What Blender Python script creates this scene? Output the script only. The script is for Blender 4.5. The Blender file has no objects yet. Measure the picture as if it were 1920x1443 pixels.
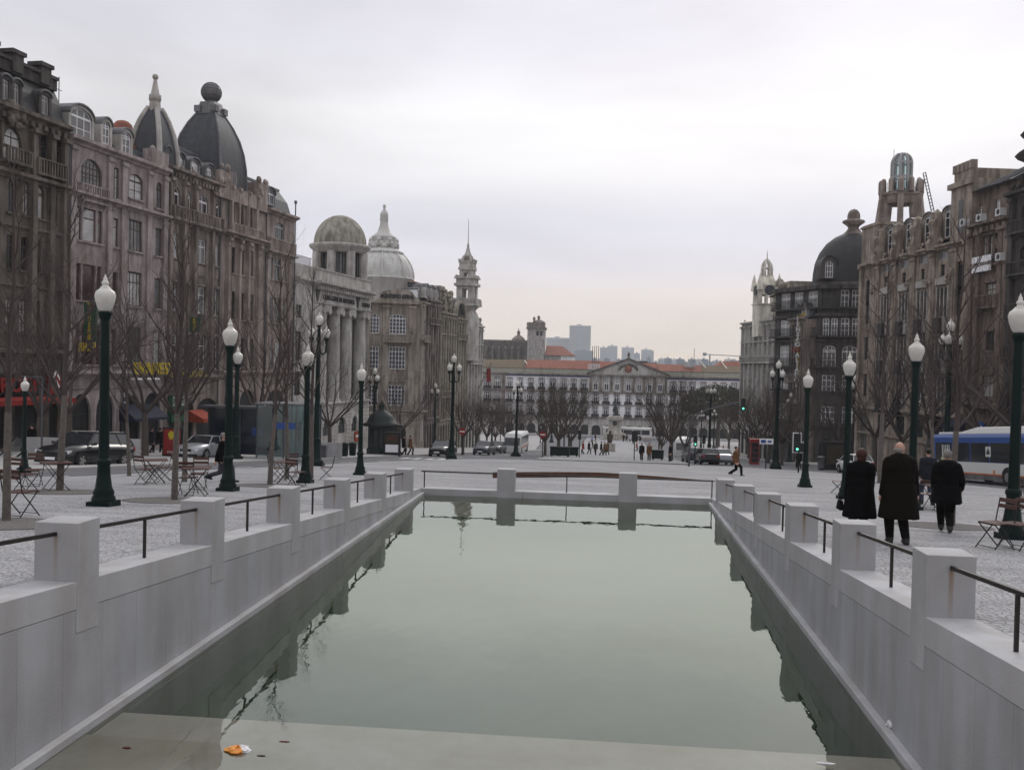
import bpy, bmesh, math, random
from mathutils import Vector, Matrix
R=math.radians; pi=math.pi
sc=bpy.context.scene; C=sc.collection
# ---------------------------------------------------------------- camera
F=1799.54;YAW=.09654;PIT=.02011;ROLL=.02305
cd=bpy.data.cameras.new('camera'); cam=bpy.data.objects.new('camera',cd); C.objects.link(cam); sc.camera=cam
cd.sensor_width=36; cd.lens=36*F/1920; cd.clip_end=9000; cd.clip_start=.05
_r=Vector((math.cos(YAW),math.sin(YAW),0)); _f=Vector((-math.sin(YAW)*math.cos(PIT),math.cos(YAW)*math.cos(PIT),-math.sin(PIT)))
_u=_r.cross(_f); _R=_r*math.cos(ROLL)+_u*math.sin(ROLL); _U=_u*math.cos(ROLL)-_r*math.sin(ROLL)
cam.matrix_world=Matrix(((_R.x,_U.x,-_f.x,0),(_R.y,_U.y,-_f.y,0),(_R.z,_U.z,-_f.z,0),(0,0,0,1)))
# ---------------------------------------------------------------- sky, sun, exposure
SUN_EL,SUN_AZ=R(34),R(14)     # the sun is behind the cloud, ahead and to the right
w=bpy.data.worlds.new('World'); sc.world=w; w.use_nodes=True; nt=w.node_tree; N=nt.nodes; L=nt.links
bg=N['Background']
sky=N.new('ShaderNodeTexSky'); sky.sky_type='NISHITA'; sky.sun_disc=False; sky.sun_elevation=SUN_EL; sky.sun_rotation=SUN_AZ; sky.dust_density=4; sky.air_density=1.5
tc=N.new('ShaderNodeTexCoord'); sep=N.new('ShaderNodeSeparateXYZ'); L.new(tc.outputs['Generated'],sep.inputs[0])
mp=N.new('ShaderNodeMapping'); mp.inputs['Scale'].default_value=(1,1,3.6); L.new(tc.outputs['Generated'],mp.inputs[0])
nz=N.new('ShaderNodeTexNoise'); nz.inputs['Scale'].default_value=2.1; nz.inputs['Detail'].default_value=6; nz.inputs['Roughness'].default_value=.5; nz.inputs['Distortion'].default_value=.35; L.new(mp.outputs[0],nz.inputs['Vector'])
nr=N.new('ShaderNodeMapRange'); L.new(nz.outputs['Fac'],nr.inputs[0]); nr.inputs[1].default_value=.3; nr.inputs[2].default_value=.7; nr.inputs[3].default_value=.84; nr.inputs[4].default_value=1.13
hr=N.new('ShaderNodeValToRGB'); L.new(sep.outputs['Z'],hr.inputs[0])       # cloud layers by height: warm low band, bluish layer, bright sheet, greyer overhead
e=hr.color_ramp.elements; e[0].position=0; e[0].color=(.92,.77,.63,1); e[1].position=.75; e[1].color=(1.15,1.15,1.2,1)
for p_,c_ in ((.03,(.87,.785,.71)),(.062,(.83,.76,.735)),(.105,(.72,.71,.775)),(.145,(.69,.695,.78)),(.19,(.79,.785,.82)),(.25,(.875,.87,.90)),(.32,(.775,.77,.85)),(.385,(.67,.66,.735)),(.5,(.9,.9,.96))):
    q=e.new(p_); q.color=(*c_,1)
sdv=(math.sin(SUN_AZ)*math.cos(SUN_EL*.55),math.cos(SUN_AZ)*math.cos(SUN_EL*.55),math.sin(SUN_EL*.55))
dt=N.new('ShaderNodeVectorMath'); dt.operation='DOT_PRODUCT'; L.new(tc.outputs['Generated'],dt.inputs[0]); dt.inputs[1].default_value=sdv
gr_=N.new('ShaderNodeMapRange'); L.new(dt.outputs['Value'],gr_.inputs[0]); gr_.inputs[1].default_value=.78; gr_.inputs[2].default_value=1.; gr_.inputs[3].default_value=.84; gr_.inputs[4].default_value=1.04
mm=N.new('ShaderNodeMath'); mm.operation='MULTIPLY'; L.new(nr.outputs[0],mm.inputs[0]); L.new(gr_.outputs[0],mm.inputs[1])
m10=N.new('ShaderNodeMath'); m10.operation='MULTIPLY'; m10.inputs[1].default_value=9.15; L.new(mm.outputs[0],m10.inputs[0])
mu=N.new('ShaderNodeVectorMath'); mu.operation='SCALE'; L.new(hr.outputs[0],mu.inputs[0]); L.new(m10.outputs[0],mu.inputs['Scale'])
mx=N.new('ShaderNodeMix'); mx.data_type='RGBA'; mx.inputs[0].default_value=.97
L.new(sky.outputs[0],mx.inputs[6]); L.new(mu.outputs[0],mx.inputs[7]); L.new(mx.outputs[2],bg.inputs[0]); bg.inputs[1].default_value=.1
sd=bpy.data.lights.new('sun','SUN'); sd.energy=.8; sd.angle=R(22); sd.color=(1,.95,.88)
so=bpy.data.objects.new('sun',sd); C.objects.link(so)
so.rotation_euler=Vector((-math.sin(SUN_AZ)*math.cos(SUN_EL),-math.cos(SUN_AZ)*math.cos(SUN_EL),-math.sin(SUN_EL))).to_track_quat('-Z','Y').to_euler()
sc.view_settings.view_transform='Standard'; sc.view_settings.look='None'; sc.view_settings.exposure=.27; sc.view_settings.gamma=1
sc.cycles.max_bounces=6; sc.cycles.diffuse_bounces=3; sc.cycles.glossy_bounces=3; sc.cycles.transparent_max_bounces=8
sc.cycles.volume_bounces=1; sc.cycles.caustics_reflective=False; sc.cycles.caustics_refractive=False

# ---------------------------------------------------------------- geometry of the place
def G(y):
    if y<170: return -(1.66+.077*y)
    return -(14.75+.036*(y-170)) if y<300 else -19.43
def ray(px,py):
    a=(px-960)/F;b=(py-721.5)/F; c,s=math.cos(ROLL),math.sin(ROLL)
    x=a*c+b*s; u=a*s-b*c
    yc=math.cos(PIT)+u*math.sin(PIT); zc=-math.sin(PIT)+u*math.cos(PIT)
    return x*math.cos(YAW)-yc*math.sin(YAW), x*math.sin(YAW)+yc*math.cos(YAW), zc
def atY(px,py,Y):
    r=ray(px,py); t=Y/r[1]; return Vector((r[0]*t,Y,r[2]*t))
def gp(px,py):                      # where a pixel meets the sloping ground
    r=ray(px,py); y=1.
    while r[2]/r[1]*y>G(y) and y<600: y+=.02
    return Vector((r[0]/r[1]*y,y,G(y)))
def gpd(px,Y,py=850):               # on the ground at distance Y below a pixel column
    p=atY(px,py,Y); return Vector((p.x,Y,G(Y)))
def Pj(x,y,z):
    xc=x*math.cos(YAW)+y*math.sin(YAW); yc=-x*math.sin(YAW)+y*math.cos(YAW)
    d=yc*math.cos(PIT)-z*math.sin(PIT); u=z*math.cos(PIT)+yc*math.sin(PIT)
    a=xc/d;b=-u/d;c,s=math.cos(ROLL),math.sin(ROLL)
    return 960+F*(a*c-b*s), 721.5+F*(a*s+b*c)

# ---------------------------------------------------------------- mesh helper
class MB:
    def __init__(s): s.v=[];s.f=[];s.m=[];s.s=[]
    def poly(s,pts,m=0,sm=False):
        n=len(s.v); s.v+= [tuple(p) for p in pts]; s.f.append(tuple(range(n,n+len(pts)))); s.m.append(m); s.s.append(sm)
    def grid(s,rows,m=0,sm=True,closed=False):     # rows of equal length
        n=len(s.v); k=len(rows[0])
        for r_ in rows: s.v+=[tuple(p) for p in r_]
        for i in range(len(rows)-1):
            for j in range(k if closed else k-1):
                a=n+i*k+j; b=n+i*k+(j+1)%k
                s.f.append((a,b,b+k,a+k)); s.m.append(m); s.s.append(sm)
    def box(s,x0,x1,y0,y1,z0,z1,m=0):
        if x0>x1:x0,x1=x1,x0
        if y0>y1:y0,y1=y1,y0
        if z0>z1:z0,z1=z1,z0
        n=len(s.v); s.v+=[(x0,y0,z0),(x1,y0,z0),(x1,y1,z0),(x0,y1,z0),(x0,y0,z1),(x1,y0,z1),(x1,y1,z1),(x0,y1,z1)]
        for q in ((0,3,2,1),(4,5,6,7),(0,1,5,4),(1,2,6,5),(2,3,7,6),(3,0,4,7)):
            s.f.append(tuple(n+i for i in q)); s.m.append(m); s.s.append(False)
        return s
    def hexa(s,p,m=0):                              # 8 corners, bottom ring then top ring
        n=len(s.v); s.v+=[tuple(q) for q in p]
        for q in ((0,3,2,1),(4,5,6,7),(0,1,5,4),(1,2,6,5),(2,3,7,6),(3,0,4,7)):
            s.f.append(tuple(n+i for i in q)); s.m.append(m); s.s.append(False)
    def prism(s,poly,y0,y1,m=0,axis='y'):           # poly in (x,z) pushed along y (or (x,y) along z, (y,z) along x)
        def P3(a,b,c): return (a,c,b) if axis=='y' else ((a,b,c) if axis=='z' else (c,a,b))
        n=len(s.v); k=len(poly)
        s.v+=[P3(a,b,y0) for a,b in poly]+[P3(a,b,y1) for a,b in poly]
        s.f+=[tuple(range(n,n+k)),tuple(range(n+2*k-1,n+k-1,-1))]; s.m+=[m,m]; s.s+=[False,False]
        for i in range(k):
            j=(i+1)%k; s.f.append((n+j,n+i,n+k+i,n+k+j)); s.m.append(m); s.s.append(False)
    def tube(s,pts,r0,r1=None,n=6,m=0,cap=True,sm=True):
        pts=[Vector(p) for p in pts]; r1=r0 if r1 is None else r1; K=len(pts); rows=[]; up=None
        for i,p in enumerate(pts):
            d=(pts[min(i+1,K-1)]-pts[max(i-1,0)]); d=d.normalized() if d.length>0 else Vector((0,0,1))
            if up is None: up=d.orthogonal().normalized()
            a=(up-d*up.dot(d)); a=a.normalized() if a.length>1e-6 else d.orthogonal().normalized(); up=a; b=d.cross(a)
            rr=(r0+(r1-r0)*i/(K-1)) if not isinstance(r0,(list,tuple)) else r0[i]
            rows.append([p+a*(rr*math.cos(2*pi*j/n))+b*(rr*math.sin(2*pi*j/n)) for j in range(n)])
        s.grid(rows,m,sm,closed=True)
        if cap: s.poly(rows[0][::-1],m); s.poly(rows[-1],m)
    def lathe(s,prof,n=12,cx=0,cy=0,m=0,sm=True,a0=0,a1=None,rib=0,sx=1,sy=1):
        full=a1 is None; a1=2*pi if full else a1; K=n if full else n+1
        rows=[[(cx+sx*r_*(1-(rib if j%2 else 0))*math.cos(a0+(a1-a0)*j/n),cy+sy*r_*(1-(rib if j%2 else 0))*math.sin(a0+(a1-a0)*j/n),z) for j in range(K)] for r_,z in prof]
        s.grid(rows,m,sm,closed=full)
    def ball(s,c,r,m=0,n=10,k=6,sx=1,sy=1,sz=1):
        rows=[]
        for i in range(k+1):
            t=-pi/2+pi*i/k; rr=max(r*math.cos(t),r*.01)
            rows.append([(c[0]+sx*rr*math.cos(2*pi*j/n),c[1]+sy*rr*math.sin(2*pi*j/n),c[2]+sz*r*math.sin(t)) for j in range(n)])
        s.grid(rows,m,True,closed=True)
    def mesh(s,name,mats):
        me=bpy.data.meshes.new(name); me.from_pydata(s.v,[],s.f)
        for q in (mats if isinstance(mats,(list,tuple)) else [mats]): me.materials.append(M[q] if isinstance(q,str) else q)
        me.polygons.foreach_set('material_index',s.m); me.polygons.foreach_set('use_smooth',s.s); me.update(); return me
    def build(s,name,mats,parent=None,loc=None,rz=0):
        return link(s.mesh(name,mats),name,parent,loc,rz)
def link(me,name,parent=None,loc=None,rz=0):
    o=bpy.data.objects.new(name,me); C.objects.link(o)
    if parent: o.parent=parent
    if loc is not None: o.location=loc
    if rz: o.rotation_euler=(0,0,rz)
    return o
def tag(o,label=None,cat=None,group=None,kind=None):
    for k,v in (('label',label),('category',cat),('group',group),('kind',kind)):
        if v: o[k]=v
    return o
def thing(name,loc,label,cat,rz=0,group=None):
    return tag(link(None,name,None,loc,rz),label,cat,group)
def clone(root,loc,rz=0,label=None,scale=None,group=None):
    def cp(o,par):
        c=o.copy(); C.objects.link(c); c.parent=par
        for ch in KIDS.get(o.name,[]): cp(ch,c)
        return c
    if root.name not in KIDS: index(root)
    c=cp(root,None); c.location=loc; c.rotation_euler=(0,0,rz)
    if label: c['label']=label
    if group: c['group']=group
    if scale: c.scale=(scale,)*3 if not isinstance(scale,tuple) else scale
    return c
KIDS={}
def index(root):
    allo=list(C.objects); by={}
    for o in allo:
        if o.parent: by.setdefault(o.parent.name,[]).append(o)
    def rec(o):
        KIDS[o.name]=by.get(o.name,[])
        for ch in KIDS[o.name]: rec(ch)
    rec(root)

# ---------------------------------------------------------------- materials
M={}
def mat(name,col,rough=.8,var=.25,scale=3.,streak=0.,bump=0.,bscale=40.,metal=0.,spec=.3,fine=0.,hue=None,coord='Object',emit=0):
    m=bpy.data.materials.new(name); m.use_nodes=True; M[name]=m; n=m.node_tree.nodes; l=m.node_tree.links
    b=n['Principled BSDF']; b.inputs['Roughness'].default_value=rough; b.inputs['Metallic'].default_value=metal; b.inputs['Specular IOR Level'].default_value=spec
    if emit: b.inputs['Emission Color'].default_value=(*col,1); b.inputs['Emission Strength'].default_value=emit
    if var or streak or bump or fine:
        t=n.new('ShaderNodeTexCoord')
    last=None
    def rgb(f): return tuple(max(0,min(1,c*f)) for c in col)
    if var:
        x=n.new('ShaderNodeTexNoise'); x.inputs['Scale'].default_value=scale; x.inputs['Detail'].default_value=6; x.inputs['Roughness'].default_value=.62; l.new(t.outputs[coord],x.inputs['Vector'])
        r_=n.new('ShaderNodeValToRGB'); l.new(x.outputs['Fac'],r_.inputs[0]); r_.color_ramp.elements[0].position=.3; r_.color_ramp.elements[1].position=.7
        c2=hue or rgb(1-var); r_.color_ramp.elements[0].color=(*c2,1); r_.color_ramp.elements[1].color=(*rgb(1+var*.6),1); last=r_.outputs[0]
    if streak:
        mp=n.new('ShaderNodeMapping'); mp.inputs['Scale'].default_value=(1.1,1.1,.2); l.new(t.outputs[coord],mp.inputs[0])
        x=n.new('ShaderNodeTexNoise'); x.inputs['Scale'].default_value=1.7; x.inputs['Detail'].default_value=5; l.new(mp.outputs[0],x.inputs['Vector'])
        r_=n.new('ShaderNodeValToRGB'); l.new(x.outputs['Fac'],r_.inputs[0]); r_.color_ramp.elements[0].position=.38; r_.color_ramp.elements[1].position=.6
        g=1-streak; r_.color_ramp.elements[0].color=(g,g*.97,g*.93,1); r_.color_ramp.elements[1].color=(1,1,1,1)
        k=n.new('ShaderNodeMix'); k.data_type='RGBA'; k.blend_type='MULTIPLY'; k.inputs[0].default_value=1
        if last: l.new(last,k.inputs[6])
        else: k.inputs[6].default_value=(*col,1)
        l.new(r_.outputs[0],k.inputs[7]); last=k.outputs[2]
    if fine:
        x=n.new('ShaderNodeTexNoise'); x.inputs['Scale'].default_value=160; x.inputs['Detail'].default_value=2; l.new(t.outputs[coord],x.inputs['Vector'])
        r_=n.new('ShaderNodeValToRGB'); l.new(x.outputs['Fac'],r_.inputs[0]); r_.color_ramp.elements[0].position=.35; r_.color_ramp.elements[1].position=.65
        r_.color_ramp.elements[0].color=(1-fine,)*3+(1,); r_.color_ramp.elements[1].color=(1,1,1,1)
        k=n.new('ShaderNodeMix'); k.data_type='RGBA'; k.blend_type='MULTIPLY'; k.inputs[0].default_value=1
        if last: l.new(last,k.inputs[6])
        else: k.inputs[6].default_value=(*col,1)
        l.new(r_.outputs[0],k.inputs[7]); last=k.outputs[2]
    if last: l.new(last,b.inputs['Base Color'])
    else: b.inputs['Base Color'].default_value=(*col,1)
    if bump:
        x=n.new('ShaderNodeTexNoise'); x.inputs['Scale'].default_value=bscale; x.inputs['Detail'].default_value=4; l.new(t.outputs[coord],x.inputs['Vector'])
        bp=n.new('ShaderNodeBump'); bp.inputs['Strength'].default_value=bump; bp.inputs['Distance'].default_value=.03; l.new(x.outputs['Fac'],bp.inputs['Height']); l.new(bp.outputs[0],b.inputs['Normal'])
    return m
def brickmul(m,sx,sz,dark=.75,mortar=.012,axes='xz',offset=.5,strength=.5,squash=1.):
    """courses of stone: a brick pattern in the (x,z) or (y,z) plane multiplied into the colour"""
    n=m.node_tree.nodes; l=m.node_tree.links; b=n['Principled BSDF']
    t=n.new('ShaderNodeTexCoord'); s=n.new('ShaderNodeSeparateXYZ'); c=n.new('ShaderNodeCombineXYZ'); l.new(t.outputs['Object'],s.inputs[0])
    A={'x':'X','y':'Y','z':'Z'}; l.new(s.outputs[A[axes[0]]],c.inputs['X']); l.new(s.outputs[A[axes[1]]],c.inputs['Y'])
    k=n.new('ShaderNodeTexBrick'); l.new(c.outputs[0],k.inputs['Vector']); k.inputs['Scale'].default_value=1; k.inputs['Brick Width'].default_value=sx; k.inputs['Row Height'].default_value=sz
    k.inputs['Mortar Size'].default_value=mortar; k.inputs['Mortar Smooth'].default_value=.3; k.offset=offset
    k.inputs['Color1'].default_value=(1,1,1,1); k.inputs['Color2'].default_value=(.86,.86,.88,1); k.inputs['Mortar'].default_value=(1-dark,)*3+(1,)
    x=n.new('ShaderNodeMix'); x.data_type='RGBA'; x.blend_type='MULTIPLY'; x.inputs[0].default_value=strength
    lk=b.inputs['Base Color'].links
    if lk: l.new(lk[0].from_socket,x.inputs[6])
    else: x.inputs[6].default_value=b.inputs['Base Color'].default_value
    l.new(k.outputs['Color'],x.inputs[7]); l.new(x.outputs[2],b.inputs['Base Color'])
mat('granite',(.43,.435,.455),.75,.14,.7,streak=.16,bump=.15,bscale=60,fine=.16); brickmul(M['granite'],.78,30,dark=.5,mortar=.006,axes='yz',offset=0,strength=.5)
mat('granite_plain',(.465,.465,.48),.75,.14,.8,streak=.12,bump=.15,bscale=60,fine=.16)
mat('granite_cross',(.43,.43,.445),.75,.10,1.2,streak=.12,bump=.15,bscale=60,fine=.16); brickmul(M['granite_cross'],1.9,30,dark=.45,mortar=.006,axes='xz',offset=0,strength=.7)
mat('rail_iron',(.035,.028,.026),.5,.3,8,metal=.3)
mat('lamp_green',(.003,.012,.010),.5,.25,6,spec=.16)
mat('bark',(.085,.072,.062),.9,.35,9,bump=.4,bscale=30)
mat('bark_pale',(.125,.108,.095),.9,.35,9,bump=.3,bscale=30)
mat('twig',(.072,.054,.050),.9,.2,3)
mat('twig_red',(.060,.036,.036),.9,.3,2)
mat('twig_brown',(.085,.068,.055),.9,.25,2)
mat('asphalt',(.115,.115,.125),.85,.2,.6,bump=.2,bscale=80)
mat('pavement',(.33,.32,.315),.85,.15,.5,bump=.2,bscale=30)
mat('soil',(.14,.13,.125),.95,.4,14,bump=.6,bscale=30)
mat('white_line',(.7,.7,.68),.7,.2,4)
mat('slate',(.06,.065,.075),.62,.25,4,streak=.2); brickmul(M['slate'],.35,.22,dark=.4,strength=.5)
mat('slate_dark',(.03,.03,.033),.6,.3,3,streak=.2)
mat('zinc',(.17,.17,.18),.5,.3,2,streak=.3,metal=.2)
mat('tile_red',(.27,.10,.065),.85,.3,2,hue=(.17,.075,.055)); 
mat('tile_old',(.15,.10,.07),.9,.4,1.2,hue=(.10,.095,.055))
mat('roof_moss',(.13,.12,.10),.9,.35,1.5,hue=(.085,.09,.065))
mat('wood_dark',(.07,.045,.035),.6,.2,5)
mat('wood_red',(.09,.03,.03),.6,.2,5)
mat('frame_white',(.80,.80,.82),.5,.1,5)
mat('frame_grey',(.40,.39,.38),.5,.1,5)
mat('frame_green',(.010,.022,.020),.5,.1,5)
mat('black_iron',(.014,.014,.015),.5,0,metal=.2)
mat('pipe',(.075,.075,.085),.5,.2,5)
mat('blind',(.42,.40,.38),.7,.15,4)
mat('ac_white',(.55,.55,.55),.6,.1,4)
mat('red_paint',(.24,.018,.014),.5,.15,2)
mat('red_awning',(.22,.014,.010),.8,.2,3)
mat('orange_awning',(.28,.045,.02),.8,.2,3)
mat('blue_awning',(.008,.010,.030),.8,.2,3)
mat('dark_inside',(.012,.011,.012),.6,.4,1.2)
mat('yellow_letter',(.50,.38,.02),.5,.2,4)
mat('green_sign',(.01,.07,.035),.6,.1,3)
mat('white_letter',(.7,.7,.7),.5,0)
mat('black_letter',(.02,.02,.022),.6,0)
mat('azulejo',(.09,.11,.22),.5,.2,3)
mat('whitewash',(.84,.84,.87),.8,.08,.6,streak=.10)
mat('bronze',(.025,.035,.036),.5,.4,3,metal=.4)
mat('bronze_brown',(.045,.032,.018),.6,.3,3)
mat('limestone',(.42,.40,.36),.8,.25,1.5,streak=.3)
mat('rust_steel',(.085,.042,.024),.8,.35,2)
def glassmat(name,col,rough=.08,spec=.5):
    m=mat(name,col,rough,.45,.9,spec=spec); return m
glassmat('glass',(.022,.023,.027)); glassmat('glass_mid',(.15,.145,.145),.15); glassmat('curtain',(.46,.45,.44),.3); glassmat('glass_red',(.045,.018,.018)); glassmat('glass_blue',(.03,.04,.06))
def stone(name,col,streak=.45,var=.3,hue=None,course=True,dark=.5):
    g_=sum(col)/3; col=tuple((c*.95+g_*.05)*1.85 for c in col); hue=hue and tuple(c*1.75 for c in hue)
    mat(name,col,.85,var,.7,streak=streak,bump=.35,bscale=9,hue=hue)
    if course: brickmul(M[name],1.1,.42,dark=dark,mortar=.012,strength=.35)
stone('stone_dark',(.085,.072,.060),.55)           # first building on the left
stone('stone_pinkish',(.205,.175,.170),.35)
stone('stone_brown',(.150,.125,.110),.6)
stone('stone_tan',(.20,.166,.148),.45)
stone('stone_grey',(.27,.26,.245),.30)
stone('stone_greige',(.20,.175,.150),.45)
stone('stone_lichen',(.20,.18,.15),.45,hue=(.13,.12,.095))
stone('stone_black',(.050,.045,.042),.5)
stone('stone_umber',(.125,.095,.078),.6)
stone('stone_ochre',(.20,.165,.135),.5,hue=(.13,.11,.09))
stone('stone_cream',(.42,.40,.35),.35)
stone('stone_cathedral',(.24,.22,.215),.35)
mat('dome_pale',(.58,.58,.56),.6,.15,1,streak=.15); brickmul(M['dome_pale'],1.2,.5,dark=.35,strength=.4)
mat('dome_stone',(.36,.335,.30),.85,.3,.8,streak=.45,hue=(.25,.25,.19)); brickmul(M['dome_stone'],1.6,.6,dark=.4,strength=.4)
mat('globe_milk',(.62,.60,.55),.25,.12,6,spec=.5)
mat('skin',(.42,.24,.18),.55,.12,20,spec=.4)
mat('coat_black',(.0035,.0035,.004),.95,.3,12,bump=1,bscale=7,spec=.1); mat('coat_brown',(.007,.005,.0035),.95,.3,12,bump=1,bscale=7,spec=.1)
mat('coat_navy',(.010,.011,.018),.9,.3,12); mat('coat_tan',(.12,.055,.022),.9,.25,10); mat('trouser_dark',(.006,.005,.0045),.95,.3,10,bump=1,bscale=9,spec=.1)
mat('trouser_grey',(.055,.056,.065),.9,.25,10); mat('jeans',(.035,.045,.075),.9,.3,10); mat('shoe',(.01,.009,.009),.4,0)
mat('hair_red',(.045,.014,.008),.6,.3,20); mat('hair_grey',(.20,.185,.17),.7,.3,20); mat('hair_dark',(.018,.013,.010),.6,.3,20)
mat('coat_red',(.25,.02,.025),.9,.2,10); mat('coat_white',(.5,.48,.5),.9,.2,10); mat('coat_green',(.03,.045,.025),.9,.2,10); mat('coat_blue',(.15,.25,.42),.9,.2,10)
mat('lips',(.30,.12,.10),.5,0); mat('eye_dark',(.03,.025,.02),.3,0)
mat('car_black',(.005,.005,.008),.2,.0,spec=.6); mat('car_silver',(.42,.43,.45),.3,0,metal=.5,spec=.6); mat('car_white',(.6,.6,.6),.3,0,spec=.6); mat('car_grey',(.07,.075,.085),.3,0,metal=.3)
mat('car_glass',(.02,.022,.026),.06,0,spec=.7); mat('tyre',(.015,.015,.015),.85,0); mat('rim',(.38,.38,.38),.35,0,metal=.8)
mat('headlight',(.55,.56,.58),.15,0,spec=.8); mat('tail_red',(.30,.01,.01),.3,0); mat('indicator',(.6,.18,.03),.3,0)
mat('bus_blue',(.02,.07,.26),.35,.05,2,spec=.5); mat('bus_white',(.62,.62,.60),.4,.05,2); mat('bus_orange',(.45,.13,.04),.5,.05,2)
mat('green_light',(.15,1.,.55),.5,0,emit=1.5)
mat('plastic_orange',(.75,.30,.06),.5,.3,30); mat('plastic_white',(.68,.66,.68),.5,.2,30); mat('leaf_brown',(.10,.03,.02),.9,0)
mat('slat_wood',(.075,.034,.027),.6,.3,12); mat('letter_bronze',(.055,.05,.045),.6,0)
mat('yellow_board',(.26,.20,.03),.6,.2,2)
mat('dark_green',(.006,.012,.010),.6,.2,2)
mat('concrete_pale',(.38,.38,.39),.8,.15,1.5,streak=.15,fine=.1)
mat('evergreen',(.045,.048,.024),.9,.4,3)
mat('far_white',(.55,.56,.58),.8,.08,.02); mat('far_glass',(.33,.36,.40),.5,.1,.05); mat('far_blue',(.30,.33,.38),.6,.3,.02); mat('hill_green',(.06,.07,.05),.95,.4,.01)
# glass that the street shelters are made of
m=bpy.data.materials.new('shelter_glass'); m.use_nodes=True; M['shelter_glass']=m; n=m.node_tree.nodes; l=m.node_tree.links
for q in list(n): 
    if q.type!='OUTPUT_MATERIAL': n.remove(q)
out=n['Material Output']; tr=n.new('ShaderNodeBsdfTransparent'); tr.inputs[0].default_value=(.62,.74,.74,1); gl=n.new('ShaderNodeBsdfGlossy'); gl.inputs['Roughness'].default_value=.05
mxs=n.new('ShaderNodeMixShader'); mxs.inputs[0].default_value=.14; l.new(tr.outputs[0],mxs.inputs[1]); l.new(gl.outputs[0],mxs.inputs[2]); l.new(mxs.outputs[0],out.inputs[0])
# pool water: tinted, mirror-like at a low angle
m=bpy.data.materials.new('pool_water'); m.use_nodes=True; M['pool_water']=m; n=m.node_tree.nodes; l=m.node_tree.links
for q in list(n):
    if q.type!='OUTPUT_MATERIAL': n.remove(q)
out=n['Material Output']; tr=n.new('ShaderNodeBsdfTransparent'); tr.inputs[0].default_value=(.96,.965,.93,1); gl=n.new('ShaderNodeBsdfGlossy'); gl.inputs['Roughness'].default_value=.0; gl.inputs[0].default_value=(.94,.99,.88,1)
fr=n.new('ShaderNodeFresnel'); fr.inputs['IOR'].default_value=1.75; t=n.new('ShaderNodeTexCoord'); mpp=n.new('ShaderNodeMapping'); mpp.inputs['Scale'].default_value=(.9,.35,1); l.new(t.outputs['Object'],mpp.inputs[0])
x=n.new('ShaderNodeTexNoise'); x.inputs['Scale'].default_value=3.5; x.inputs['Detail'].default_value=3; l.new(mpp.outputs[0],x.inputs['Vector'])
bp=n.new('ShaderNodeBump'); bp.inputs['Strength'].default_value=.035; bp.inputs['Distance'].default_value=.1; l.new(x.outputs['Fac'],bp.inputs['Height'])
l.new(bp.outputs[0],gl.inputs['Normal']); l.new(bp.outputs[0],fr.inputs['Normal'])
mxs=n.new('ShaderNodeMixShader'); pwr=n.new('ShaderNodeMath'); pwr.operation='POWER'; pwr.inputs[1].default_value=.82; l.new(fr.outputs[0],pwr.inputs[0]); l.new(pwr.outputs[0],mxs.inputs[0]); l.new(tr.outputs[0],mxs.inputs[1]); l.new(gl.outputs[0],mxs.inputs[2]); l.new(mxs.outputs[0],out.inputs[0])
mat('pool_floor',(.040,.105,.050),.9,.3,.3,hue=(.008,.035,.013),fine=.15); mat('pool_step',(.74,.70,.66),.9,.12,.8,hue=(.52,.46,.35),fine=.15)
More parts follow.
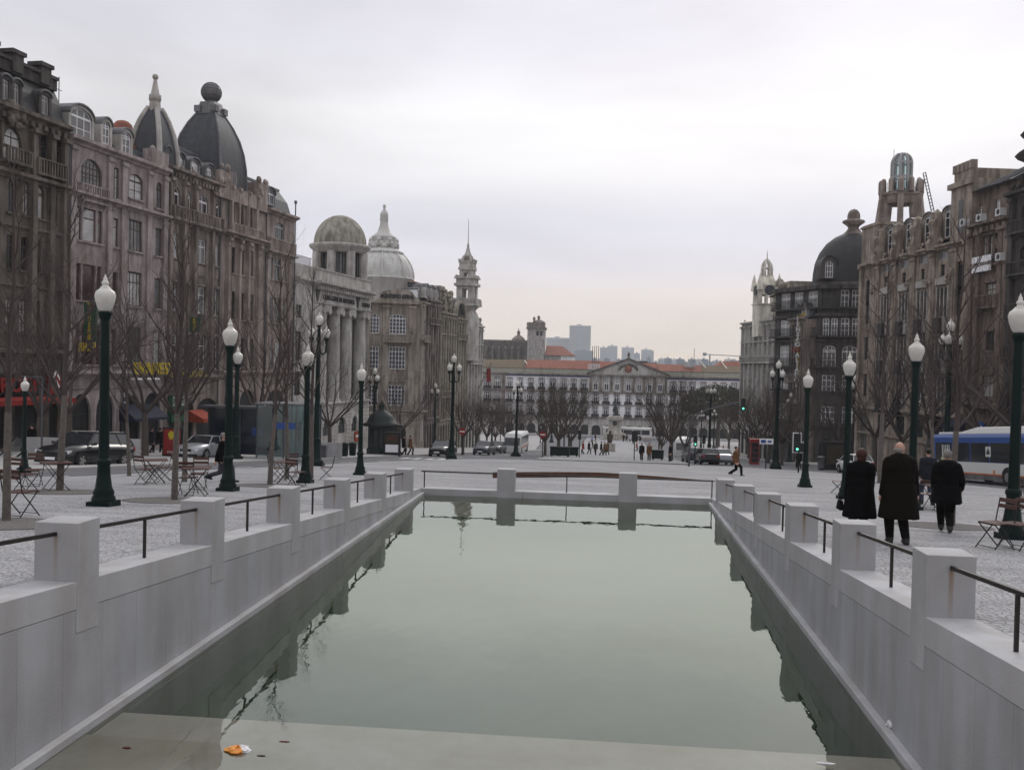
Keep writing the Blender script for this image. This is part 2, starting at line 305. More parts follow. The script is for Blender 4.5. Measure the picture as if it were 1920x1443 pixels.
# small stone setts of the square: cells with sunken joints and patches of dirt
def setts(name,col,sc_,dark):
    m=mat(name,col,.85,.14,.35); n=m.node_tree.nodes; l=m.node_tree.links; b=n['Principled BSDF']; t=n.new('ShaderNodeTexCoord')
    w1=n.new('ShaderNodeTexNoise'); w1.inputs['Scale'].default_value=1.1; w1.inputs['Detail'].default_value=2; l.new(t.outputs['Object'],w1.inputs['Vector'])
    va=n.new('ShaderNodeVectorMath'); va.operation='MULTIPLY_ADD'; va.inputs[1].default_value=(.35,.35,0); l.new(w1.outputs['Color'],va.inputs[0]); l.new(t.outputs['Object'],va.inputs[2])
    v=n.new('ShaderNodeTexVoronoi'); v.feature='DISTANCE_TO_EDGE'; v.inputs['Scale'].default_value=sc_; v.inputs['Randomness'].default_value=.65; l.new(va.outputs[0],v.inputs['Vector'])
    v2=n.new('ShaderNodeTexVoronoi'); v2.inputs['Scale'].default_value=sc_; v2.inputs['Randomness'].default_value=.65; l.new(va.outputs[0],v2.inputs['Vector'])
    r_=n.new('ShaderNodeValToRGB'); l.new(v.outputs['Distance'],r_.inputs[0]); r_.color_ramp.elements[0].position=.02; r_.color_ramp.elements[0].color=(dark,dark,dark,1); r_.color_ramp.elements[1].position=.11; r_.color_ramp.elements[1].color=(1,1,1,1)
    h=n.new('ShaderNodeMapRange'); l.new(v2.outputs['Color'],h.inputs[0]); h.inputs[3].default_value=.82; h.inputs[4].default_value=1.08
    k=n.new('ShaderNodeMix'); k.data_type='RGBA'; k.blend_type='MULTIPLY'; k.inputs[0].default_value=1; l.new(b.inputs['Base Color'].links[0].from_socket,k.inputs[6]); l.new(r_.outputs[0],k.inputs[7])
    k2=n.new('ShaderNodeVectorMath'); k2.operation='SCALE'; l.new(k.outputs[2],k2.inputs[0]); l.new(h.outputs[0],k2.inputs['Scale'])
    p=n.new('ShaderNodeTexNoise'); p.inputs['Scale'].default_value=.5; p.inputs['Detail'].default_value=6; p.inputs['Roughness'].default_value=.7; mp=n.new('ShaderNodeMapping'); mp.inputs['Scale'].default_value=(.45,1.,1); l.new(t.outputs['Object'],mp.inputs[0]); l.new(mp.outputs[0],p.inputs['Vector'])
    r2=n.new('ShaderNodeValToRGB'); l.new(p.outputs['Fac'],r2.inputs[0]); r2.color_ramp.elements[0].position=.36; r2.color_ramp.elements[0].color=(.78,.78,.79,1); r2.color_ramp.elements[1].position=.56; r2.color_ramp.elements[1].color=(1,1,1,1)
    k3=n.new('ShaderNodeMix'); k3.data_type='RGBA'; k3.blend_type='MULTIPLY'; k3.inputs[0].default_value=1; l.new(k2.outputs[0],k3.inputs[6]); l.new(r2.outputs[0],k3.inputs[7]); l.new(k3.outputs[2],b.inputs['Base Color'])
    bp=n.new('ShaderNodeBump'); bp.inputs['Strength'].default_value=.9; bp.inputs['Distance'].default_value=.02; l.new(r_.outputs[0],bp.inputs['Height']); l.new(bp.outputs[0],b.inputs['Normal'])
setts('setts',(.39,.385,.395),12,.52)
# ================================================================ ground, roads, square
EW=1.68; SL=.07358; XL=-5.499; XR=3.2436; P0=9.594-3.5092*2; PD=3.5092; PW=.4525; YE=28.87; HW=4.0; YN=1.5
def WT(y): return -(EW+SL*y)
def S(n,mb,m,kind='structure'): return tag(mb.build(n,m),kind=kind)
mb=MB()                                   # the ground itself, with the pool cut out of it
xs=[-420,-150,XL-.3,XR+.3,150,420]; ys=[-60,YN-.3,YE+.3,170,300,420]
for i in range(5):
    for j in range(5):
        if i==2 and j==1: continue
        q=[(xs[i],ys[j]),(xs[i+1],ys[j]),(xs[i+1],ys[j+1]),(xs[i],ys[j+1])]
        mb.poly([(x,y,G(y)-.13) for x,y in q])
S('ground',mb,'asphalt')
def slab(name,polys,m,top=0.,th=.4,kerb=True):
    mb=MB()
    for poly in polys:
        mb.poly([(x,y,G(y)+top) for x,y in poly]); k=len(poly)
        for i in range(k):
            a,b=poly[i],poly[(i+1)%k]; mb.poly([(b[0],b[1],G(b[1])+top),(a[0],a[1],G(a[1])+top),(a[0],a[1],G(a[1])-th),(b[0],b[1],G(b[1])-th)])
    return S(name,mb,m)
hx0,hx1=XL-.42,XR+.42
slab('plaza_paving',[[(-24.5,-40),(23,-40),(23,YN-.4),(-22.2,YN-.4)],
  [(-22.2,YN-.4),(hx0,YN-.4),(hx0,YE+.42),(-17.1,YE+.42)],
  [(hx1,YN-.4),(23,YN-.4),(20.2,YE+.42),(hx1,YE+.42)],
  [(-17.1,YE+.42),(20.2,YE+.42),(18.9,48),(17.3,63),(14.5,71),(9.5,77),(3,79.5),(-4,79.5),(-8.5,77),(-11.3,72),(-13.4,60)]],'setts')
mb=MB()                                   # pale granite kerb along the square
ke=[(-22.2,1),(-17.1,YE),(-13.4,60),(-11.3,72),(-8.5,77),(-4,79.5),(3,79.5),(9.5,77),(14.5,71),(17.3,63),(18.9,48),(20.2,YE),(23,1)]
for a,b in zip(ke[:-1],ke[1:]):
    d=Vector((b[0]-a[0],b[1]-a[1])).normalized(); n_=Vector((-d.y,d.x))*.12
    mb.hexa([(a[0]-n_.x,a[1]-n_.y,G(a[1])-.35),(b[0]-n_.x,b[1]-n_.y,G(b[1])-.35),(b[0]+n_.x,b[1]+n_.y,G(b[1])-.35),(a[0]+n_.x,a[1]+n_.y,G(a[1])-.35),
             (a[0]-n_.x,a[1]-n_.y,G(a[1]-n_.y)+.006),(b[0]-n_.x,b[1]-n_.y,G(b[1]-n_.y)+.006),(b[0]+n_.x,b[1]+n_.y,G(b[1]+n_.y)+.006),(a[0]+n_.x,a[1]+n_.y,G(a[1]+n_.y)+.006)])
S('kerb',mb,'granite_plain')
slab('island_paving',[[(-6,84),(7.5,84),(8.5,170),(-4.5,170)],[(-4.5,170),(8.5,170),(9,236),(-4,236)]],'setts')
slab('pavement',[[(-60,-40),(-27.4,-40),(-24,0),(-24+.085*142,142),(-24+.085*170,170),(-60,170)]],'pavement')
slab('pavement',[[(37,-40),(60,-40),(60,142),(17.4,142)]],'pavement')
slab('pavement',[[(-60,170),(-12,170),(-14,238),(-60,238)],[(17.4,142),(60,142),(60,170),(16,170)],[(16,170),(60,170),(60,238),(20,238)],[(-60,244),(60,244),(60,262),(-60,262)]],'pavement',top=.0)
mb=MB()                                   # road markings
for k in range(26):
    y=30+k*7.; x0=-22.3+.105*y
    if y<150: mb.poly([(x0+dx,y+dy,G(y+dy)-.126) for dx,dy in ((-.07,0),(.07,0),(.07+.25,2.4),(-.07+.25,2.4))])
    x1=28-.05*y
    if y<120: mb.poly([(x1+dx-.0,y+dy,G(y+dy)-.126) for dx,dy in ((-.07,0),(.07,0),(-.05,2.4),(-.19,2.4))])
for k in range(10):
    x=-16+k*.95; y=74+.2*k
    if k<7: mb.poly([(x+a,y+b,G(y+b)-.125) for a,b in ((0,0),(.5,0),(.5,3.2),(0,3.2))])
S('road_marking',mb,'white_line')
mb=MB()                                   # long dark joints in the paving
for y,x0,x1 in ((36.5,-15.5,19.4),(47,-14,18.6),(58.5,-12.8,17.2),(66,-11.5,15.8)):
    mb.poly([(x0,y,G(y)+.004),(x1,y,G(y)+.004),(x1,y+.14,G(y+.14)+.004),(x0,y+.14,G(y+.14)+.004)])
S('paving_joint',mb,'pavement')
# hills beyond the river
mb=MB(); rows=[]
random.seed(3)
for i,y in enumerate((262,330,520,800,1200,1700,2300,3200)):
    zb=(-18.6,-18.6,-16,-14,-12,-6,0,8)[i]
    rows.append([(x*(y/500+.6),y,zb+(random.uniform(-.012,.012)*y if i>1 else 0)) for x in range(-900,1000,60)])
mb.grid(rows,0,True); S('hills',mb,'hill_green')

# ================================================================ the long pool
mb=MB(); mb.box(XL-.2,XR+.2,YN,YE+.2,-HW-1.0,-HW-.55); S('pool_floor',mb,'pool_floor')
mb=MB(); mb.box(XL+.11,XR-.11,YN,10.42,-HW-.55,-HW-.06); mb.box(XL+.115,XR-.115,YN,9.62,-HW-.059,-HW-.006); S('pool_step',mb,'pool_step')
mb=MB(); mb.poly([(XL+.02,YN,-HW),(XR-.02,YN,-HW),(XR-.02,YE-.0,-HW),(XL+.02,YE-.0,-HW)]); wtr=S('water',mb,'pool_water')
def rustmat():
    m=mat('granite_block',(.44,.44,.455),.75,.13,1.1,streak=.12,bump=.15,bscale=60,fine=.18); n=m.node_tree.nodes; l=m.node_tree.links; b=n['Principled BSDF']
    t=n.new('ShaderNodeTexCoord'); s=n.new('ShaderNodeSeparateXYZ'); l.new(t.outputs['Object'],s.inputs[0])
    a=n.new('ShaderNodeMath'); a.operation='ABSOLUTE'; l.new(s.outputs['X'],a.inputs[0])
    oi=n.new('ShaderNodeObjectInfo')
    r1=n.new('ShaderNodeMapRange'); l.new(a.outputs[0],r1.inputs[0]); r1.inputs[1].default_value=.012; r1.inputs[2].default_value=.034; r1.inputs[3].default_value=1; r1.inputs[4].default_value=0
    r2=n.new('ShaderNodeMapRange'); l.new(s.outputs['Z'],r2.inputs[0]); r2.inputs[1].default_value=.505; r2.inputs[2].default_value=.47; r2.inputs[3].default_value=0; r2.inputs[4].default_value=1
    r3=n.new('ShaderNodeMapRange'); l.new(s.outputs['Z'],r3.inputs[0]); r3.inputs[1].default_value=.05; r3.inputs[2].default_value=.45; r3.inputs[3].default_value=.25; r3.inputs[4].default_value=.9
    q=n.new('ShaderNodeMath'); q.operation='MULTIPLY'; l.new(r1.outputs[0],q.inputs[0]); l.new(r2.outputs[0],q.inputs[1])
    q2=n.new('ShaderNodeMath'); q2.operation='MULTIPLY'; l.new(q.outputs[0],q2.inputs[0]); l.new(r3.outputs[0],q2.inputs[1])
    q3=n.new('ShaderNodeMath'); q3.operation='MULTIPLY'; l.new(q2.outputs[0],q3.inputs[0])
    rr=n.new('ShaderNodeMapRange'); l.new(oi.outputs['Random'],rr.inputs[0]); rr.inputs[3].default_value=.35; rr.inputs[4].default_value=.95; l.new(rr.outputs[0],q3.inputs[1])
    x=n.new('ShaderNodeMix'); x.data_type='RGBA'; l.new(q3.outputs[0],x.inputs[0]); l.new(b.inputs['Base Color'].links[0].from_socket,x.inputs[6]); x.inputs[7].default_value=(.20,.12,.04,1); l.new(x.outputs[2],b.inputs['Base Color'])
rustmat()
def bevel(o,wd=.012):
    b=o.modifiers.new('b','BEVEL'); b.width=wd; b.segments=2; b.limit_method='ANGLE'; return o
blkm=MB(); blkm.hexa([(-.24,0,-.55),(.24,0,-.55),(.24,PW,-.55-SL*PW),(-.24,PW,-.55-SL*PW),(-.24,0,.62),(.24,0,.62),(.24,PW,.62),(-.24,PW,.62)]); blk=blkm.mesh('pillar','granite_block')
for sgn,xw,side in ((-1,XL,'left'),(1,XR,'right')):
    off=.30 if sgn>0 else 0
    root=thing('pool_wall',(0,0,0),('pale granite wall along the %s side of the long pool with square blocks on top'%side),'wall')
    mb=MB(); xo=xw+sgn*.40
    mb.hexa([(xw,YN,-HW-1),(xw,YE,-HW-1),(xo,YE,-HW-1),(xo,YN,-HW-1),(xw,YN,WT(YN)-.30),(xw,YE,WT(YE)-.30),(xo,YE,WT(YE)-.30),(xo,YN,WT(YN)-.30)])
    mb.build('wall_face','granite',root)
    mb=MB(); cy=[YN]+[P0+off+PW/2+PD*i/1. for i in range(0,8)]; cy=[y for y in cy if y<YE-.5]+[YE]
    for a,b in zip(cy[:-1],cy[1:]):
        a+=.003; b-=.003; xi=xw-sgn*.004; x2=xw+sgn*.48
        mb.hexa([(xi,a,WT(a)-.296),(xi,b,WT(b)-.296),(x2,b,WT(b)-.296),(x2,a,WT(a)-.296),(xi,a,WT(a)),(xi,b,WT(b)),(x2,b,WT(b)),(x2,a,WT(a))])
    bevel(mb.build('coping','granite_plain',root),.006)
    mb=MB(); mb.box(xw,xw-sgn*.105,YN,YE,-HW-1,-HW+.09); bevel(mb.build('ledge','granite_plain',root),.012)
    for i in range(-0,8):
        y=P0+off+PD*i
        o=link(blk,'pillar',root,(xw+sgn*.2335,y,WT(y))); bevel(o,.008)
    # rails between the blocks
    for i in range(0,7):
        a=P0+off+PD*i+PW-.01; b=P0+off+PD*(i+1)+.01; xm=xw+sgn*.236; za=WT(a)+.50; zb=WT(b)+.50
        r=thing('handrail',(xm,(a+b)/2,WT((a+b)/2)),'x','handrail',group='iron handrails between the granite blocks')
        c=(a+b)/2; m1=MB(); m1.hexa([(-.017,a-c,za-WT(c)-.02),(.017,a-c,za-WT(c)-.02),(.017,b-c,zb-WT(c)-.02),(-.017,b-c,zb-WT(c)-.02),(-.017,a-c,za-WT(c)+.02),(.017,a-c,za-WT(c)+.02),(.017,b-c,zb-WT(c)+.02),(-.017,b-c,zb-WT(c)+.02)]); m1.build('rail','rail_iron',r)
        m1=MB(); m1.box(-.016,.016,-.016,.016,-.01,.49); m1.build('post','rail_iron',r)
        od=['nearest','second nearest','third nearest','fourth nearest','fifth nearest','sixth nearest','farthest'][i]
        r['label']='rusty iron handrail with one post, %s of those on the %s pool wall'%(od,side)
root=thing('pool_wall',(0,YE,0),'low pale granite wall across the far end of the pool with two square blocks','wall')
mb=MB(); mb.box(XL-.39,XR+.39,.0,.40,-HW-1,WT(YE)-.30); mb.build('wall_face','granite_cross',root)
mb=MB()
for a,b in ((XL+.0,-2.4),(-2.394,.9),(.906,XR-.0)): mb.box(a,b,-.004,.48,WT(YE)-.296,WT(YE))
bevel(mb.build('coping','granite_plain',root),.006)
fb=MB(); fb.box(-.27,.27,0,.42,-.3,.66); fbm=fb.mesh('pillar','granite_plain')
fx=[atY(948.5,910,YE).x,atY(1177.5,910,YE).x]
for x in fx: bevel(link(fbm,'pillar',root,(x,-.008,WT(YE))),.008)
segs=[(XL-.05,fx[0]-.27,.12),(fx[0]+.27,fx[1]-.27,.5),(fx[1]+.27,XR+.05,.9)]
for i,(a,b,f) in enumerate(segs):
    r=thing('handrail',((a+b)/2,YE+.2,WT(YE)),'straight iron rail over the far pool wall, '+('left of both blocks','between the two blocks','right of both blocks')[i],'handrail',group='iron handrails between the granite blocks')
    c=(a+b)/2; m1=MB(); m1.box(a-c,b-c,-.017,.017,.48,.52); m1.build('rail','rail_iron',r)
    px_=(a-c)+(b-a)*(.04,.5,.985)[i]
    m1=MB(); m1.box(px_-.016,px_+.016,-.016,.016,-.01,.479); m1.build('post','rail_iron',r)
mb=MB(); mb.box(XL-.5,XR+.5,YN-.4,YN,-HW-1,G(YN)); tag(mb.build('pool_wall','granite_cross'),'plain granite wall closing the near end of the pool','wall')
# litter
def crumple(name,m,loc,r,sx,sy,sz,label,cat,seed,m2=None):
    random.seed(seed); mb=MB(); mb.ball((0,0,0),r,n=14,k=9,sx=sx,sy=sy,sz=sz)
    mb.v=[(x*(1+random.uniform(-.28,.28)),y*(1+random.uniform(-.28,.28)),z*(1+random.uniform(-.4,.4))) for x,y,z in mb.v]
    mb.s=[False]*len(mb.s); mb.m=[1 if (m2 and mb.v[f[0]][0]>r*.25*sx) else 0 for f in mb.f]
    return tag(mb.build(name,[m,m2 or m],None,loc),label,cat)
def onwater(px,py,z=-HW): r_=ray(px,py); t=z/r_[2]; return Vector((r_[0]*t,r_[1]*t,z))
crumple('plastic_bag','plastic_orange',onwater(447,1407)+Vector((0,0,.01)),.085,1.5,1,.45,'crumpled orange and white plastic bag floating in the near left of the pool','litter',5,'plastic_white')
crumple('plastic_bag','plastic_white',onwater(1663,1362,-HW+.09)+Vector((.05,0,.03)),.055,1,1.2,.8,'crumpled white plastic bag on the ledge by the right pool wall','litter',6)
crumple('paper_scrap','plastic_white',onwater(1549,1431)+Vector((0,0,.005)),.05,1.6,.5,.2,'small white paper scrap floating near the bottom right of the pool','litter',7)
crumple('leaf','leaf_brown',onwater(237,1401)+Vector((0,0,.004)),.03,1.5,.7,.1,'red brown leaf under the left wall in the near corner of the pool','leaf',8)
crumple('leaf','leaf_brown',onwater(533,1390)+Vector((0,0,.004)),.035,1.5,.6,.1,'small reddish leaf beyond the orange bag in the pool','leaf',9)
crumple('leaf','bark',onwater(490,1416)+Vector((0,0,.004)),.025,1.7,.6,.1,'small grey leaf just right of the orange bag','leaf',10)
# curved rusty steel rim of a round basin beyond the pool
mb=MB(); a_=gp(968,897); b_=gp(1345,903)
rows=[]; n_=40
for i in range(n_+1):
    t=i/n_; x=a_.x-1+(b_.x-a_.x+1)*t; y=a_.y+3.0*math.sin(pi*t)*.9+ (b_.y-a_.y)*t; h=.22*min(1,(1-t)*1.8)**.9+.015
    rows.append([(x,y-.05,G(y)-.05),(x,y-.05,G(y)+h),(x,y+.12,G(y)+h),(x,y+.12,G(y)-.05)])
mb.grid(rows,0,False)
tag(mb.build('basin_rim','rust_steel'),'low curved rust brown steel rim of a round basin behind the far pool wall','basin')

# ================================================================ street lamps
def globe_lamp(h=4.55,cast=None):
    r=thing('street_lamp',(0,0,0),'x','street lamp')
    mb=MB(); mb.box(-.235,.235,-.235,.235,-.35,.10)
    mb.lathe([(.225,.10),(.225,.16),(.19,.22),(.205,.26),(.16,.36),(.125,.62),(.118,.80),(.14,.84),(.14,.90),(.105,.94)],16)
    mb.build('base','lamp_green',r)
    mb=MB(); mb.lathe([(.102,.94),(.098,1.5),(.085,h-.92),(.082,h-.90),(.11,h-.86),(.13,h-.78),(.135,h-.73),(.10,h-.725)],20,rib=.10); mb.build('pole','lamp_green',r)
    mb=MB(); z=h-.725; mb.lathe([(.10,z),(.14,z+.06),(.185,z+.20),(.20,z+.30),(.18,z+.38),(.12,z+.43),(.085,z+.46)],18)
    g=mb.build('globe','globe_milk',r)
    mb=MB(); z+=.46; mb.lathe([(.10,z-.015),(.10,z+.005),(.06,z+.03),(.055,z+.06),(.075,z+.09),(.06,z+.12),(.035,z+.15),(.04,z+.18),(.02,z+.22),(.004,z+.27)],14); mb.build('finial','globe_milk',r)
    return r
def triple_lamp(h=7.0):
    r=thing('street_lamp',(0,0,0),'x','street lamp')
    mb=MB(); mb.box(-.36,.36,-.36,.36,-.35,.12); mb.lathe([(.34,.12),(.34,.22),(.26,.30),(.22,.42),(.17,.9),(.16,1.1),(.19,1.15),(.19,1.22),(.14,1.28)],16); mb.build('base','lamp_green',r)
    mb=MB(); mb.lathe([(.14,1.28),(.12,2.2),(.10,h-1.9),(.14,h-1.86),(.12,h-1.75),(.08,h-1.5),(.07,h-.72),(.12,h-.68),(.10,h-.64)],16,rib=.1); mb.build('pole','lamp_green',r)
    for a in (0,1,2):
        t=2*pi*a/3+R(100); dx,dy=math.cos(t),math.sin(t)
        mb=MB(); mb.tube([(dx*.06,dy*.06,h-1.85),(dx*.22,dy*.22,h-1.95),(dx*.36,dy*.36,h-1.85),(dx*.38,dy*.38,h-1.35)],.045,.035,6)
        mb.lathe([(.03,h-1.5),(.10,h-1.3),(.12,h-1.22),(.09,h-1.2)],10,dx*.38,dy*.38); mb.build('arm','lamp_green',r)
    def gl(x,y,z,s):
        mb=MB(); mb.lathe([(.08*s,z),(.15*s,z+.07*s),(.19*s,z+.22*s),(.18*s,z+.32*s),(.11*s,z+.41*s),(.06*s,z+.44*s)],14,x,y); g=mb.build('globe','globe_milk',r)
        mb=MB(); mb.lathe([(.075*s,z+.435*s),(.05*s,z+.47*s),(.06*s,z+.50*s),(.02*s,z+.56*s),(.004,z+.62*s)],10,x,y); mb.build('finial','globe_milk',g)
    gl(0,0,h-.64,1.0)
    for a in (0,1,2):
        t=2*pi*a/3+R(100); gl(math.cos(t)*.38,math.sin(t)*.38,h-1.2,.92)
    return r
def place(proto,state,px,pb,pt,h0,label,group,Y=None,rz=0):
    p=gp(px,pb) if Y is None else gpd(px,Y,pb)
    top=p.y/1800*0
    # height from the pixel of the tip
    z=atY(px,pt,p.y).z; h=z-p.z; s=h/h0
    if not state: state.append(1); o=proto; o.location=p; o['label']=label; o['group']=group; o.scale=(s,s,s); o.rotation_euler[2]=rz; KIDS.clear()
    else: o=clone(proto,p,rz,label,s,group)
    q_=random.Random(px*7+pb); o.rotation_euler[0]=q_.uniform(-.008,.008); o.rotation_euler[1]=q_.uniform(-.008,.008)
    return o
gA=globe_lamp(); index(gA); st=[]
ga='single globe street lamps on the square'
for px,pb,pt,lb,Y in ((194,948,514,'dark green lamp post with one milky globe, nearest on the left of the pool',None),(427,920,596,'dark green globe lamp post, second from the nearest in the row left of the pool',None),
    (572,905,644,'dark green globe lamp post, third from the nearest in the row left of the pool',None),(675,890,680,'dark green globe lamp post, fourth and last in the row left of the pool',None),
    (1897,1010,550,'dark green globe lamp post at the right edge beside the folding chairs',None),(1708,955,624,'dark green globe lamp post rising behind the couple in long coats',None),
    (1585,935,660,'dark green globe lamp post rising just left of the couple in long coats',None),(1509,913,691,'dark green globe lamp post alone in front of the dark domed corner building',None)):
    place(gA,st,px,pb,pt,4.55,lb,ga,Y)
for px,pb,pt,lb in ((1057,853,793,'small far globe lamp under the large left median tree, left of a pair'),(1066,852,790,'small far globe lamp under the large left median tree, right of a pair'),(1235,857,796,'small far globe lamp just left of the large right median tree'),
    (938,832,794,'tiny far globe lamp on the left pavement behind the parked cars'),(1013,830,798,'tiny far globe lamp behind the red no entry sign in the middle'),(1365,845,805,'tiny far globe lamp under the reddish trees on the right'),(1394,850,800,'tiny far globe lamp beside the red phone box on the right'),
    (899,836,788,'tiny far globe lamp on the left pavement left of the parked cars'),(441,860,648,'globe lamp peeping out right behind the second green lamp post'),(1867,880,782,'pinkish globe lamp on the right pavement behind the bus'),
    (45,880,705,'globe lamp on the left pavement in front of the red shop awning')):
    place(gA,st,px,pb,pt,4.55,lb,'small globe lamps far along the avenue')
gT=triple_lamp(); index(gT); st=[]
gt='triple globe candelabra lamps along the avenue'
for px,pb,pt,lb in ((592,873,583,'tall triple globe lamp post by the left kerb, in front of the columned bank'),(701,849,686,'triple globe lamp post before the arched corner of the domed savings bank'),
    (846,859,661,'tall triple globe lamp post on the left edge of the square beside a dark car'),(967,853,711,'tall triple globe lamp post at the far left end of the square'),(815,840,716,'triple globe lamp post on the left pavement behind the dark car'),
    (1454,876,672,'tall triple globe lamp post at the right end of the square'),(1480,866,734,'triple globe lamp post behind the green traffic light on the right'),(1772,893,594,'tall triple globe lamp post left of the blue bus'),
    (1890,885,664,'triple globe lamp post behind the right end of the blue bus'),(1329,858,712,'tall triple globe lamp post at the far right end of the square'),(1600,870,700,'triple globe lamp post half hidden behind a globe lamp, before the tan building'),
    (1314,842,768,'small far triple globe lamp left of the traffic light arm pole'),(1338,842,766,'small far triple globe lamp right of the traffic light arm pole'),(874,838,745,'small far triple globe lamp among the left trees'),(922,830,756,'small far triple globe lamp in the reddish left trees'),(1034,828,750,'small far triple globe lamp inside the left median tree')):
    place(gT,st,px,pb,pt,7.0,lb,gt,rz=random.Random(px).uniform(0,2))

# ================================================================ bare winter trees
def make_tree(name,seed,H,th,tr,spread,kids,up=.35,mats=('bark','twig'),lean=0,fork=False,dens=1.,leader=True,asc=.9):
    rnd=random.Random(seed); T=MB(); K=MB()
    def rv(s): return Vector((rnd.uniform(-s,s),rnd.uniform(-s,s),rnd.uniform(-s,s)))
    def branch(mb,p,d,ln,r,lev):
        k=4 if lev<2 else 3; pts=[p]; q=p.copy(); dd=d.copy()
        for i in range(k):
            dd=(dd+rv(.20 if lev>0 else .06)+Vector((0,0,up*.25))).normalized(); q=q+dd*(ln/k); pts.append(q.copy())
        mb.tube(pts,r,r*.35,(7,5,4,3,3,3)[lev],cap=False)
        if lev>=len(kids): return
        nk=int(kids[lev]*dens)
        for j in range(nk):
            t=.25+.75*(j+rnd.random())/nk; ii=min(int(t*k),k-1); f=t*k-ii; b=pts[ii].lerp(pts[ii+1],min(f,1)); dr=(pts[ii+1]-pts[ii]).normalized()
            pr=dr.orthogonal().normalized(); pr.rotate(Matrix.Rotation(rnd.uniform(0,2*pi),3,dr)); ang=rnd.uniform(.45,.95)
            nd=(dr*math.cos(ang)+pr*math.sin(ang)+Vector((0,0,up*.4))).normalized()
            branch(K,b,nd,ln*rnd.uniform(.42,.68),r*rnd.uniform(.33,.46)*(1-.3*t),lev+1)
    # trunk
    pts=[Vector((0,0,-.4)),Vector((0,0,0)),Vector((lean*.15,0,th*.5)),Vector((lean*.5,0.02,th))]
    T.tube(pts,[tr*1.25,tr*1.15,tr,tr*.85],None,9)
    top=pts[-1]
    if leader:
        L_=H-th; npts=[top]; q=top.copy()
        for i in range(6):
            q=q+Vector((rnd.uniform(-.04,.04)*L_/2+lean*.05,rnd.uniform(-.04,.04)*L_/2,L_/6)); npts.append(q.copy())
        K.tube(npts,tr*.8,tr*.1,6,cap=False)
        n1=int(kids[0]*1.6)
        for j in range(n1):
            t=(j+rnd.random()*.8)/n1*.92; ii=int(t*6); b=npts[ii].lerp(npts[ii+1],t*6-ii); a=rnd.uniform(0,2*pi)
            nd=Vector((math.cos(a),math.sin(a),asc*rnd.uniform(.8,1.9))).normalized()
            branch(K,b,nd,spread*(1-.55*t)*rnd.uniform(.75,1.2),tr*.42*(1-.6*t),1)
    else:
        n1=kids[0]
        for j in range(n1):
            a=2*pi*j/n1+rnd.uniform(-.4,.4); nd=Vector((math.cos(a),math.sin(a),asc*rnd.uniform(.7,1.8))).normalized()
            branch(K,top-Vector((0,0,rnd.uniform(0,th*.12))),nd,(H-th)*rnd.uniform(.62,.85),tr*.55,0 if j%2==0 else 1)
    r=thing(name,(0,0,0),'x','tree'); T.build('trunk',mats[0],r); K.build('crown',mats[1],r)
    return r
young=[make_tree('young_tree',10+i,8.6,2.6,.088,1.9,(9,5,4,3),up=.5,mats=('bark_pale','twig'),lean=(.0,.3,-.2)[i],asc=1.1) for i in range(3)]
plane=[make_tree('plane_tree',20+i,9.5,2.3,.17,3.6,(6,5,5,4,2),up=.35,mats=('bark','twig'),leader=False,lean=(.3,-.5,.1)[i],asc=.9) for i in range(3)]
red=[make_tree('avenue_tree',30+i,9,2.4,.17,3.2,(9,6,5,5),up=.45,mats=('bark',('twig_red','twig_brown')[i]),leader=False,asc=1.2,dens=.85) for i in range(2)]
big=make_tree('median_tree',41,12.5,2.8,.32,4.6,(8,6,6,5,2),up=.5,mats=('bark','twig_brown'),leader=False,asc=1.25,dens=1.0)
used=set()
def tree(proto,px,pb,pt,h0,label,group,rz,Y=None,wide=1.):
    p=gp(px,pb) if Y is None else gpd(px,Y,pb); h=atY(px,pt,p.y).z-p.z; s=h/h0
    if proto.name not in used: used.add(proto.name); index(proto); proto.location=p; proto.rotation_euler=(0,0,rz); proto.scale=(s*wide,s*wide,s); proto['label']=label; proto['group']=group; return proto
    return clone(proto,p,rz,label,(s*wide,s*wide,s),group)
gy='young bare trees in rings on the square'
for k,(px,pb,pt,v,lb) in enumerate(((12,976,300,0,'slim bare young tree at the left edge beside a folding chair'),(112,919,330,1,'slim bare young tree in front of the dark estate car, by the left chairs'),
    (327,937,395,2,'slim bare young tree between the two nearest left lamps, by a chair and table'),(242,892,560,1,'thin bare young tree at the kerb behind the left folding chairs'),(346,903,460,0,'slim bare young tree behind the near one between the left lamps'),
    (506,908,470,1,'slim bare young tree with pale trunk left of the third lamp'),(538,898,520,2,'slim bare young tree beside the folding table near the third lamp'),(583,897,500,0,'slim bare young tree behind the third left lamp'),
    (1784,984,400,2,'tall bare young tree left of the bus at the right'),(1650,905,470,0,'slim bare young tree right behind the couple in long coats'),(1895,905,520,1,'slim bare young tree behind the right edge lamp'),(1748,905,560,1,'slim bare young tree between the couple and the walking man'))):
    tree(young[v],px,pb,pt,8.6,lb,gy,k*1.3)
gpn='old bare plane trees on the pavements'
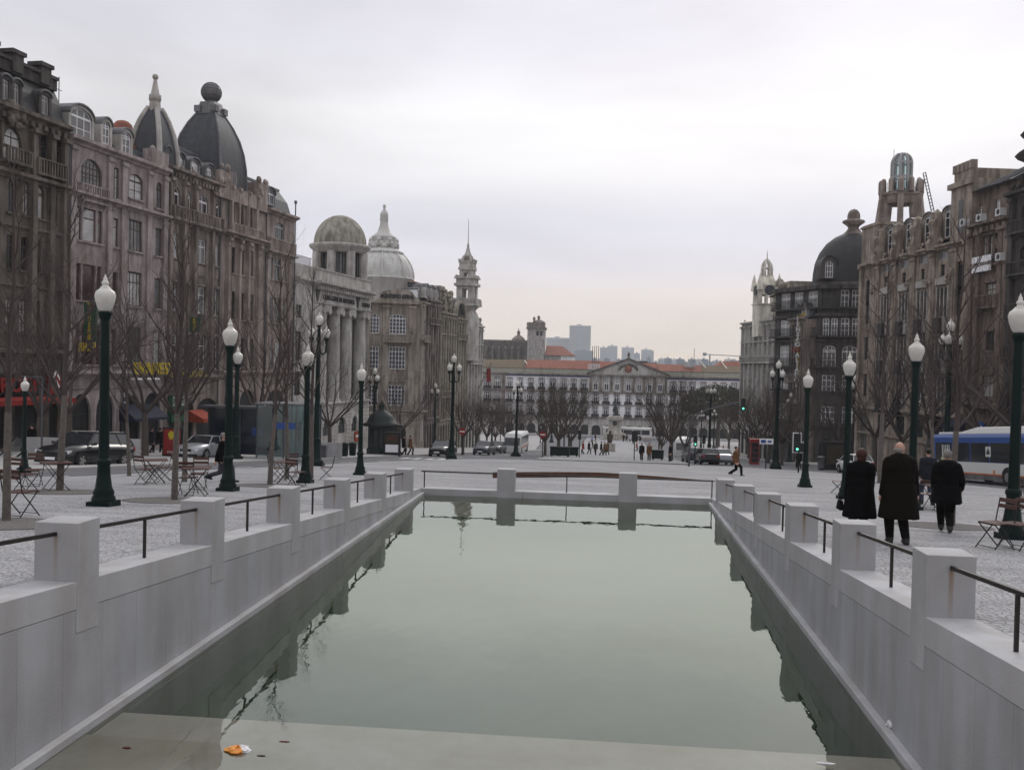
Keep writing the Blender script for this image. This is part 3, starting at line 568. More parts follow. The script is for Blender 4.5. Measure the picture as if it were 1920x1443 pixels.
for k,(px,Y,pt,v,lb) in enumerate(((70,47,520,0,'old bare tree at the far left before the red shop sign'),(128,46,500,1,'old bare tree behind the slim tree by the estate car'),(272,55,520,2,'old bare tree with thick trunk left of the red advertising panel'),(335,58,560,1,'old bare tree behind the red advertising panel'),
    (478,68,560,0,'old bare tree with a leaning forked trunk right of the glass shelter'),(618,82,640,2,'old spreading bare tree before the columned bank'),(745,95,690,1,'old bare tree behind the domed kiosk'),
    (1737,78,600,0,'old bare tree before the tan building behind the walking man'),(1640,84,620,2,'old bare tree at the left end of the tan building'),(1685,80,640,1,'old bare tree before the middle of the tan building'),(1840,70,560,2,'old bare tree behind the blue bus'),(1915,64,520,1,'old bare tree at the far right edge behind the bus'),(1575,92,690,0,'old bare tree before the dark domed corner building'))):
    tree(plane[v],px,850,pt,9.5,lb,gpn,k*1.7+.5,Y)
gr_='dense reddish bare trees along the avenue'
ordn=['first','second','third','fourth','fifth','sixth','seventh','eighth','ninth','tenth','eleventh','twelfth']
for k,(px,Y,pt) in enumerate(((868,100,738),(893,112,742),(912,125,745),(928,140,750),(946,152,752),(962,168,752),(978,185,762))):
    tree(red[k%2],px,850,pt,9,'bare reddish tree on the left pavement, %s of the far row from the left'%ordn[k],gr_,k*2.1,Y,1.1)
for k,(px,Y,pt) in enumerate(((1496,88,740),(1466,98,722),(1441,108,726),(1422,120,730),(1404,134,738),(1386,150,742),(1366,170,746))):
    tree(red[(k+1)%2],px,850,pt,9,'bare reddish tree on the right pavement, %s of the far row from the right'%ordn[k],gr_,k*1.9,Y,1.15)
gm='large bare trees on the median'
for k,(px,Y,pt,v,wd,lb) in enumerate(((1047,104,716,0,1.,'large dense bare tree in front on the median, left of the equestrian statue'),(1022,112,742,0,.95,'bare median tree behind the no entry sign, left end of the clump'),(1070,118,738,0,.9,'bare tree on the median, right end of the clump left of the statue'),(1258,100,712,0,1.0,'large dense bare tree on the median right of the statue, front one'),(1240,114,760,0,.9,'smaller bare tree behind the large median tree right of the statue'),(1285,122,772,0,.9,'bare tree right of the large median tree on the right'))):
    tree(big,px,850,pt,12.5,lb,gm,k*1.1,Y,wd)
# round evergreen beyond the traffic light
random.seed(5); p=gpd(1345,205); mb=MB()
for k in range(5200):
    u=random.uniform(-1,1); a=random.uniform(0,2*pi); r_=random.uniform(.72,1.0); q=math.sqrt(1-u*u)
    c=Vector((8.2*r_*q*math.cos(a),5.5*r_*q*math.sin(a),8.6+4.2*r_*u*(1 if u>0 else .55)+random.uniform(-.4,.4))); s=random.uniform(.2,.42)
    t1=Vector((random.uniform(-1,1),random.uniform(-1,1),random.uniform(-1,1))).normalized()*s; t2=t1.orthogonal().normalized()*s*.7
    mb.poly([c-t1,c+t2,c+t1,c-t2])
er=thing('evergreen_tree',p,'wide rounded dark green tree behind the traffic light arm','tree')
mb.build('crown','evergreen',er); mb=MB(); mb.tube([(0,0,-.3),(0,0,4),(.3,0,7.5)],.5,.3,8); mb.build('trunk','bark',er)
# rings of gravel round the trees of the square
for k,(px,pb) in enumerate(((12,982),(112,922),(321,938),(506,910),(1768,986),(1650,905),(1895,905))):
    p=gp(px,pb); mb=MB(); n_=28
    ring=[(1.05*math.cos(2*pi*i/n_),1.05*math.sin(2*pi*i/n_)) for i in range(n_)]
    mb.poly([(x,y,-.077*y+.006) for x,y in ring]); rows=[[(x*f,y*f,-.077*y*f+zz) for x,y in ring] for f,zz in ((.985,.006),(.985,.009),(1.015,.009),(1.015,.0))]; mb.grid(rows,1,False,closed=True)
    tag(mb.build('tree_pit',['soil','rail_iron'],None,p),kind='structure')
# ================================================================ buildings
WINC={}
class Bld:
    """a building whose street front lies on the plane X=a+bY; u runs left to right as seen, z up from its ground"""
    def __init__(s,name,label,side,pl,pr,pyref,depth=14,a=None,b=None,cat='building'):
        s.a,s.b,s.sg=(-42,.115,1) if side=='L' else (42,-.15,-1)
        if a is not None: s.a=a
        if b is not None: s.b=b
        s.k=math.sqrt(1+s.b*s.b)
        p0=s.hit(pl,pyref); p1=s.hit(pr,pyref); s.Y0=p0.y; s.w=s.len(p1.y)
        s.zb=G((p0.y+p1.y)/2); s.D=depth
        s.root=thing(name,(p0.x,p0.y,s.zb),label,cat); ang=math.atan2(1,s.b) if side=='L' else math.atan2(-1,-s.b)
        s.root.rotation_euler=(0,0,ang); s.body=MB(); s.trim=MB(); s.nwin=0
    def hit(s,px,py):
        r=ray(px,py); q=r[0]/r[1]; Y=s.a/(q-s.b); return Vector((q*Y,Y,r[2]/r[1]*Y))
    def len(s,Y): return (Y-s.Y0)*s.sg*s.k
    def z(s,px,py): return s.hit(px,py).z-s.zb
    def u(s,px,z):
        py=500
        for _ in range(4):
            h=s.hit(px,py); py=Pj(h.x,h.y,z+s.zb)[1]
        return s.len(s.hit(px,py).y)
    def sc(s,u):          # metres per photo pixel at u
        Y=s.Y0+u/s.k*s.sg; return Y/1800
    # ---- wall with real openings
    def wall(s,x0,x1,z0,z1,wins=(),y=0,rev=.22,m=0,body=None):
        B=body or s.body
        X=sorted({x0,x1,*[w[0] for w in wins],*[w[1] for w in wins]}); Z=sorted({z0,z1,*[w[2] for w in wins],*[w[3] for w in wins]})
        X=[x for x in X if x0-1e-6<=x<=x1+1e-6]; Z=[z for z in Z if z0-1e-6<=z<=z1+1e-6]
        for i in range(len(X)-1):
            run=None
            for j in range(len(Z)-1):
                cx,cz=(X[i]+X[i+1])/2,(Z[j]+Z[j+1])/2
                inw=any(w[0]<cx<w[1] and w[2]<cz<w[3] for w in wins)
                if inw:
                    if run is not None: B.poly([(X[i],y,run),(X[i+1],y,run),(X[i+1],y,Z[j]),(X[i],y,Z[j])],m); run=None
                elif run is None: run=Z[j]
            if run is not None: B.poly([(X[i],y,run),(X[i+1],y,run),(X[i+1],y,Z[-1]),(X[i],y,Z[-1])],m)
        for w in wins:
            a,b,c,d=w[:4]; arch=w[4] if len(w)>4 else 0
            zs=d-arch; yr=y+rev
            B.poly([(a,y,c),(b,y,c),(b,yr,c),(a,yr,c)],m); B.poly([(a,y,c),(a,yr,c),(a,yr,zs),(a,y,zs)],m); B.poly([(b,yr,c),(b,y,c),(b,y,zs),(b,yr,zs)],m)
            if arch:
                n=8; cx=(a+b)/2; hw=(b-a)/2; P=[(cx-hw*math.cos(pi*i/n),zs+arch*math.sin(pi*i/n)) for i in range(n+1)]
                for i in range(n): B.poly([(P[i][0],y,P[i][1]),(P[i][0],yr,P[i][1]),(P[i+1][0],yr,P[i+1][1]),(P[i+1][0],y,P[i+1][1])],m)
                B.poly([(P[i][0],y-.0,P[i][1]) for i in range(n//2+1)]+[(a,y,d)],m); B.poly([(P[i][0],y-.0,P[i][1]) for i in range(n//2,n+1)]+[(b,y,d)],m)
            else: B.poly([(a,y,zs),(a,yr,zs),(b,yr,zs),(b,y,zs)],m)
    def window(s,a,b,c,d,arch=0,fr='wood_dark',gl='glass',nx=2,nz=2,y=0,dep=.13,top=.3,parent=None,bw=.07):
        """frame with its bars; the pane is its sub-part"""
        W,H=round(b-a,2),round(d-c,2); ar=round(arch,2); key=(W,H,ar,fr,nx,nz,top,bw)
        if key not in WINC:
            f=MB(); t=bw; f.box(0,t,0,.06,0,H-ar); f.box(W-t,W,0,.06,0,H-ar); f.box(t,W-t,0,.06,0,t)
            if not ar: f.box(t,W-t,0,.06,H-t,H)
            else:
                n=8; rows=[[(W/2-(W/2-q)*math.cos(pi*i/n),yy,H-ar+(ar-q)*math.sin(pi*i/n)) for i in range(n+1)] for q,yy in ((0,0),(t,0),(t,.06))]
                f.grid(rows,0,False); f.box(t,W-t,0,.055,H-ar-t/2,H-ar+t/2)
            for i in range(1,nx):
                x=W*i/nx; f.box(x-t*.4,x+t*.4,.005,.05,t,H-(0 if ar else t)-ar*.25)
            zz=H*(1-top)
            if nz>=2: f.box(t,W-t,.003,.055,zz-t*.5,zz+t*.5)
            for j in range(1,nz-1): z_=zz*j/(nz-1); f.box(t,W-t,.01,.045,z_-t*.3,z_+t*.3)
            g=MB()
            if ar:
                n=8; g.poly([(0,.03,0),(W,.03,0)]+[(W/2+W/2*math.cos(pi*i/n),.03,H-ar+ar*math.sin(pi*i/n)) for i in range(n+1)])
            else: g.poly([(0,.03,0),(W,.03,0),(W,.03,H),(0,.03,H)])
            WINC[key]=(f.mesh('window',[fr]),g)
        fm,g=WINC[key]
        gk=key+(gl,)
        if gk not in WINC: WINC[gk]=g.mesh('pane',[gl])
        o=link(fm,'window',parent or s.root,(a,y+dep,c)); link(WINC[gk],'pane',o)
        s.nwin+=1; return o
    def wins(s,lst,rnd=None,**kw):
        """lst: (a,b,c,d[,arch]); glass drawn from a mix"""
        gls=kw.pop('gls',['glass','glass','glass_mid','curtain'])
        for k,w in enumerate(lst):
            g=random.Random(int(w[0]*97+w[2]*31)+k).choice(gls); s.window(*w[:4],arch=w[4] if len(w)>4 else 0,gl=g,**kw)
    def course(s,z,h=.22,pr=.25,x0=None,x1=None,y=0,m=0,mb=None):
        B=mb or s.trim; a=(0 if x0 is None else x0)+.012; b=(s.w if x1 is None else x1)-.012
        B.prism([(y-.0-pr,z+h*.55),(y-pr,z+h),(y+.05,z+h*1.12),(y+.05,z),(y-pr*.25,z),(y-pr*.4,z+h*.3)],a,b,m,axis='x')
    def dentils(s,z,h=.2,pr=.18,step=.5,x0=0,x1=None,y=0,m=0):
        x1=s.w if x1 is None else x1; x=x0+step*.3
        while x<x1-.2: s.trim.box(x,x+step*.5,y-pr,y+.02,z,z+h,m); x+=step
    def pil(s,x,z0,z1,w_=.5,pr=.16,y=0,m=0,cap=True,base=False):
        s.trim.box(x-w_/2,x+w_/2,y-pr,y+.02,z0,z1,m)
        if cap: s.trim.box(x-w_*.62,x+w_*.62,y-pr*1.6,y+.02,z1-.35,z1-.08,m)
        if base: s.trim.box(x-w_*.6,x+w_*.6,y-pr*1.5,y+.02,z0,z0+.4,m)
    def sill(s,a,b,c,m=0,pr=.14,h=.12): s.trim.box(a-.12,b+.12,-pr,.02,c-h,c,m)
    def hood(s,a,b,d,m=0): s.trim.box(a-.15,b+.15,-.16,.02,d+.06,d+.24,m)
    def balcony(s,a,b,z,pr=.8,h=.95,stone=True,m='stone_grey',name='balcony',n=None):
        B=MB(); B.box(a,b,-pr,.0,z-.16,z); B.box(a,b,-pr,-pr+.12,z+h-.1,z+h); k=int((b-a)/(.24 if stone else .16))
        for x in (a,b-.14): B.box(x,x+.14,-pr,-pr+.14,z,z+h-.1)
        for x in (a,b-.1): B.box(x,x+.1,-pr+.14,-.02,z+h-.1,z+h)
        for i in range(1,k):
            x=a+(b-a)*i/k
            if stone: B.box(x-.05,x+.05,-pr+.02,-pr+.11,z,z+h-.1)
            else: B.box(x-.012,x+.012,-pr+.04,-pr+.065,z,z+h-.1)
        for x in (a+.15,b-.4): B.prism([(-pr*.85,z-.16),(0,z-.16),(0,z-.6)],x,x+.25,0,axis='x')
        return B.build(name,m,s.root)
    def shell(s,z0,z1,m=0,top=True,y=0,x0=None,x1=None):
        """sides, back and flat top behind the front"""
        a=(0 if x0 is None else x0)+.01;b=(s.w if x1 is None else x1)-.01; B=s.body
        B.poly([(a,y,z0),(a,y,z1),(a,s.D,z1),(a,s.D,z0)],m); B.poly([(b,y,z1),(b,y,z0),(b,s.D,z0),(b,s.D,z1)],m); B.poly([(a,s.D,z0),(a,s.D,z1),(b,s.D,z1),(b,s.D,z0)],m)
        if top: B.poly([(a,y,z1),(b,y,z1),(b,s.D,z1),(a,s.D,z1)],m)
    def mansard(s,x0,x1,z0,z1,y0=.35,y1=2.4,m='slate',ridge=1.2,name='roof',m2='zinc'):
        B=MB(); a=x0+.02;b=x1-.02; D=s.D-.1
        B.grid([[(a,y0,z0),(b,y0,z0)],[(a,y0+(y1-y0)*.35,z0+(z1-z0)*.55),(b,y0+(y1-y0)*.35,z0+(z1-z0)*.55)],[(a,y1,z1),(b,y1,z1)]],0,False)
        zr=z1+ridge; ym=(y1+D)/2
        B.poly([(a,y1,z1),(b,y1,z1),(b,ym,zr),(a,ym,zr)],1); B.poly([(a,ym,zr),(b,ym,zr),(b,D,z1),(a,D,z1)],1); B.poly([(a,D,z1),(b,D,z1),(b,D,z0),(a,D,z0)],0)
        for x,f in ((a,1),(b,-1)): B.poly([(x,y0,z0),(x,y0+(y1-y0)*.35,z0+(z1-z0)*.55),(x,y1,z1),(x,ym,zr),(x,D,z1),(x,D,z0)][::f],0)
        B.box(a,b,y1-.12,y1+.15,z1-.05,z1+.16,1)
        return B.build(name,[m,m2],s.root)
    def dormer(s,a,b,c,d,y=.3,dp=2.6,arch=.35,wall='stone_grey',fr='frame_white',gl='glass_mid',nx=2,nz=2,roof='zinc',fw=.22):
        r=link(None,'dormer',s.root,(0,0,0)); B=MB(); n=8; t=fw
        B.box(a-t,a,y,y+dp,c-.12,d-arch); B.box(b,b+t,y,y+dp,c-.12,d-arch); B.box(a,b,y,y+.3,c-.16,c)
        cx=(a+b)/2; hw=(b-a)/2
        inn=[(cx-hw*math.cos(pi*i/n),d-arch+arch*math.sin(pi*i/n)) for i in range(n+1)]; o_=[(cx-(hw+t)*math.cos(pi*i/n),d-arch+(arch+t)*math.sin(pi*i/n)) for i in range(n+1)]
        B.grid([[(x,y,z) for x,z in inn],[(x,y,z) for x,z in o_]],0,False)
        B.grid([[(x,y-.12,z+.02) for x,z in o_],[(x*1.0,y-.12,z+.13) for x,z in o_],[(x,y+dp,z+.13) for x,z in o_]],1,False); B.grid([[(x,y-.12,z+.02) for x,z in o_],[(x,y+dp,z+.02) for x,z in o_]],1,False)
        B.build('dormer_wall',[wall,roof],r)
        s.window(a,b,c,d,arch=arch,fr=fr,gl=gl,nx=nx,nz=nz,y=y,dep=.1,parent=r); return r
    def pipe(s,x,z0,z1,y=-.12):
        B=MB(); B.tube([(x,y,z0),(x,y,z1)],.06,.06,6); B.box(x-.12,x+.12,y-.1,y+.1,z1-.3,z1); B.build('drainpipe','pipe',s.root)
    def orn(s,cx,z,r,n=7,seed=1,y=-.15,m=0):
        """carved stone cluster"""
        q=random.Random(seed)
        for i in range(n): s.trim.ball((cx+q.uniform(-1,1)*r,y+q.uniform(-.08,.08),z+q.uniform(-1,1)*r*.9),r*q.uniform(.22,.45),m,7,4,sy=.7)
    def mw(s,x,y,z=0): return s.root.matrix_basis@Vector((x,y,z))
    def zat(s,px,py,cx,cy): r_=ray(px,py); return r_[2]/r_[1]*s.mw(cx,cy).y-s.zb
    def cxat(s,px,py,cx,cy):
        for _ in range(8):
            p=s.mw(cx,cy); d=atY(px,py,p.y).x-p.x; q=s.mw(cx+1,cy)-p; cx+=d/(q.x-q.y*p.x/p.y) if abs(q.x-q.y*p.x/p.y)>1e-3 else 0
        return cx
    def finish(s,bm,tm=None):
        s.body.build('wall',bm if isinstance(bm,list) else [bm],s.root)
        if s.trim.v: s.trim.build('stone_trim',[tm or (bm if not isinstance(bm,list) else bm[0])]+(bm[1:] if isinstance(bm,list) else []),s.root)
def letters(text,mat_,size,depth=.05,spacing=1.0,name='lettering',vert=False,bold=0):
    cu=bpy.data.curves.new(name,'FONT'); cu.body=text; cu.size=size; cu.extrude=depth; cu.align_x='CENTER'; cu.align_y='CENTER'; cu.space_character=spacing; cu.offset=bold
    if vert: cu.space_line=.82
    o=bpy.data.objects.new(name,cu); C.objects.link(o); bpy.context.view_layer.update()
    me=bpy.data.meshes.new_from_object(o.evaluated_get(bpy.context.evaluated_depsgraph_get())); C.objects.unlink(o); bpy.data.objects.remove(o)
    me.materials.clear(); me.materials.append(M[mat_]); me.transform(Matrix.Rotation(pi/2,4,'X')); return me
def strokes(n,mat_,size,seed):
    """letter-like strokes for writing too small to read"""
    q=random.Random(seed); B=MB(); adv=size*.8
    for i in range(n):
        x=(i-n/2+.5)*adv; k=q.choice((0,1,2,3)); t=size*.13; h=size*.5; w_=size*.28
        if k in (0,1,3): B.box(x-w_,x-w_+t,-.03,.03,-h,h)
        if k in (1,2): B.box(x-w_,x+w_,-.03,.03,h-t,h)
        if k in (0,2): B.box(x-w_,x+w_,-.03,.03,-t/2,t/2)
        if k in (1,2,3): B.box(x-w_,x+w_,-.03,.03,-h,-h+t)
        if k in (0,2): B.box(x+w_-t,x+w_,-.03,.03,-h,h*.9)
    return B.mesh('lettering',[mat_])
def fit(me,w_):
    xs=[v.co.x for v in me.vertices]; k=w_/(max(xs)-min(xs)); me.transform(Matrix.Diagonal((k,1,k**.35,1))); return me
def put(me,name,par,x,y,z,rz=0):
    return link(me,name,par,(x,y,z),rz)
def cols(b,lst,z): return [(b.u(x0,z),b.u(x1,z)) for x0,x1 in lst]

# ---------------- left 1: the dark building at the left edge
b=Bld('town_house','dark sooty stone building with slate mansard and parapet posts at the far left edge','L',-260,123,420)
zt,zm,zc=b.z(94,124),b.z(118,165),b.z(118,248)
zA0,zA1=b.z(108,332),b.z(108,262); zB0,zB1=b.z(75,410),b.z(75,348); zC0,zC1=b.z(68,511),b.z(68,449); zD0,zD1=b.z(78,625),b.z(78,565); zs=b.z(110,670)
bays=[cols(b,[(66,90),(97,115)],zA0)]
uA=[(b.u(67,zA0),b.u(90,zA0)),(b.u(97,zA0),b.u(115,zA0))]; arch_=(b.u(6,zA0),b.u(41,zA0))
pitch=b.u(104,zB0)-b.u(66,zB0)
wl=[]
wl+=[(*uA[0],zA0,zA1),(*uA[1],zA0,zA1),(*arch_,zA0+.2,zA1-.2,1.1)]
cB=cols(b,[(14,30),(43,56),(65,83),(89,106)],zB0); wl+=[(x0,x1,zB0,zB1,.5) for x0,x1 in cB]
cC=cols(b,[(12,26),(39,53),(63,76),(84,98)],zC0); wl+=[(x0,x1,zC0,zC1) for x0,x1 in cC]
cD=cols(b,[(10,26),(36,50),(59,74),(82,97)],zD0); wl+=[(x0,x1,zD0,zD1) for x0,x1 in cD]
base=list(wl)
for k in (1,2,3):
    d=-k*(cB[3][1]-cB[0][0]+.9); wl+=[(w[0]+d,w[1]+d,*w[2:]) for w in base if w[0]+d>.3]
gd=b.u(28,3); gd2=b.u(83,3); wl+=[(gd,gd2,0,4.0),(max(.3,gd-9),gd-.8,0,4.0),(b.u(92,2),b.u(108,2),0,3.6)]
b.wall(0,b.w,-1.5,zc,wl); b.wins(wl[:-3],fr='wood_dark',gls=['glass','glass','curtain','blind'])
for w_ in wl[-3:]: b.window(*w_[:4],fr='black_iron',gl='dark_inside',nx=4,nz=2,bw=.09)
b.shell(-1.5,zc); b.course(zc-.1,.5,.55); b.dentils(zc-.4,.3,.3,.6); b.course(zA0-.9,.45,.5); b.course(zB0-.95,.25,.2); b.course(zs,.45,.6); b.course(zC0-1.1,.2,.15)
for x0,x1 in cB: b.hood(x0,x1,zB1); b.sill(x0,x1,zB0)
for x0,x1 in cC+cD: b.sill(x0,x1,zC0); b.sill(x0,x1,zD0)
for x in (b.u(60,zA0),b.u(93.5,zA0),b.u(118,zA0)): b.pil(x,zs+.5,zc-.4,.42,.3)
for k in range(5): b.orn(b.u(23,zA0)-k*.02,zA1+.5,.7,9,k,y=-.25)
b.balcony(b.u(61,zA0),b.u(118,zA0),zA0-.1,.45,.9,True,'stone_dark'); b.balcony(arch_[0]-.3,arch_[1]+.3,zA0+.1,.55,.8,True,'stone_dark')
b.mansard(0,b.w,zc+.5,zm,.2,1.0,'slate_dark',.3,m2='slate_dark')
zd0,zd1=b.z(88,215),b.z(88,178)
for x0,x1 in ((8,20),(29,40),(81,95)):
    a1,a2=b.u(x0,zd0),b.u(x1,zd0); b.dormer(a1,a2,zd0,zd1,.12,2.,.12,'stone_black','frame_grey','glass_mid')
    b.dormer(a1-13,a2-13,zd0,zd1,.12,2.,.12,'stone_black','frame_grey','glass_mid')
B=MB(); x=b.w
B.box(0,b.w-.02,.75,1.15,zm-.1,zt-.45); B.box(0,b.w-.02,.6,1.3,zt-.45,zt-.25)
for px in (-40,0,50,102): xx=b.u(px,zt); B.box(max(xx-.45,0),min(xx+.45,b.w-.03),.55,1.4,zm,zt+.05); B.box(max(xx-.6,0),min(xx+.6,b.w-.03),.45,1.5,zt+.05,zt+.3)
B.build('parapet','stone_black',b.root)
b.pipe(b.w-.25,0,zc)
b.finish('stone_dark')
# its shop front: red awning and red letters
zw=b.z(60,745); A1=MB(); A1.prism([(-1.5,zw-.35),(-1.5,zw-.05),(0,zw+.1),(0,zw-.35)],b.u(-60,zw),b.u(104,zw),axis='x')
aw=thing('awning',b.root.location.copy(),'red awning over the entrance of the dark shop at the left edge','awning'); aw.rotation_euler=b.root.rotation_euler; A1.build('cloth','red_awning',aw)
sg=thing('shop_sign',b.root.location.copy(),'red shop letters on a dark panel with a red square and white double chevron','sign'); sg.rotation_euler=b.root.rotation_euler
z0_,z1_=b.z(60,735),b.z(60,708); P_=MB(); P_.box(b.u(-70,z0_),b.u(80,z0_),-.25,-.02,z0_-.1,z1_+.3); P_.build('panel','dark_inside',sg)
me=letters('CITROEN','red_paint',(z1_-z0_)*1.35,.06,1.25,bold=.03); put(me,'lettering',sg,(b.u(-52,z0_)+b.u(60,z0_))/2,-.33,(z0_+z1_)/2)
q0,q1=b.u(85,z0_),b.u(103,z0_); P_=MB(); P_.box(q0,q1,-.4,-.02,z0_-.15,z1_+.25); ps=P_.build('logo_panel','red_paint',sg)
P_=MB(); 
for dz in (0,.55):
    zz=z0_+.15+dz; xm=(q0+q1)/2; hw=(q1-q0)*.38
    P_.prism([(xm-hw,zz),(xm,zz+.45),(xm+hw,zz),(xm+hw,zz+.2),(xm,zz+.65),(xm-hw,zz+.2)],-.44,-.38)
P_.build('chevron','white_letter',ps)

# ---------------- left 2: pinkish stone, pale dormers and the small pointed turret
b=Bld('town_house','pinkish grey stone building with pale rounded dormers and a small pointed turret roof','L',124,312,420)
zc=b.z(227,299); z1t,z1b=b.z(240,322),b.z(240,369); zs1=b.z(227,387); z2t,z2b=b.z(252,413),b.z(252,471); z3t,z3b=b.z(236,508),b.z(236,572); z4t,z4b=b.z(245,613),b.z(245,684); zsg=b.z(230,705); z5t=b.z(230,727)
W1=cols(b,[(151,191)],z1b)[0]; W2=cols(b,[(212,223)],z1b)[0]; W3=cols(b,[(242,268)],z1b)[0]; W4=cols(b,[(292,305)],z1b)[0]; V1=cols(b,[(143,192)],z2b)[0]
wl=[(*W1,z1b-.2,z1t,1.0),(*W2,z1b-.4,z1t),(*W3,z1b,z1t,.5),(*W4,z1b-.2,z1t,.5)]
third=(V1[1]-V1[0])/4
tri=[(V1[0],V1[0]+third*.8),(V1[0]+third,V1[0]+third*3),(V1[0]+third*3.2,V1[1])]
f2=[];
for zb_,zt_ in ((z2b,z2t),(z3b,z3t),(z4b,z4t)):
    f2+=[(*t_,zb_,zt_) for t_ in tri]+[(*W2,zb_,zt_-.2),(*W3,zb_,zt_),(*W4,zb_,zt_-.15)]
gr=[(b.u(133,2),b.u(170,2),0,z5t-.3,1.4),(b.u(180,2),b.u(214,2),0,z5t-.3,1.4),(b.u(224,2),b.u(262,2),0,z5t-.5,1.3),(b.u(270,2),b.u(300,2),0,z5t-.4,1.2)]
b.wall(0,b.w,-1.5,zc,wl+f2+gr)
b.wins(wl[:1],fr='wood_dark',gls=['glass_mid'],nx=6,nz=3); b.wins(wl[1:],fr='wood_dark',gls=['curtain','glass_mid'],nx=2,nz=3)
for w_ in f2:
    wide=w_[1]-w_[0]>1.6; b.window(*w_,fr='wood_red' if w_[0]<W2[1]+.1 else 'wood_dark',gl=random.Random(int(w_[0]*9+w_[2]*7)).choice(['glass','curtain','glass_mid']) if w_[3]>z3t+.1 or w_[0]>W3[0]-.2 else ('glass_red' if w_[3]>z4t+.5 else 'glass_red'),nx=4 if wide and w_[0]>W2[1] else (2 if wide else 1),nz=2)
for w_ in gr: b.window(*w_[:4],arch=w_[4],fr='frame_green',gl='dark_inside',nx=3,nz=2,dep=.16,top=.34)
b.shell(-1.5,zc)
b.course(zc-.05,.5,.5); b.course(zs1-.15,.35,.55); b.course(zsg,.35,.6); b.course(z5t-.05,.2,.15)
b.balcony(V1[0]+.1,b.u(200,z1b),z1b-1.0,.35,1.0,True,'stone_pinkish'); 
for w_ in wl[1:]+f2: b.sill(w_[0],w_[1],w_[2])
for w_ in (W3,): 
    for zz in (z1b,z2b,z3b): b.trim.box(w_[0],w_[1],-.06,.02,zz-1.5,zz-.35)
for px in (134,203,229,277,311):
    x=b.u(px,z2b); b.pil(min(max(x,.28),b.w-.28),zsg+.3,zc-.1,.55,.18); b.orn(min(max(x,.3),b.w-.3),z2t+.3,.3,5,int(px))
b.pipe(b.u(232,z2b),0,zc); b.pipe(.12,0,zc)
zm=b.z(190,232); b.mansard(0,b.w,zc+.45,zm,.3,2.2,'slate',1.1,m2='tile_red')
for (x0,x1,pt,pb,nx) in ((137,176,204,262,3),(197,210,228,270,2),(234,249,248,288,2)):
    zb_,zt_=b.z((x0+x1)/2,pb),b.z((x0+x1)/2,pt); b.dormer(b.u(x0,zb_),b.u(x1,zb_),zb_,zt_,.15,3,.55 if nx==3 else .3,'stone_grey','frame_white','glass_mid',nx=nx,nz=3)
# turret roof: pointed four-sided with pale ribs, spire and ball
cy_=2.45; cx=b.cxat(266,240,b.u(275,zc),cy_); hw=1.25; zt0=zc+.2; ztop=b.zat(264,203,cx,cy_); zsp=b.zat(264,147,cx,cy_)
T_=MB(); prof=[(1,0),(1.0,.18),(.95,.38),(.82,.6),(.6,.8),(.38,.94),(.27,1.0)]
for s_ in range(4):
    rows=[]
    for f,h_ in prof:
        a1=[(-1,-1),(1,-1),(1,1),(-1,1)][s_]; a2=[(-1,-1),(1,-1),(1,1),(-1,1)][(s_+1)%4]
        rows.append([(cx+hw*f*a1[0],hw+.1+hw*f*a1[1],zt0+(ztop-zt0)*h_),(cx+hw*f*a2[0],hw+.1+hw*f*a2[1],zt0+(ztop-zt0)*h_)])
    T_.grid(rows,0,True)
tr=T_.build('turret_roof','slate',b.root)
T_=MB()
for a1 in ((-1,-1),(1,-1),(1,1),(-1,1)): T_.tube([(cx+hw*f*a1[0]*1.01,hw+.1+hw*f*a1[1]*1.01,zt0+(ztop-zt0)*h_) for f,h_ in prof],.24,.18,6)
T_.lathe([(hw*.40,ztop-.45),(hw*.36,ztop+.05),(.42,ztop+.35),(.40,ztop+.5),(.47,ztop+.55),(.47,ztop+.95),(.34,ztop+1.0),(.12,zsp-.1)],10,cx,hw+.1); T_.ball((cx,hw+.1,zsp+.05),.24)
T_.build('spire','stone_grey',tr)
b.orn(b.u(293,zc+1.2),zc+1.0,.7,14,5,y=.1); b.trim.box(b.u(281,zc),b.w-.05,-.15,.6,zc+.4,zc+1.6)
b.finish('stone_pinkish')
A_=MB(); x=b.u(206,b.z(206,140)); zt_=b.z(206,140); A_.tube([(x,4,zm),(x,4,zt_)],.035); A_.tube([(x-.5,4,zt_-1.9),(x+.5,4,zt_-1.9)],.025); A_.tube([(x-.25,4,zt_-.9),(x+.3,4,zt_-.9)],.025)
A_.build('aerial','pipe',b.root)
def vsign(b,px0,px1,pt,pb,text,lm,bm,label,pr=.9,frame=None,name='sign'):
    z1_,z0_=b.z(px0,pt),b.z(px0,pb); x=b.u(px0,z0_); wd=max(.5,(b.u(px1,z0_)-x)*.0+pr)
    g_=thing(name,b.root.matrix_basis@Vector((x,0,0)),label,'sign'); g_.rotation_euler=b.root.rotation_euler
    P_=MB(); P_.box(-.09,.09,-pr-.25,-.25,z0_,z1_); P_.build('panel',bm,g_)
    h=(z1_-z0_)/(len(text)+.3); me=letters(text[0],lm,h*1.0,.03)
    for i,ch in enumerate(text):
        if ch==' ': continue
        c_=h*1.15; put(letters(ch,lm,c_,.03,bold=.02),'letter',g_,-.13 if b.sg>0 else -.13,-pr/2-.25,z1_-h*(i+.65),-pi/2)
    return g_,z0_,z1_
vsign(b,152,158,566,640,'TISSAS','yellow_letter','green_sign','narrow green vertical sign with yellow letters on the pinkish building')
s1=thing('shop_sign',b.root.location.copy(),'small yellow shop letters on the pinkish building behind the branches','sign'); s1.rotation_euler=b.root.rotation_euler
zz=b.z(158,650); put(strokes(4,'yellow_letter',.6,2),'lettering',s1,b.u(158,zz),-.2,zz)
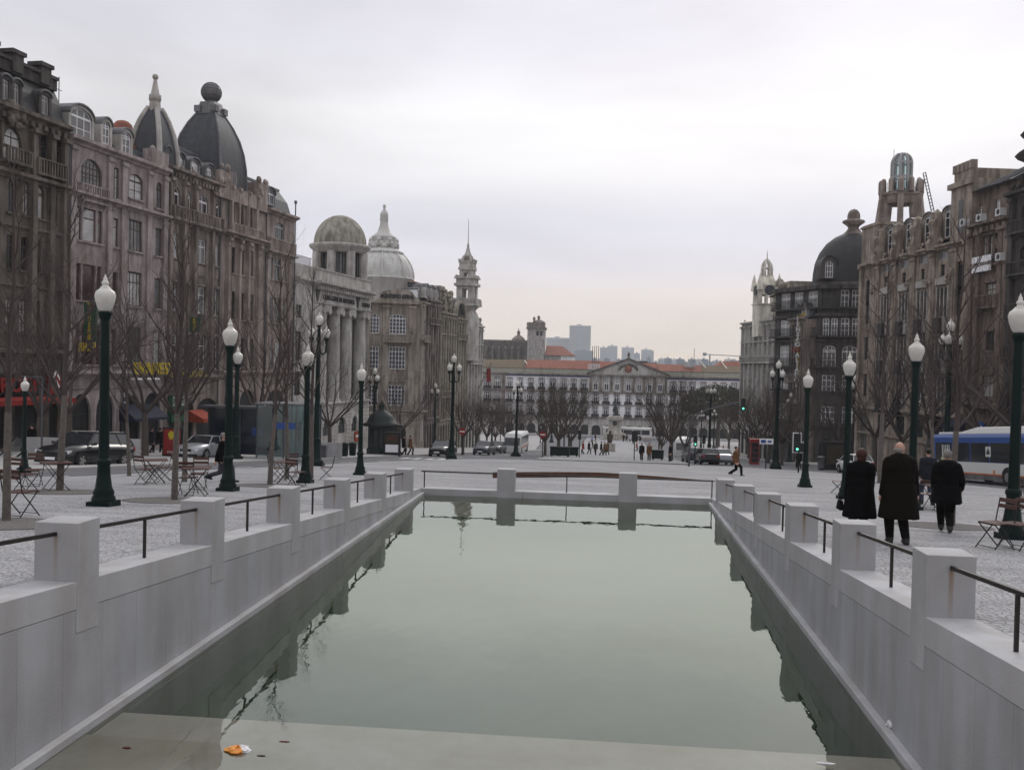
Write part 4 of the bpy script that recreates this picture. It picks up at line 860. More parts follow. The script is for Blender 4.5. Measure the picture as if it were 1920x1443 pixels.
s1=thing('shop_sign',b.root.location.copy(),'big yellow shop letters above a pale canopy on the pinkish building','sign'); s1.rotation_euler=b.root.rotation_euler
zz=b.z(266,694); put(letters('EVANESY','yellow_letter',1.25,.06,1.0,bold=.02),'lettering',s1,(b.u(234,zz)+b.u(308,zz))/2,-.75,zz+.1)
P_=MB(); zz=b.z(255,708); P_.box(b.u(231,zz),b.u(280,zz),-.95,-.62,zz-.12,zz); P_.build('canopy','frame_white',s1)
a_=thing('awning',b.root.location.copy(),'dark blue awning under the arched shop window, beside the red advertising panel','awning'); a_.rotation_euler=b.root.rotation_euler
z1_,z0_=b.z(250,757),b.z(250,785); P_=MB(); P_.prism([(-1.3,z0_-.1),(-1.3,z0_+.1),(-.02,z1_),(-.02,z0_-.1)],b.u(223,z0_),b.u(287,z0_),axis='x'); P_.build('cloth','blue_awning',a_)
s1=thing('house_number',b.root.location.copy(),'pale carved number 15 on the arch glass above the blue awning','sign'); s1.rotation_euler=b.root.rotation_euler; zz=b.z(230,745); put(letters('15','frame_grey',1.4,.03),'lettering',s1,b.u(229,zz),.0,zz)

# ---------------- left 3: brown stained stone with arched loggia
b=Bld('town_house','brown stained stone building with arched loggia and four small dormers beside the big dome','L',312.6,413,440)
zc=b.z(355,334); z1t,z1b=b.z(353,358),b.z(353,394); zs1=b.z(353,422); z2t,z2b=b.z(380,450),b.z(380,494); z3t,z3b=b.z(376,538),b.z(376,588); z4t,z4b=b.z(376,630),b.z(376,692); zsg=b.z(370,712); z5t=b.z(370,735)
CC=[(319,337),(347,358),(371,390),(400,412)]
lg=[(x0,x1,z1b,z1t,.55) for x0,x1 in cols(b,CC,z1b)]
lo=[]
for zb_,zt_,cc in ((z2b,z2t,[(315,333),(344,354),(369,386),(399,410)]),(z3b,z3t,[(313,331),(343,352),(366,384),(397,407)]),(z4b,z4t,[(313,331),(343,352),(366,384),(397,407)])): lo+=[(x0,x1,zb_,zt_) for x0,x1 in cols(b,cc,zb_)]
gr=[(b.u(316,2),b.u(334,2),0,z5t-.4,1),(b.u(340,2),b.u(362,2),0,z5t-.4,1.1),(b.u(368,2),b.u(408,2),0,z5t-.5,1.2)]
b.wall(0,b.w,-1.5,zc,lg+lo+gr); b.wins(lg,fr='frame_white',gls=['glass_red','curtain','glass'],nx=2); b.wins(lo,fr='frame_white',gls=['glass','curtain','glass_mid','glass'],nx=2,nz=2)
for w_ in gr: b.window(*w_[:4],arch=w_[4],fr='frame_green',gl='dark_inside',nx=3,nz=2,dep=.16,top=.34)
b.shell(-1.5,zc); b.course(zc-.05,.45,.5); b.dentils(zc-.35,.3,.3,.5); b.course(zs1-.1,.3,.5); b.course(zsg,.4,.5)
for w_ in lo: b.sill(w_[0],w_[1],w_[2]); b.trim.box(w_[0],w_[1],-.06,.02,w_[2]-1.1,w_[2]-.3)
for w_ in lo[4:]: b.hood(w_[0],w_[1],w_[3])
b.balcony(.2,b.w-.2,z1b-.9,.55,.9,True,'stone_brown')
for px in (315,342,363,395): b.pil(max(b.u(px,z2b),.3),zsg+.4,zc-.4,.4,.3); b.orn(max(.4,b.u(px,zc)),zc+.55,.35,6,px,y=-.1)
b.pipe(b.w-.2,0,zc)
zm=b.z(365,270); b.mansard(0,b.w,zc+.4,zm,.3,2.3,'slate',.9)
for x0,x1,pt,pb in ((316,322,280,307),(339,348,292,318),(363,376,302,332),(392,402,313,330)):
    zb_,zt_=b.z((x0+x1)/2,pb),b.z((x0+x1)/2,pt); b.dormer(b.u(x0,zb_),b.u(x1,zb_),zb_,zt_,.2,2.6,.25,'zinc','frame_white','curtain')
B=MB(); x=b.u(300,zm+3); 
B.box(1.2,2.8,4.5,6.1,zm-.5,zm+.8); B.lathe([(.8,zm+.8),(.75,zm+1.2),(.45,zm+1.5),(.1,zm+1.6)],10,2,5.3); B.build('chimney','tile_red',b.root)
b.finish('stone_brown')
vsign(b,351,357,594,622,'SF','yellow_letter','green_sign','short green vertical sign with yellow letters on the brown stained building')
s1=thing('shop_sign',b.root.location.copy(),'row of small yellow letters over the brown building shopfront','sign'); s1.rotation_euler=b.root.rotation_euler
zz=b.z(330,700); put(strokes(13,'yellow_letter',.5,5),'lettering',s1,(b.u(316,zz)+b.u(365,zz))/2,-.65,zz)
s1=thing('shop_sign',b.root.location.copy(),'small green shop sign board with white letters above the red advertising panel','sign'); s1.rotation_euler=b.root.rotation_euler
zz=b.z(320,752); P_=MB(); P_.box(b.u(314,zz),b.u(342,zz),-.4,-.02,zz-1.6,zz+.45); P_.build('panel','green_sign',s1); P_=MB(); P_.box(b.u(315,zz),b.u(341,zz),-.44,-.39,zz-.35,zz+.35); P_.build('white_panel','frame_grey',s1); put(letters('BENETTON','green_sign',.62,.02),'lettering',s1,b.u(328,zz),-.46,zz)
a_=thing('awning',b.root.location.copy(),'small orange red awning left of the glass shelter','awning'); a_.rotation_euler=b.root.rotation_euler
z1_,z0_=b.z(365,768),b.z(365,783); P_=MB(); P_.prism([(-1.4,z0_-.3),(-1.4,z0_),(-.02,z1_),(-.02,z0_-.3)],b.u(352,z0_),b.u(378,z0_),axis='x'); P_.build('cloth','orange_awning',a_)

# ---------------- left 4: the building with the big dark dome and globe
b=Bld('domed_building','tall stone building crowned by a big dark square dome and lattice globe','L',413.6,552,440,depth=15)
uD1=b.u(496,b.z(490,455)); zb1=b.z(440,432); zc=b.z(448,372); zB=b.z(522,404)
a1t,a1b=b.z(452,384),b.z(452,421); zs1=b.z(450,444); r2t,r2b=b.z(452,467),b.z(452,515); r3t,r3b=b.z(452,546),b.z(452,600); r4t,r4b=b.z(452,634),b.z(452,688); zsg=b.z(450,703); z5t=b.z(450,724)
ww=[(x0,x1,a1b,a1t,.45) for x0,x1 in cols(b,[(435,441),(448,457),(466,474)],a1b)]
for zb_,zt_ in ((r2b,r2t),(r3b,r3t),(r4b,r4t)): ww+=[(x0,x1,zb_,zt_) for x0,x1 in cols(b,[(434,441),(448,458),(467,475)],zb_)]
e1t,e1b=b.z(525,418),b.z(525,449); es=b.z(525,476); e2t,e2b=b.z(522,485),b.z(522,526); e3t,e3b=b.z(522,559),b.z(522,606); e4t,e4b=b.z(522,640),b.z(522,697)
ew=[(x0,x1,e1b,e1t,.4) for x0,x1 in cols(b,[(515,533)],e1b)]
for zb_,zt_ in ((e2b,e2t),(e3b,e3t),(e4b,e4t)): ew+=[(x0,x1,zb_,zt_) for x0,x1 in cols(b,[(506,511),(513.5,527),(530,536)],zb_)]
gr=[(b.u(420,2),b.u(438,2),0,z5t-.3,1),(b.u(448,2),b.u(478,2),0,z5t-.3,1.3),(b.u(498,2),b.u(533,2),0,z5t-.4,1.5)]
b.wall(0,uD1,-1.5,zc,ww+[w_ for w_ in gr if w_[1]<uD1]); b.wall(uD1,b.w,-1.5,zB,ew+[w_ for w_ in gr if w_[1]>=uD1])
b.wins(ww,fr='wood_dark',gls=['glass','glass','glass_mid'],nx=2); b.wins(ew,fr='frame_grey',gls=['glass','glass','curtain'],nx=2)
for w_ in gr: b.window(*w_[:4],arch=w_[4],fr='frame_green',gl='dark_inside',nx=3,nz=2,dep=.16,top=.34)
b.shell(-1.5,zc,x1=uD1); b.shell(-1.5,zB,x0=uD1)
b.course(zs1-.2,.4,.7,x1=uD1); b.course(zB-.1,.45,.6,x0=uD1); b.course(es-.2,.3,.5,x0=uD1); b.course(zsg,.4,.5)
b.balcony(b.u(431,a1b),uD1-.5,a1b-1.2,.35,1.1,True,'stone_tan'); b.balcony(uD1+.5,b.w-.2,e1b-1.3,.35,1.2,True,'stone_tan')
for w_ in ww[3:]+ew: b.sill(w_[0],w_[1],w_[2])
for w_ in ww[3:]: b.trim.box(w_[0],w_[1],-.05,.02,w_[2]-1.6,w_[2]-.5)
for px in (424,445,462,481): x=b.u(px,r2b); b.pil(x,zsg+.4,zs1-.3,.36,.35); b.orn(x,r2t-.1,.28,4,px,y=-.4)
for px in (431,444.5,461.5,478): x=b.u(px,a1b); b.pil(x,zs1,zc+.9,.3,.3)
for px in (500,541): b.pil(b.u(px,e2b),zsg+.4,es-.3,.4,.2)
# scalloped gable over the arches, flanking piers
n=24; x0,x1=b.u(430,zc),b.u(480,zc); P_=[(x0+(x1-x0)*i/n,zc+.2+.55*abs(math.sin(3*pi*i/n))) for i in range(n+1)]
b.trim.prism([(x0,zc-.5)]+P_+[(x1,zc-.5)],-.25,.3)
for px,pt,wd in ((418,322,2.2),(487,345,2.0)): x=b.u(px,zc); b.trim.box(x-wd/2,x+wd/2,-.3,1.2,zc-.5,b.z(px,pt)); b.orn(x,b.z(px,pt)-.3,.8,12,px,y=-.2)
b.pipe(b.u(425,r2b),0,zc); b.pipe(b.w-.15,0,zB+2,y=-.15); b.pipe(uD1+.1,0,zB)
# square dome
u0,u1=b.u(416,zc),b.u(466,zc+3); hw=(u1-u0)/2; yc=hw+.35; cx=b.cxat(395,260,(u0+u1)/2,yc); zl=b.zat(392,214,cx,yc); print('dome',cx,(u0+u1)/2,hw,zl-zc)
H_=zl-zc; prof=[(1,0),(1.0,.2),(.975,.38),(.91,.55),(.79,.71),(.60,.86),(.36,1.0)]
T_=MB(); cs=((-1,-1),(1,-1),(1,1),(-1,1))
for s_ in range(4):
    rows=[[(cx+hw*f*a_[0],yc+hw*f*a_[1],zc+H_*h_) for a_ in (cs[s_],cs[(s_+1)%4])] for f,h_ in prof]; T_.grid(rows,0,True)
dm=T_.build('dome','slate',b.root)
T_=MB()
for a_ in cs: T_.tube([(cx+hw*f*a_[0],yc+hw*f*a_[1],zc+H_*h_) for f,h_ in prof],.13,.1,5)
T_.build('dome_rib','zinc',dm)
zg=b.zat(392.5,174,cx,yc); T_=MB(); q=hw*.36; T_.hexa([(cx-q*1.15,yc-q*1.15,zl-.15),(cx+q*1.15,yc-q*1.15,zl-.15),(cx+q*1.15,yc+q*1.15,zl-.15),(cx-q*1.15,yc+q*1.15,zl-.15),(cx-q*.8,yc-q*.8,zl+.95),(cx+q*.8,yc-q*.8,zl+.95),(cx+q*.8,yc+q*.8,zl+.95),(cx-q*.8,yc+q*.8,zl+.95)])
for a_ in cs: T_.box(cx+q*.9*a_[0]-.3,cx+q*.9*a_[0]+.3,yc+q*.9*a_[1]-.3,yc+q*.9*a_[1]+.3,zl,zl+.55)
T_.lathe([(q*.7,zl+.95),(q*.5,zl+1.15),(.3,zl+1.4),(.3,zg-.7)],10,cx,yc); T_.build('pedestal','zinc',dm)
T_=MB(); T_.ball((cx,yc,zg),.86,0,20,14); gb=T_.build('globe','glass_mid',dm)
T_=MB()
for i in range(9): t=pi*i/9; T_.tube([(cx+0.885*math.cos(t)*math.cos(a*pi/12),yc+0.885*math.sin(t)*math.cos(a*pi/12),zg+0.885*math.sin(a*pi/12)) for a in range(25)],.028,.028,3,cap=False)
for j in range(-3,4): z_=zg+j*.25; r_=math.sqrt(max(0,.785-(j*.25)**2)); T_.tube([(cx+r_*math.cos(a*pi/12),yc+r_*math.sin(a*pi/12),z_) for a in range(25)],.028,.028,3,cap=False)
T_.build('lattice','zinc',gb)
x=b.u(442,b.z(442,336)); zz=b.z(442,336); T_=MB(); T_.prism([(x+.55*math.cos(2*pi*i/14),zz+.65*math.sin(2*pi*i/14)) for i in range(14)],.15,1.0,0); T_.prism([(x+.38*math.cos(2*pi*i/14),zz+.48*math.sin(2*pi*i/14)) for i in range(14)],.12,.2,1); T_.build('oculus','zinc' if False else ['stone_tan','glass'],dm)
zm=b.z(500,330); b.mansard(uD1-1.5,b.w,zB+.3,b.z(510,340),.3,1.8,'slate',.2)
zb_,zt_=b.z(510,382),b.z(510,356); b.dormer(b.u(503,zb_),b.u(518,zb_),zb_,zt_,.2,2.2,.35,'zinc','frame_white','glass')
b.finish('stone_tan')

# ---------------- left 5: the columned bank
b=Bld('bank_building','grey stone columned bank with long frieze lettering and a round stone dome','L',553,693,560,depth=22)
uM=b.u(589,b.z(589,540)); zat=b.z(640,514); zk=b.z(640,546); zfr=b.z(640,553); zfb=b.z(640,577); zcap=b.z(640,588); zp=b.z(640,755); zrt=zp-.3
L_=[(x0,x1,b.z(560,pb),b.z(560,pt)) for (x0,x1),(pt,pb) in [((b.u(554,b.z(560,600)),b.u(565.5,b.z(560,600))),q) for q in ((571,595),(621,675),(696,741))]]
b.wall(0,uM,-1.5,zat,L_+[(b.u(557,3),b.u(566,3),0.3,3.4)],y=0); b.wins(L_,fr='frame_green',gls=['glass'],nx=2); b.window(b.u(557,3),b.u(566,3),.3,3.4,gl='glass',fr='frame_green')
# colonnade: wall set back behind giant columns
cpx=[(603,619),(630,643),(653,664),(678,690.5)]
cols_=[(b.u((x0+x1)/2,(zcap+zp)/2)) for x0,x1 in cpx]
colr=[.78,.74,.74,.76]
bw=[]
for i in range(3):
    m_=(cols_[i]+cols_[i+1])/2
    for pt,pb in ((584,600),(625,690),(705,742)): bw.append((m_-.75,m_+.75,b.z(625,pb),b.z(625,pt)))
b.wall(uM+1.9,b.w,zp,zfb,bw,y=1.5)
for w_ in bw: b.window(*w_,fr='frame_green',gl='glass',nx=2,nz=2,y=1.5)
b.body.box(uM,uM+1.9,-.15,1.6,-1.5,zfb)                       # corner pier
b.body.box(uM+1.8,b.w-.01,.05,1.6,zp-.01,zp+.02)
ar=[]
for i,(x0,x1) in enumerate(((603,618),(632,645),(657,667))): ar.append((b.u(x0,3),b.u(x1,3),1.6,zp-1.6,.85))
b.wall(uM+1.9,b.w,-1.5,zp,ar,y=-.15); b.wins(ar,fr='frame_green',gls=['glass'],nx=2,nz=3,y=-.15)
z_=.6
while z_<zp-.3:
    for xa,xb in ((uM,ar[0][0]-.25),(ar[0][1]+.25,ar[1][0]-.25),(ar[1][1]+.25,ar[2][0]-.25),(ar[2][1]+.25,b.w-.02)): b.trim.box(xa,xb,-.22,-.14,z_,z_+.36)
    b.trim.box(0.02,L_[0][0]-.3,-.07,.01,z_,z_+.36); z_+=.46
for w_ in ar: b.trim.prism([(w_[0]-.25,w_[3]-.9)]+[((w_[0]+w_[1])/2-(1.0+.5)*math.cos(pi*i/8),w_[3]-.85+1.35*math.sin(pi*i/8)) for i in range(9)]+[(w_[1]+.25,w_[3]-.9)]+[((w_[0]+w_[1])/2+(w_[1]-w_[0])/2*math.cos(pi*i/8),w_[3]-.85+.85*math.sin(pi*i/8)) for i in range(9)],-.24,-.14)
b.shell(-1.5,zat,y=.0)
b.body.box(uM,b.w-.02,-.15,1.7,zfb,zat)                       # entablature and attic
b.course(zp-.15,.3,.35,x0=uM,y=-.15); b.course(zk,.55,.85,x0=uM-.3,y=-.15); b.course(zk+.05,.5,.5,x1=uM); b.dentils(zk-.32,.32,.55,.62,uM,b.w-.1,y=-.15); b.course(zfb,.22,.15,x0=uM,y=-.15); b.course(zat-.2,.22,.12,x0=uM,y=-.15)
for x,r_ in zip(cols_,colr):
    T_=MB(); T_.lathe([(r_*1.25,zp+.02),(r_*1.25,zp+.3),(r_*1.08,zp+.45),(r_,zp+.6),(r_*.98,(zp+zcap)/2),(r_*.88,zcap-.1)],20,x,.75,rib=.05)
    T_.box(x-r_*1.25,x+r_*1.25,-.15,1.6,zcap+.35,zfb)
    for sx in (-1,1): T_.prism([(x+sx*r_*1.0+.42*math.cos(2*pi*i/10),zcap+.15+.42*math.sin(2*pi*i/10)) for i in range(10)],-.12,1.5)
    T_.box(x-r_*1.05,x+r_*1.05,-.1,1.5,zcap-.05,zcap+.35); T_.build('column','stone_grey',b.root)
zl_=(zfr+zfb)/2+.08; xa,xb=b.u(603,zl_),b.u(661,zl_); hL=(zfr-zfb)*.62
put(fit(letters('CAIXA-GERAL-DE-DEPOSITOS','letter_bronze',hL*.95,.05,1.0,bold=-.012),xb-xa),'lettering',b.root,(xa+xb)/2,-.22,zl_)
put(fit(letters('CREDITO','letter_bronze',hL*.95,.05,1.,bold=-.012),b.u(690,zl_)-b.u(676,zl_)),'lettering',b.root,b.u(683,zl_),-.22,zl_-.05)
for px in (592.5,668): x=b.u(px,zl_); T_=MB(); T_.prism([(x-.55,zl_+.7),(x+.55,zl_+.7),(x,zl_-.8)],-.24,-.15); T_.build('emblem','stone_black',b.root)
s1=thing('shop_sign',b.root.location.copy(),'small orange red lit sign on the bank wall right of its arches','sign'); s1.rotation_euler=b.root.rotation_euler; P_=MB(); zz=b.z(666,817); P_.box(b.u(661,zz),b.u(671,zz),-.35,-.24,zz-.6,zz+.6); P_.build('panel','orange_awning',s1); P_=MB(); P_.box(b.u(662,zz),b.u(670,zz),-.37,-.345,zz-.1,zz+.15); P_.build('stripe','white_letter',s1)
# rotunda with the stone dome
zd0=b.z(640,470); zdt=b.z(638,404); cx_px=637; rr_=51*b.sc(b.u(637,zat))*1.03; cy=rr_*1.02+.6; cx=b.cxat(638,450,b.u(637,zat),cy); zd0=b.zat(638,461,cx,cy); zdt=b.zat(638,404,cx,cy); rr_=51.5*b.mw(cx,cy).y/1800
T_=MB(); T_.lathe([(rr_,zat-.5),(rr_,zat+.1),(.1,zat+.1)],24,cx,cy); T_.lathe([(rr_*.6,zd0-1.0),(rr_,zd0-1.0),(rr_,zd0-.6),(rr_*1.05,zd0-.5),(rr_*1.13,zd0-.25),(rr_*1.13,zd0),(rr_*.97,zd0+.1)],36,cx,cy)
n=8
for i in range(n):
    a=2*pi*i/n+.05; dx,dy=math.cos(a),math.sin(a); T_.lathe([(.55,zat+.0),(.55,zd0-.9)],10,cx+rr_*.9*dx,cy+rr_*.9*dy)
dr=T_.build('drum','stone_grey',b.root)
T_=MB(); T_.lathe([(rr_*.7,zat+.5),(rr_*.7,zd0-1.0)],24,cx,cy); T_.build('glazing','glass_mid',dr)
T_=MB()
for i in range(36): a=2*pi*i/36; T_.tube([(cx+rr_*.72*math.cos(a),cy+rr_*.72*math.sin(a),zat+.5),(cx+rr_*.72*math.cos(a),cy+rr_*.72*math.sin(a),zd0-1.0)],.06,.06,3)
T_.build('glazing_bar','frame_green',dr)
T_=MB(); k=10; T_.lathe([(rr_*.97*math.cos(i*pi/2/k)+.01,zd0+.1+(zdt-zd0-.1)*math.sin(i*pi/2/k)) for i in range(k+1)],36,cx,cy); T_.build('dome','dome_stone',b.root)
T_=MB()
for i in range(30): x=.2+i*(uM-.3)/30; T_.tube([(x,.3,zat),(x,.3,zat+.9)],.02,.02,3)
T_.tube([(.2,.3,zat+.9),(uM,.3,zat+.9)],.03,.03,4); T_.build('roof_railing','pipe',b.root)
b.finish('stone_grey')
# ---------------- left 6: savings bank with the pale scaled dome on a rounded corner
b=Bld('savings_bank','brown stone corner bank with pale scaled dome, white barred windows and black lettering','L',702,800,560,depth=16)
# the corner front turns towards the square: a canted wall at the near end
uA=b.u(786,b.z(786,600)); zt=b.z(745,543); zpar=b.z(745,566); zw1t,zw1b=b.z(745,589),b.z(745,628); zbal=b.z(745,640); zw2t,zw2b=b.z(745,650),b.z(745,693); zw3t,zw3b=b.z(745,722),b.z(745,760); zbs=b.z(745,776); 
mpt=b.root.matrix_basis
bpy.context.view_layer.update(); MW=b.root.matrix_basis.copy()
E_=Vector((uA,0,0))                                            # far edge of the canted front in local space
# canted front: from E_ back to a point further into the block on the near side
wpx=lambda px:(b.u(px,zw1b))
cantdir=Vector((-math.cos(R(62)),math.sin(R(62)),0))
def cant_len(px):    # where along the cant a pixel column falls
    lo,hi=0,30
    for _ in range(30):
        m_=(lo+hi)/2; p=MW@(E_+cantdir*m_); q=Pj(p.x,p.y,zw1b+b.zb)[0]
        if q>px: lo=m_
        else: hi=m_
    return (lo+hi)/2
Lc=cant_len(684)
cr_=link(None,'corner_front',b.root,(E_+cantdir*Lc)[:]); cr_.rotation_euler=(0,0,math.atan2(-cantdir.y,-cantdir.x))
class Sub: pass
cw=[(Lc-cant_len(a_),Lc-cant_len(c_)) for a_,c_ in ((693,711),(730,761),(771,776))]
def zc_(px,py):
    m_=cant_len(px); p=MW@(E_+cantdir*m_); r_=ray(px,py); return r_[2]/r_[1]*p.y-b.zb
Z1t,Z1b=zc_(745,589),zc_(745,626); Z2t,Z2b=zc_(745,650),zc_(745,692); Z3t,Z3b=zc_(745,722),zc_(745,760); ZT=zc_(745,545); ZP=zc_(745,571); ZBL=zc_(745,640); ZS=zc_(745,776); ZD=zc_(745,762)
cb=MB(); wl=[]
for x0,x1 in cw[:2]+[(cw[2][0]-.25,cw[2][1]+.25)]:
    wl+=[(x0,x1,Z1b,Z1t,.6),(x0,x1,Z2b,Z2t),(x0,x1,Z3b,Z3t)]
wl2=[(cw[1][0]-.3,cw[1][1]+.3,0,ZS-1.3,1.3),(cw[0][0]-.2,cw[0][1],0,ZS-1.5,.8)]
b.wall(0,Lc,-1.5,ZP,wl+wl2,body=cb)
w0=cb.build('wall','stone_greige',cr_)
for k,w_ in enumerate(wl): wd=w_[1]-w_[0]>1.5; o=b.window(*w_[:4],arch=w_[4] if len(w_)>4 else 0,fr='frame_white',gl='glass_blue',nx=5 if wd else 3,nz=5,top=.22,parent=cr_,bw=.10)
for w_ in wl2: b.window(*w_[:4],arch=w_[4],fr='frame_green',gl='dark_inside',nx=3,parent=cr_)
tb=MB(); sv=b.trim; b.trim=tb
b.course(ZP-.1,.4,.6,x0=0,x1=Lc); b.course(ZS-.2,.5,.7,x0=0,x1=Lc); b.course(Z3t+.4,.2,.2,x0=0,x1=Lc)
xm=(cw[1][0]+cw[1][1])/2
arc=[(Lc-cant_len(px),zc_(px,py)) for px,py in ((692,566),(704,562),(710,556),(716,546),(724,543.5),(745,542),(764,543.5),(770,547),(776,556),(785,561))]
arc=[(min(max(x,.02),Lc-.02),z) for x,z in arc]
tb.prism([(arc[0][0],ZP)]+arc+[(arc[-1][0],ZP)],-.25,.5)
for x in (cw[0][1]+.9,cw[1][1]+.8,cw[0][0]-.5): b.pil(max(.3,min(x,Lc-.3)),ZS+.4,ZP-.1,.9,.3); b.orn(max(.3,min(x,Lc-.3)),Z1b+.6,.4,5,3,y=-.3)
for w_ in wl: b.sill(w_[0],w_[1],w_[2]); 
b.trim=sv; tb.build('stone_trim','stone_greige',cr_)
tw0,tw1=Lc-cant_len(711),Lc-cant_len(774); me=fit(letters('MONTEPIO GERAL','black_letter',1.0,.06,1.1,bold=.03),tw1-tw0); put(me,'lettering',cr_,(tw0+tw1)/2,-.34,(zc_(742,556)))
rt=b.root; b.root=cr_; b.balcony(cw[1][0]-.9,cw[1][1]+.9,ZBL,1.1,.95,True,'stone_greige'); b.balcony(cw[1][0]-1.4,cw[1][1]+1.6,ZD-.5,1.0,.9,True,'stone_greige'); b.root=rt
# street front beyond the corner
zc=b.z(800,572); ws=[]
for a_,c_ in ((789,792.5),(795,798.3)):
    x0,x1=b.u(a_,zw1b),b.u(c_,zw1b)
    for pt,pb in ((598,630),(655,694),(722,760),(790,825)): ws.append((x0,x1,b.z(795,pb),b.z(795,pt)))
b.wall(uA,b.w,-1.5,zc,ws); b.wins(ws,fr='frame_white',gls=['glass_blue','curtain'],nx=2)
b.course(zc-.1,.4,.6,x0=uA); b.course(b.z(795,640),.3,.7,x0=uA); b.course(b.z(795,774),.4,.6,x0=uA); b.balcony(uA+.4,b.w-.3,b.z(795,640),.9,.9,True,'stone_greige')
x=uA+.5; b.pil(uA+.5,0,zc,.8,.4)
p=E_+cantdir*Lc; B=b.body
B.poly([(p.x,p.y,-1.5),(p.x,p.y,ZP),(p.x+2,b.D+6,ZP),(p.x+2,b.D+6,-1.5)]); B.poly([(b.w,0,ZP),(b.w,0,-1.5),(b.w,b.D+6,-1.5),(b.w,b.D+6,ZP)])
B.poly([(p.x,p.y,ZP-.02),(uA,0,ZP-.02),(b.w,0,ZP-.02),(b.w,b.D+6,ZP-.02),(p.x+2,b.D+6,ZP-.02)])
b.mansard(uA+1,b.w,zc+.3,zc+1.8,2.0,3.0,'slate',.2,m2='tile_red')
for k in range(3): b.dormer(uA+2.2+k*3.6,uA+3.8+k*3.6,zc+.5,zc+2.2,1.0,2,.1,'frame_white','frame_white','glass_mid')
# dome: centre found below the lantern
dc=cant_len(728); q=E_+cantdir*dc; cx,cy=q.x+6.5,q.y+4.8
pw=MW@Vector((cx,cy,0)); scm=pw.y/1800; rD=57*scm
def zd(py,px=733): r_=ray(px,py); return r_[2]/r_[1]*pw.y-b.zb
# shift the centre sideways so that it stands under its spire
for _ in range(4):
    pw=MW@Vector((cx,cy,0)); dx=atY(719.5,450,pw.y).x-pw.x; v=MW.inverted().to_3x3()@Vector((dx,0,0)); cx+=v.x; cy+=v.y
pw=MW@Vector((cx,cy,0)); scm=pw.y/1800; rD=57*scm
T_=MB(); z0=zd(560); zr=zd(525); T_.lathe([(rD*1.0,ZP-1),(rD*1.0,zr-.1),(rD*1.04,zr),(rD*1.04,zr+.25),(rD,zr+.3)],40,cx,cy); T_.build('drum','dome_pale',b.root)
T_=MB(); zt_=zd(477); ang=[i/10*R(50) for i in range(11)]; sinm=math.sin(R(50)); T_.lathe([(rD*math.cos(a_),zr+.3+(zt_-zr-.3)*math.sin(a_)/sinm) for a_ in ang],40,cx,cy); dm=T_.build('dome','dome_pale',b.root)
T_=MB(); rt_=rD*math.cos(R(50)); T_.lathe([(rt_*1.0,zt_),(rt_*1.06,zt_+.15),(rt_*1.0,zt_+.4),(24*scm,zd(466)),(23*scm,zd(462)),(23*scm,zd(448)),(24.5*scm,zd(446)),(23*scm,zd(444)),(13*scm,zd(437)),(8.5*scm,zd(424)),(7*scm,zd(416)),(8*scm,zd(414)),(7.5*scm,zd(406)),(8*scm,zd(404)),(7*scm,zd(399)),(2.6*scm,zd(393)),(2*scm,zd(391)),(3.2*scm,zd(387)),(2*scm,zd(384)),(.02,zd(383))],20,cx,cy)
for i in range(8):
    a_=2*pi*i/8; 
    for t in range(5): aa=a_+t*2*pi/8/5; sag=-.9*math.sin(pi*t/5); T_.ball((cx+25*scm*math.cos(aa),cy+25*scm*math.sin(aa),zd(452)+sag),.42,0,6,4)
T_.build('lantern','dome_pale',dm)
T_=MB()
for i in range(8):
    a_=2*pi*i/8+.3; T_.tube([(cx+rD*1.01*math.cos(t)*math.cos(a_),cy+rD*1.01*math.cos(t)*math.sin(a_),zr+.3+(zt_-zr-.3)*math.sin(t)/sinm) for t in ang],.22,.15,5)
T_.build('dome_rib','dome_pale',dm)
b.finish('stone_greige')

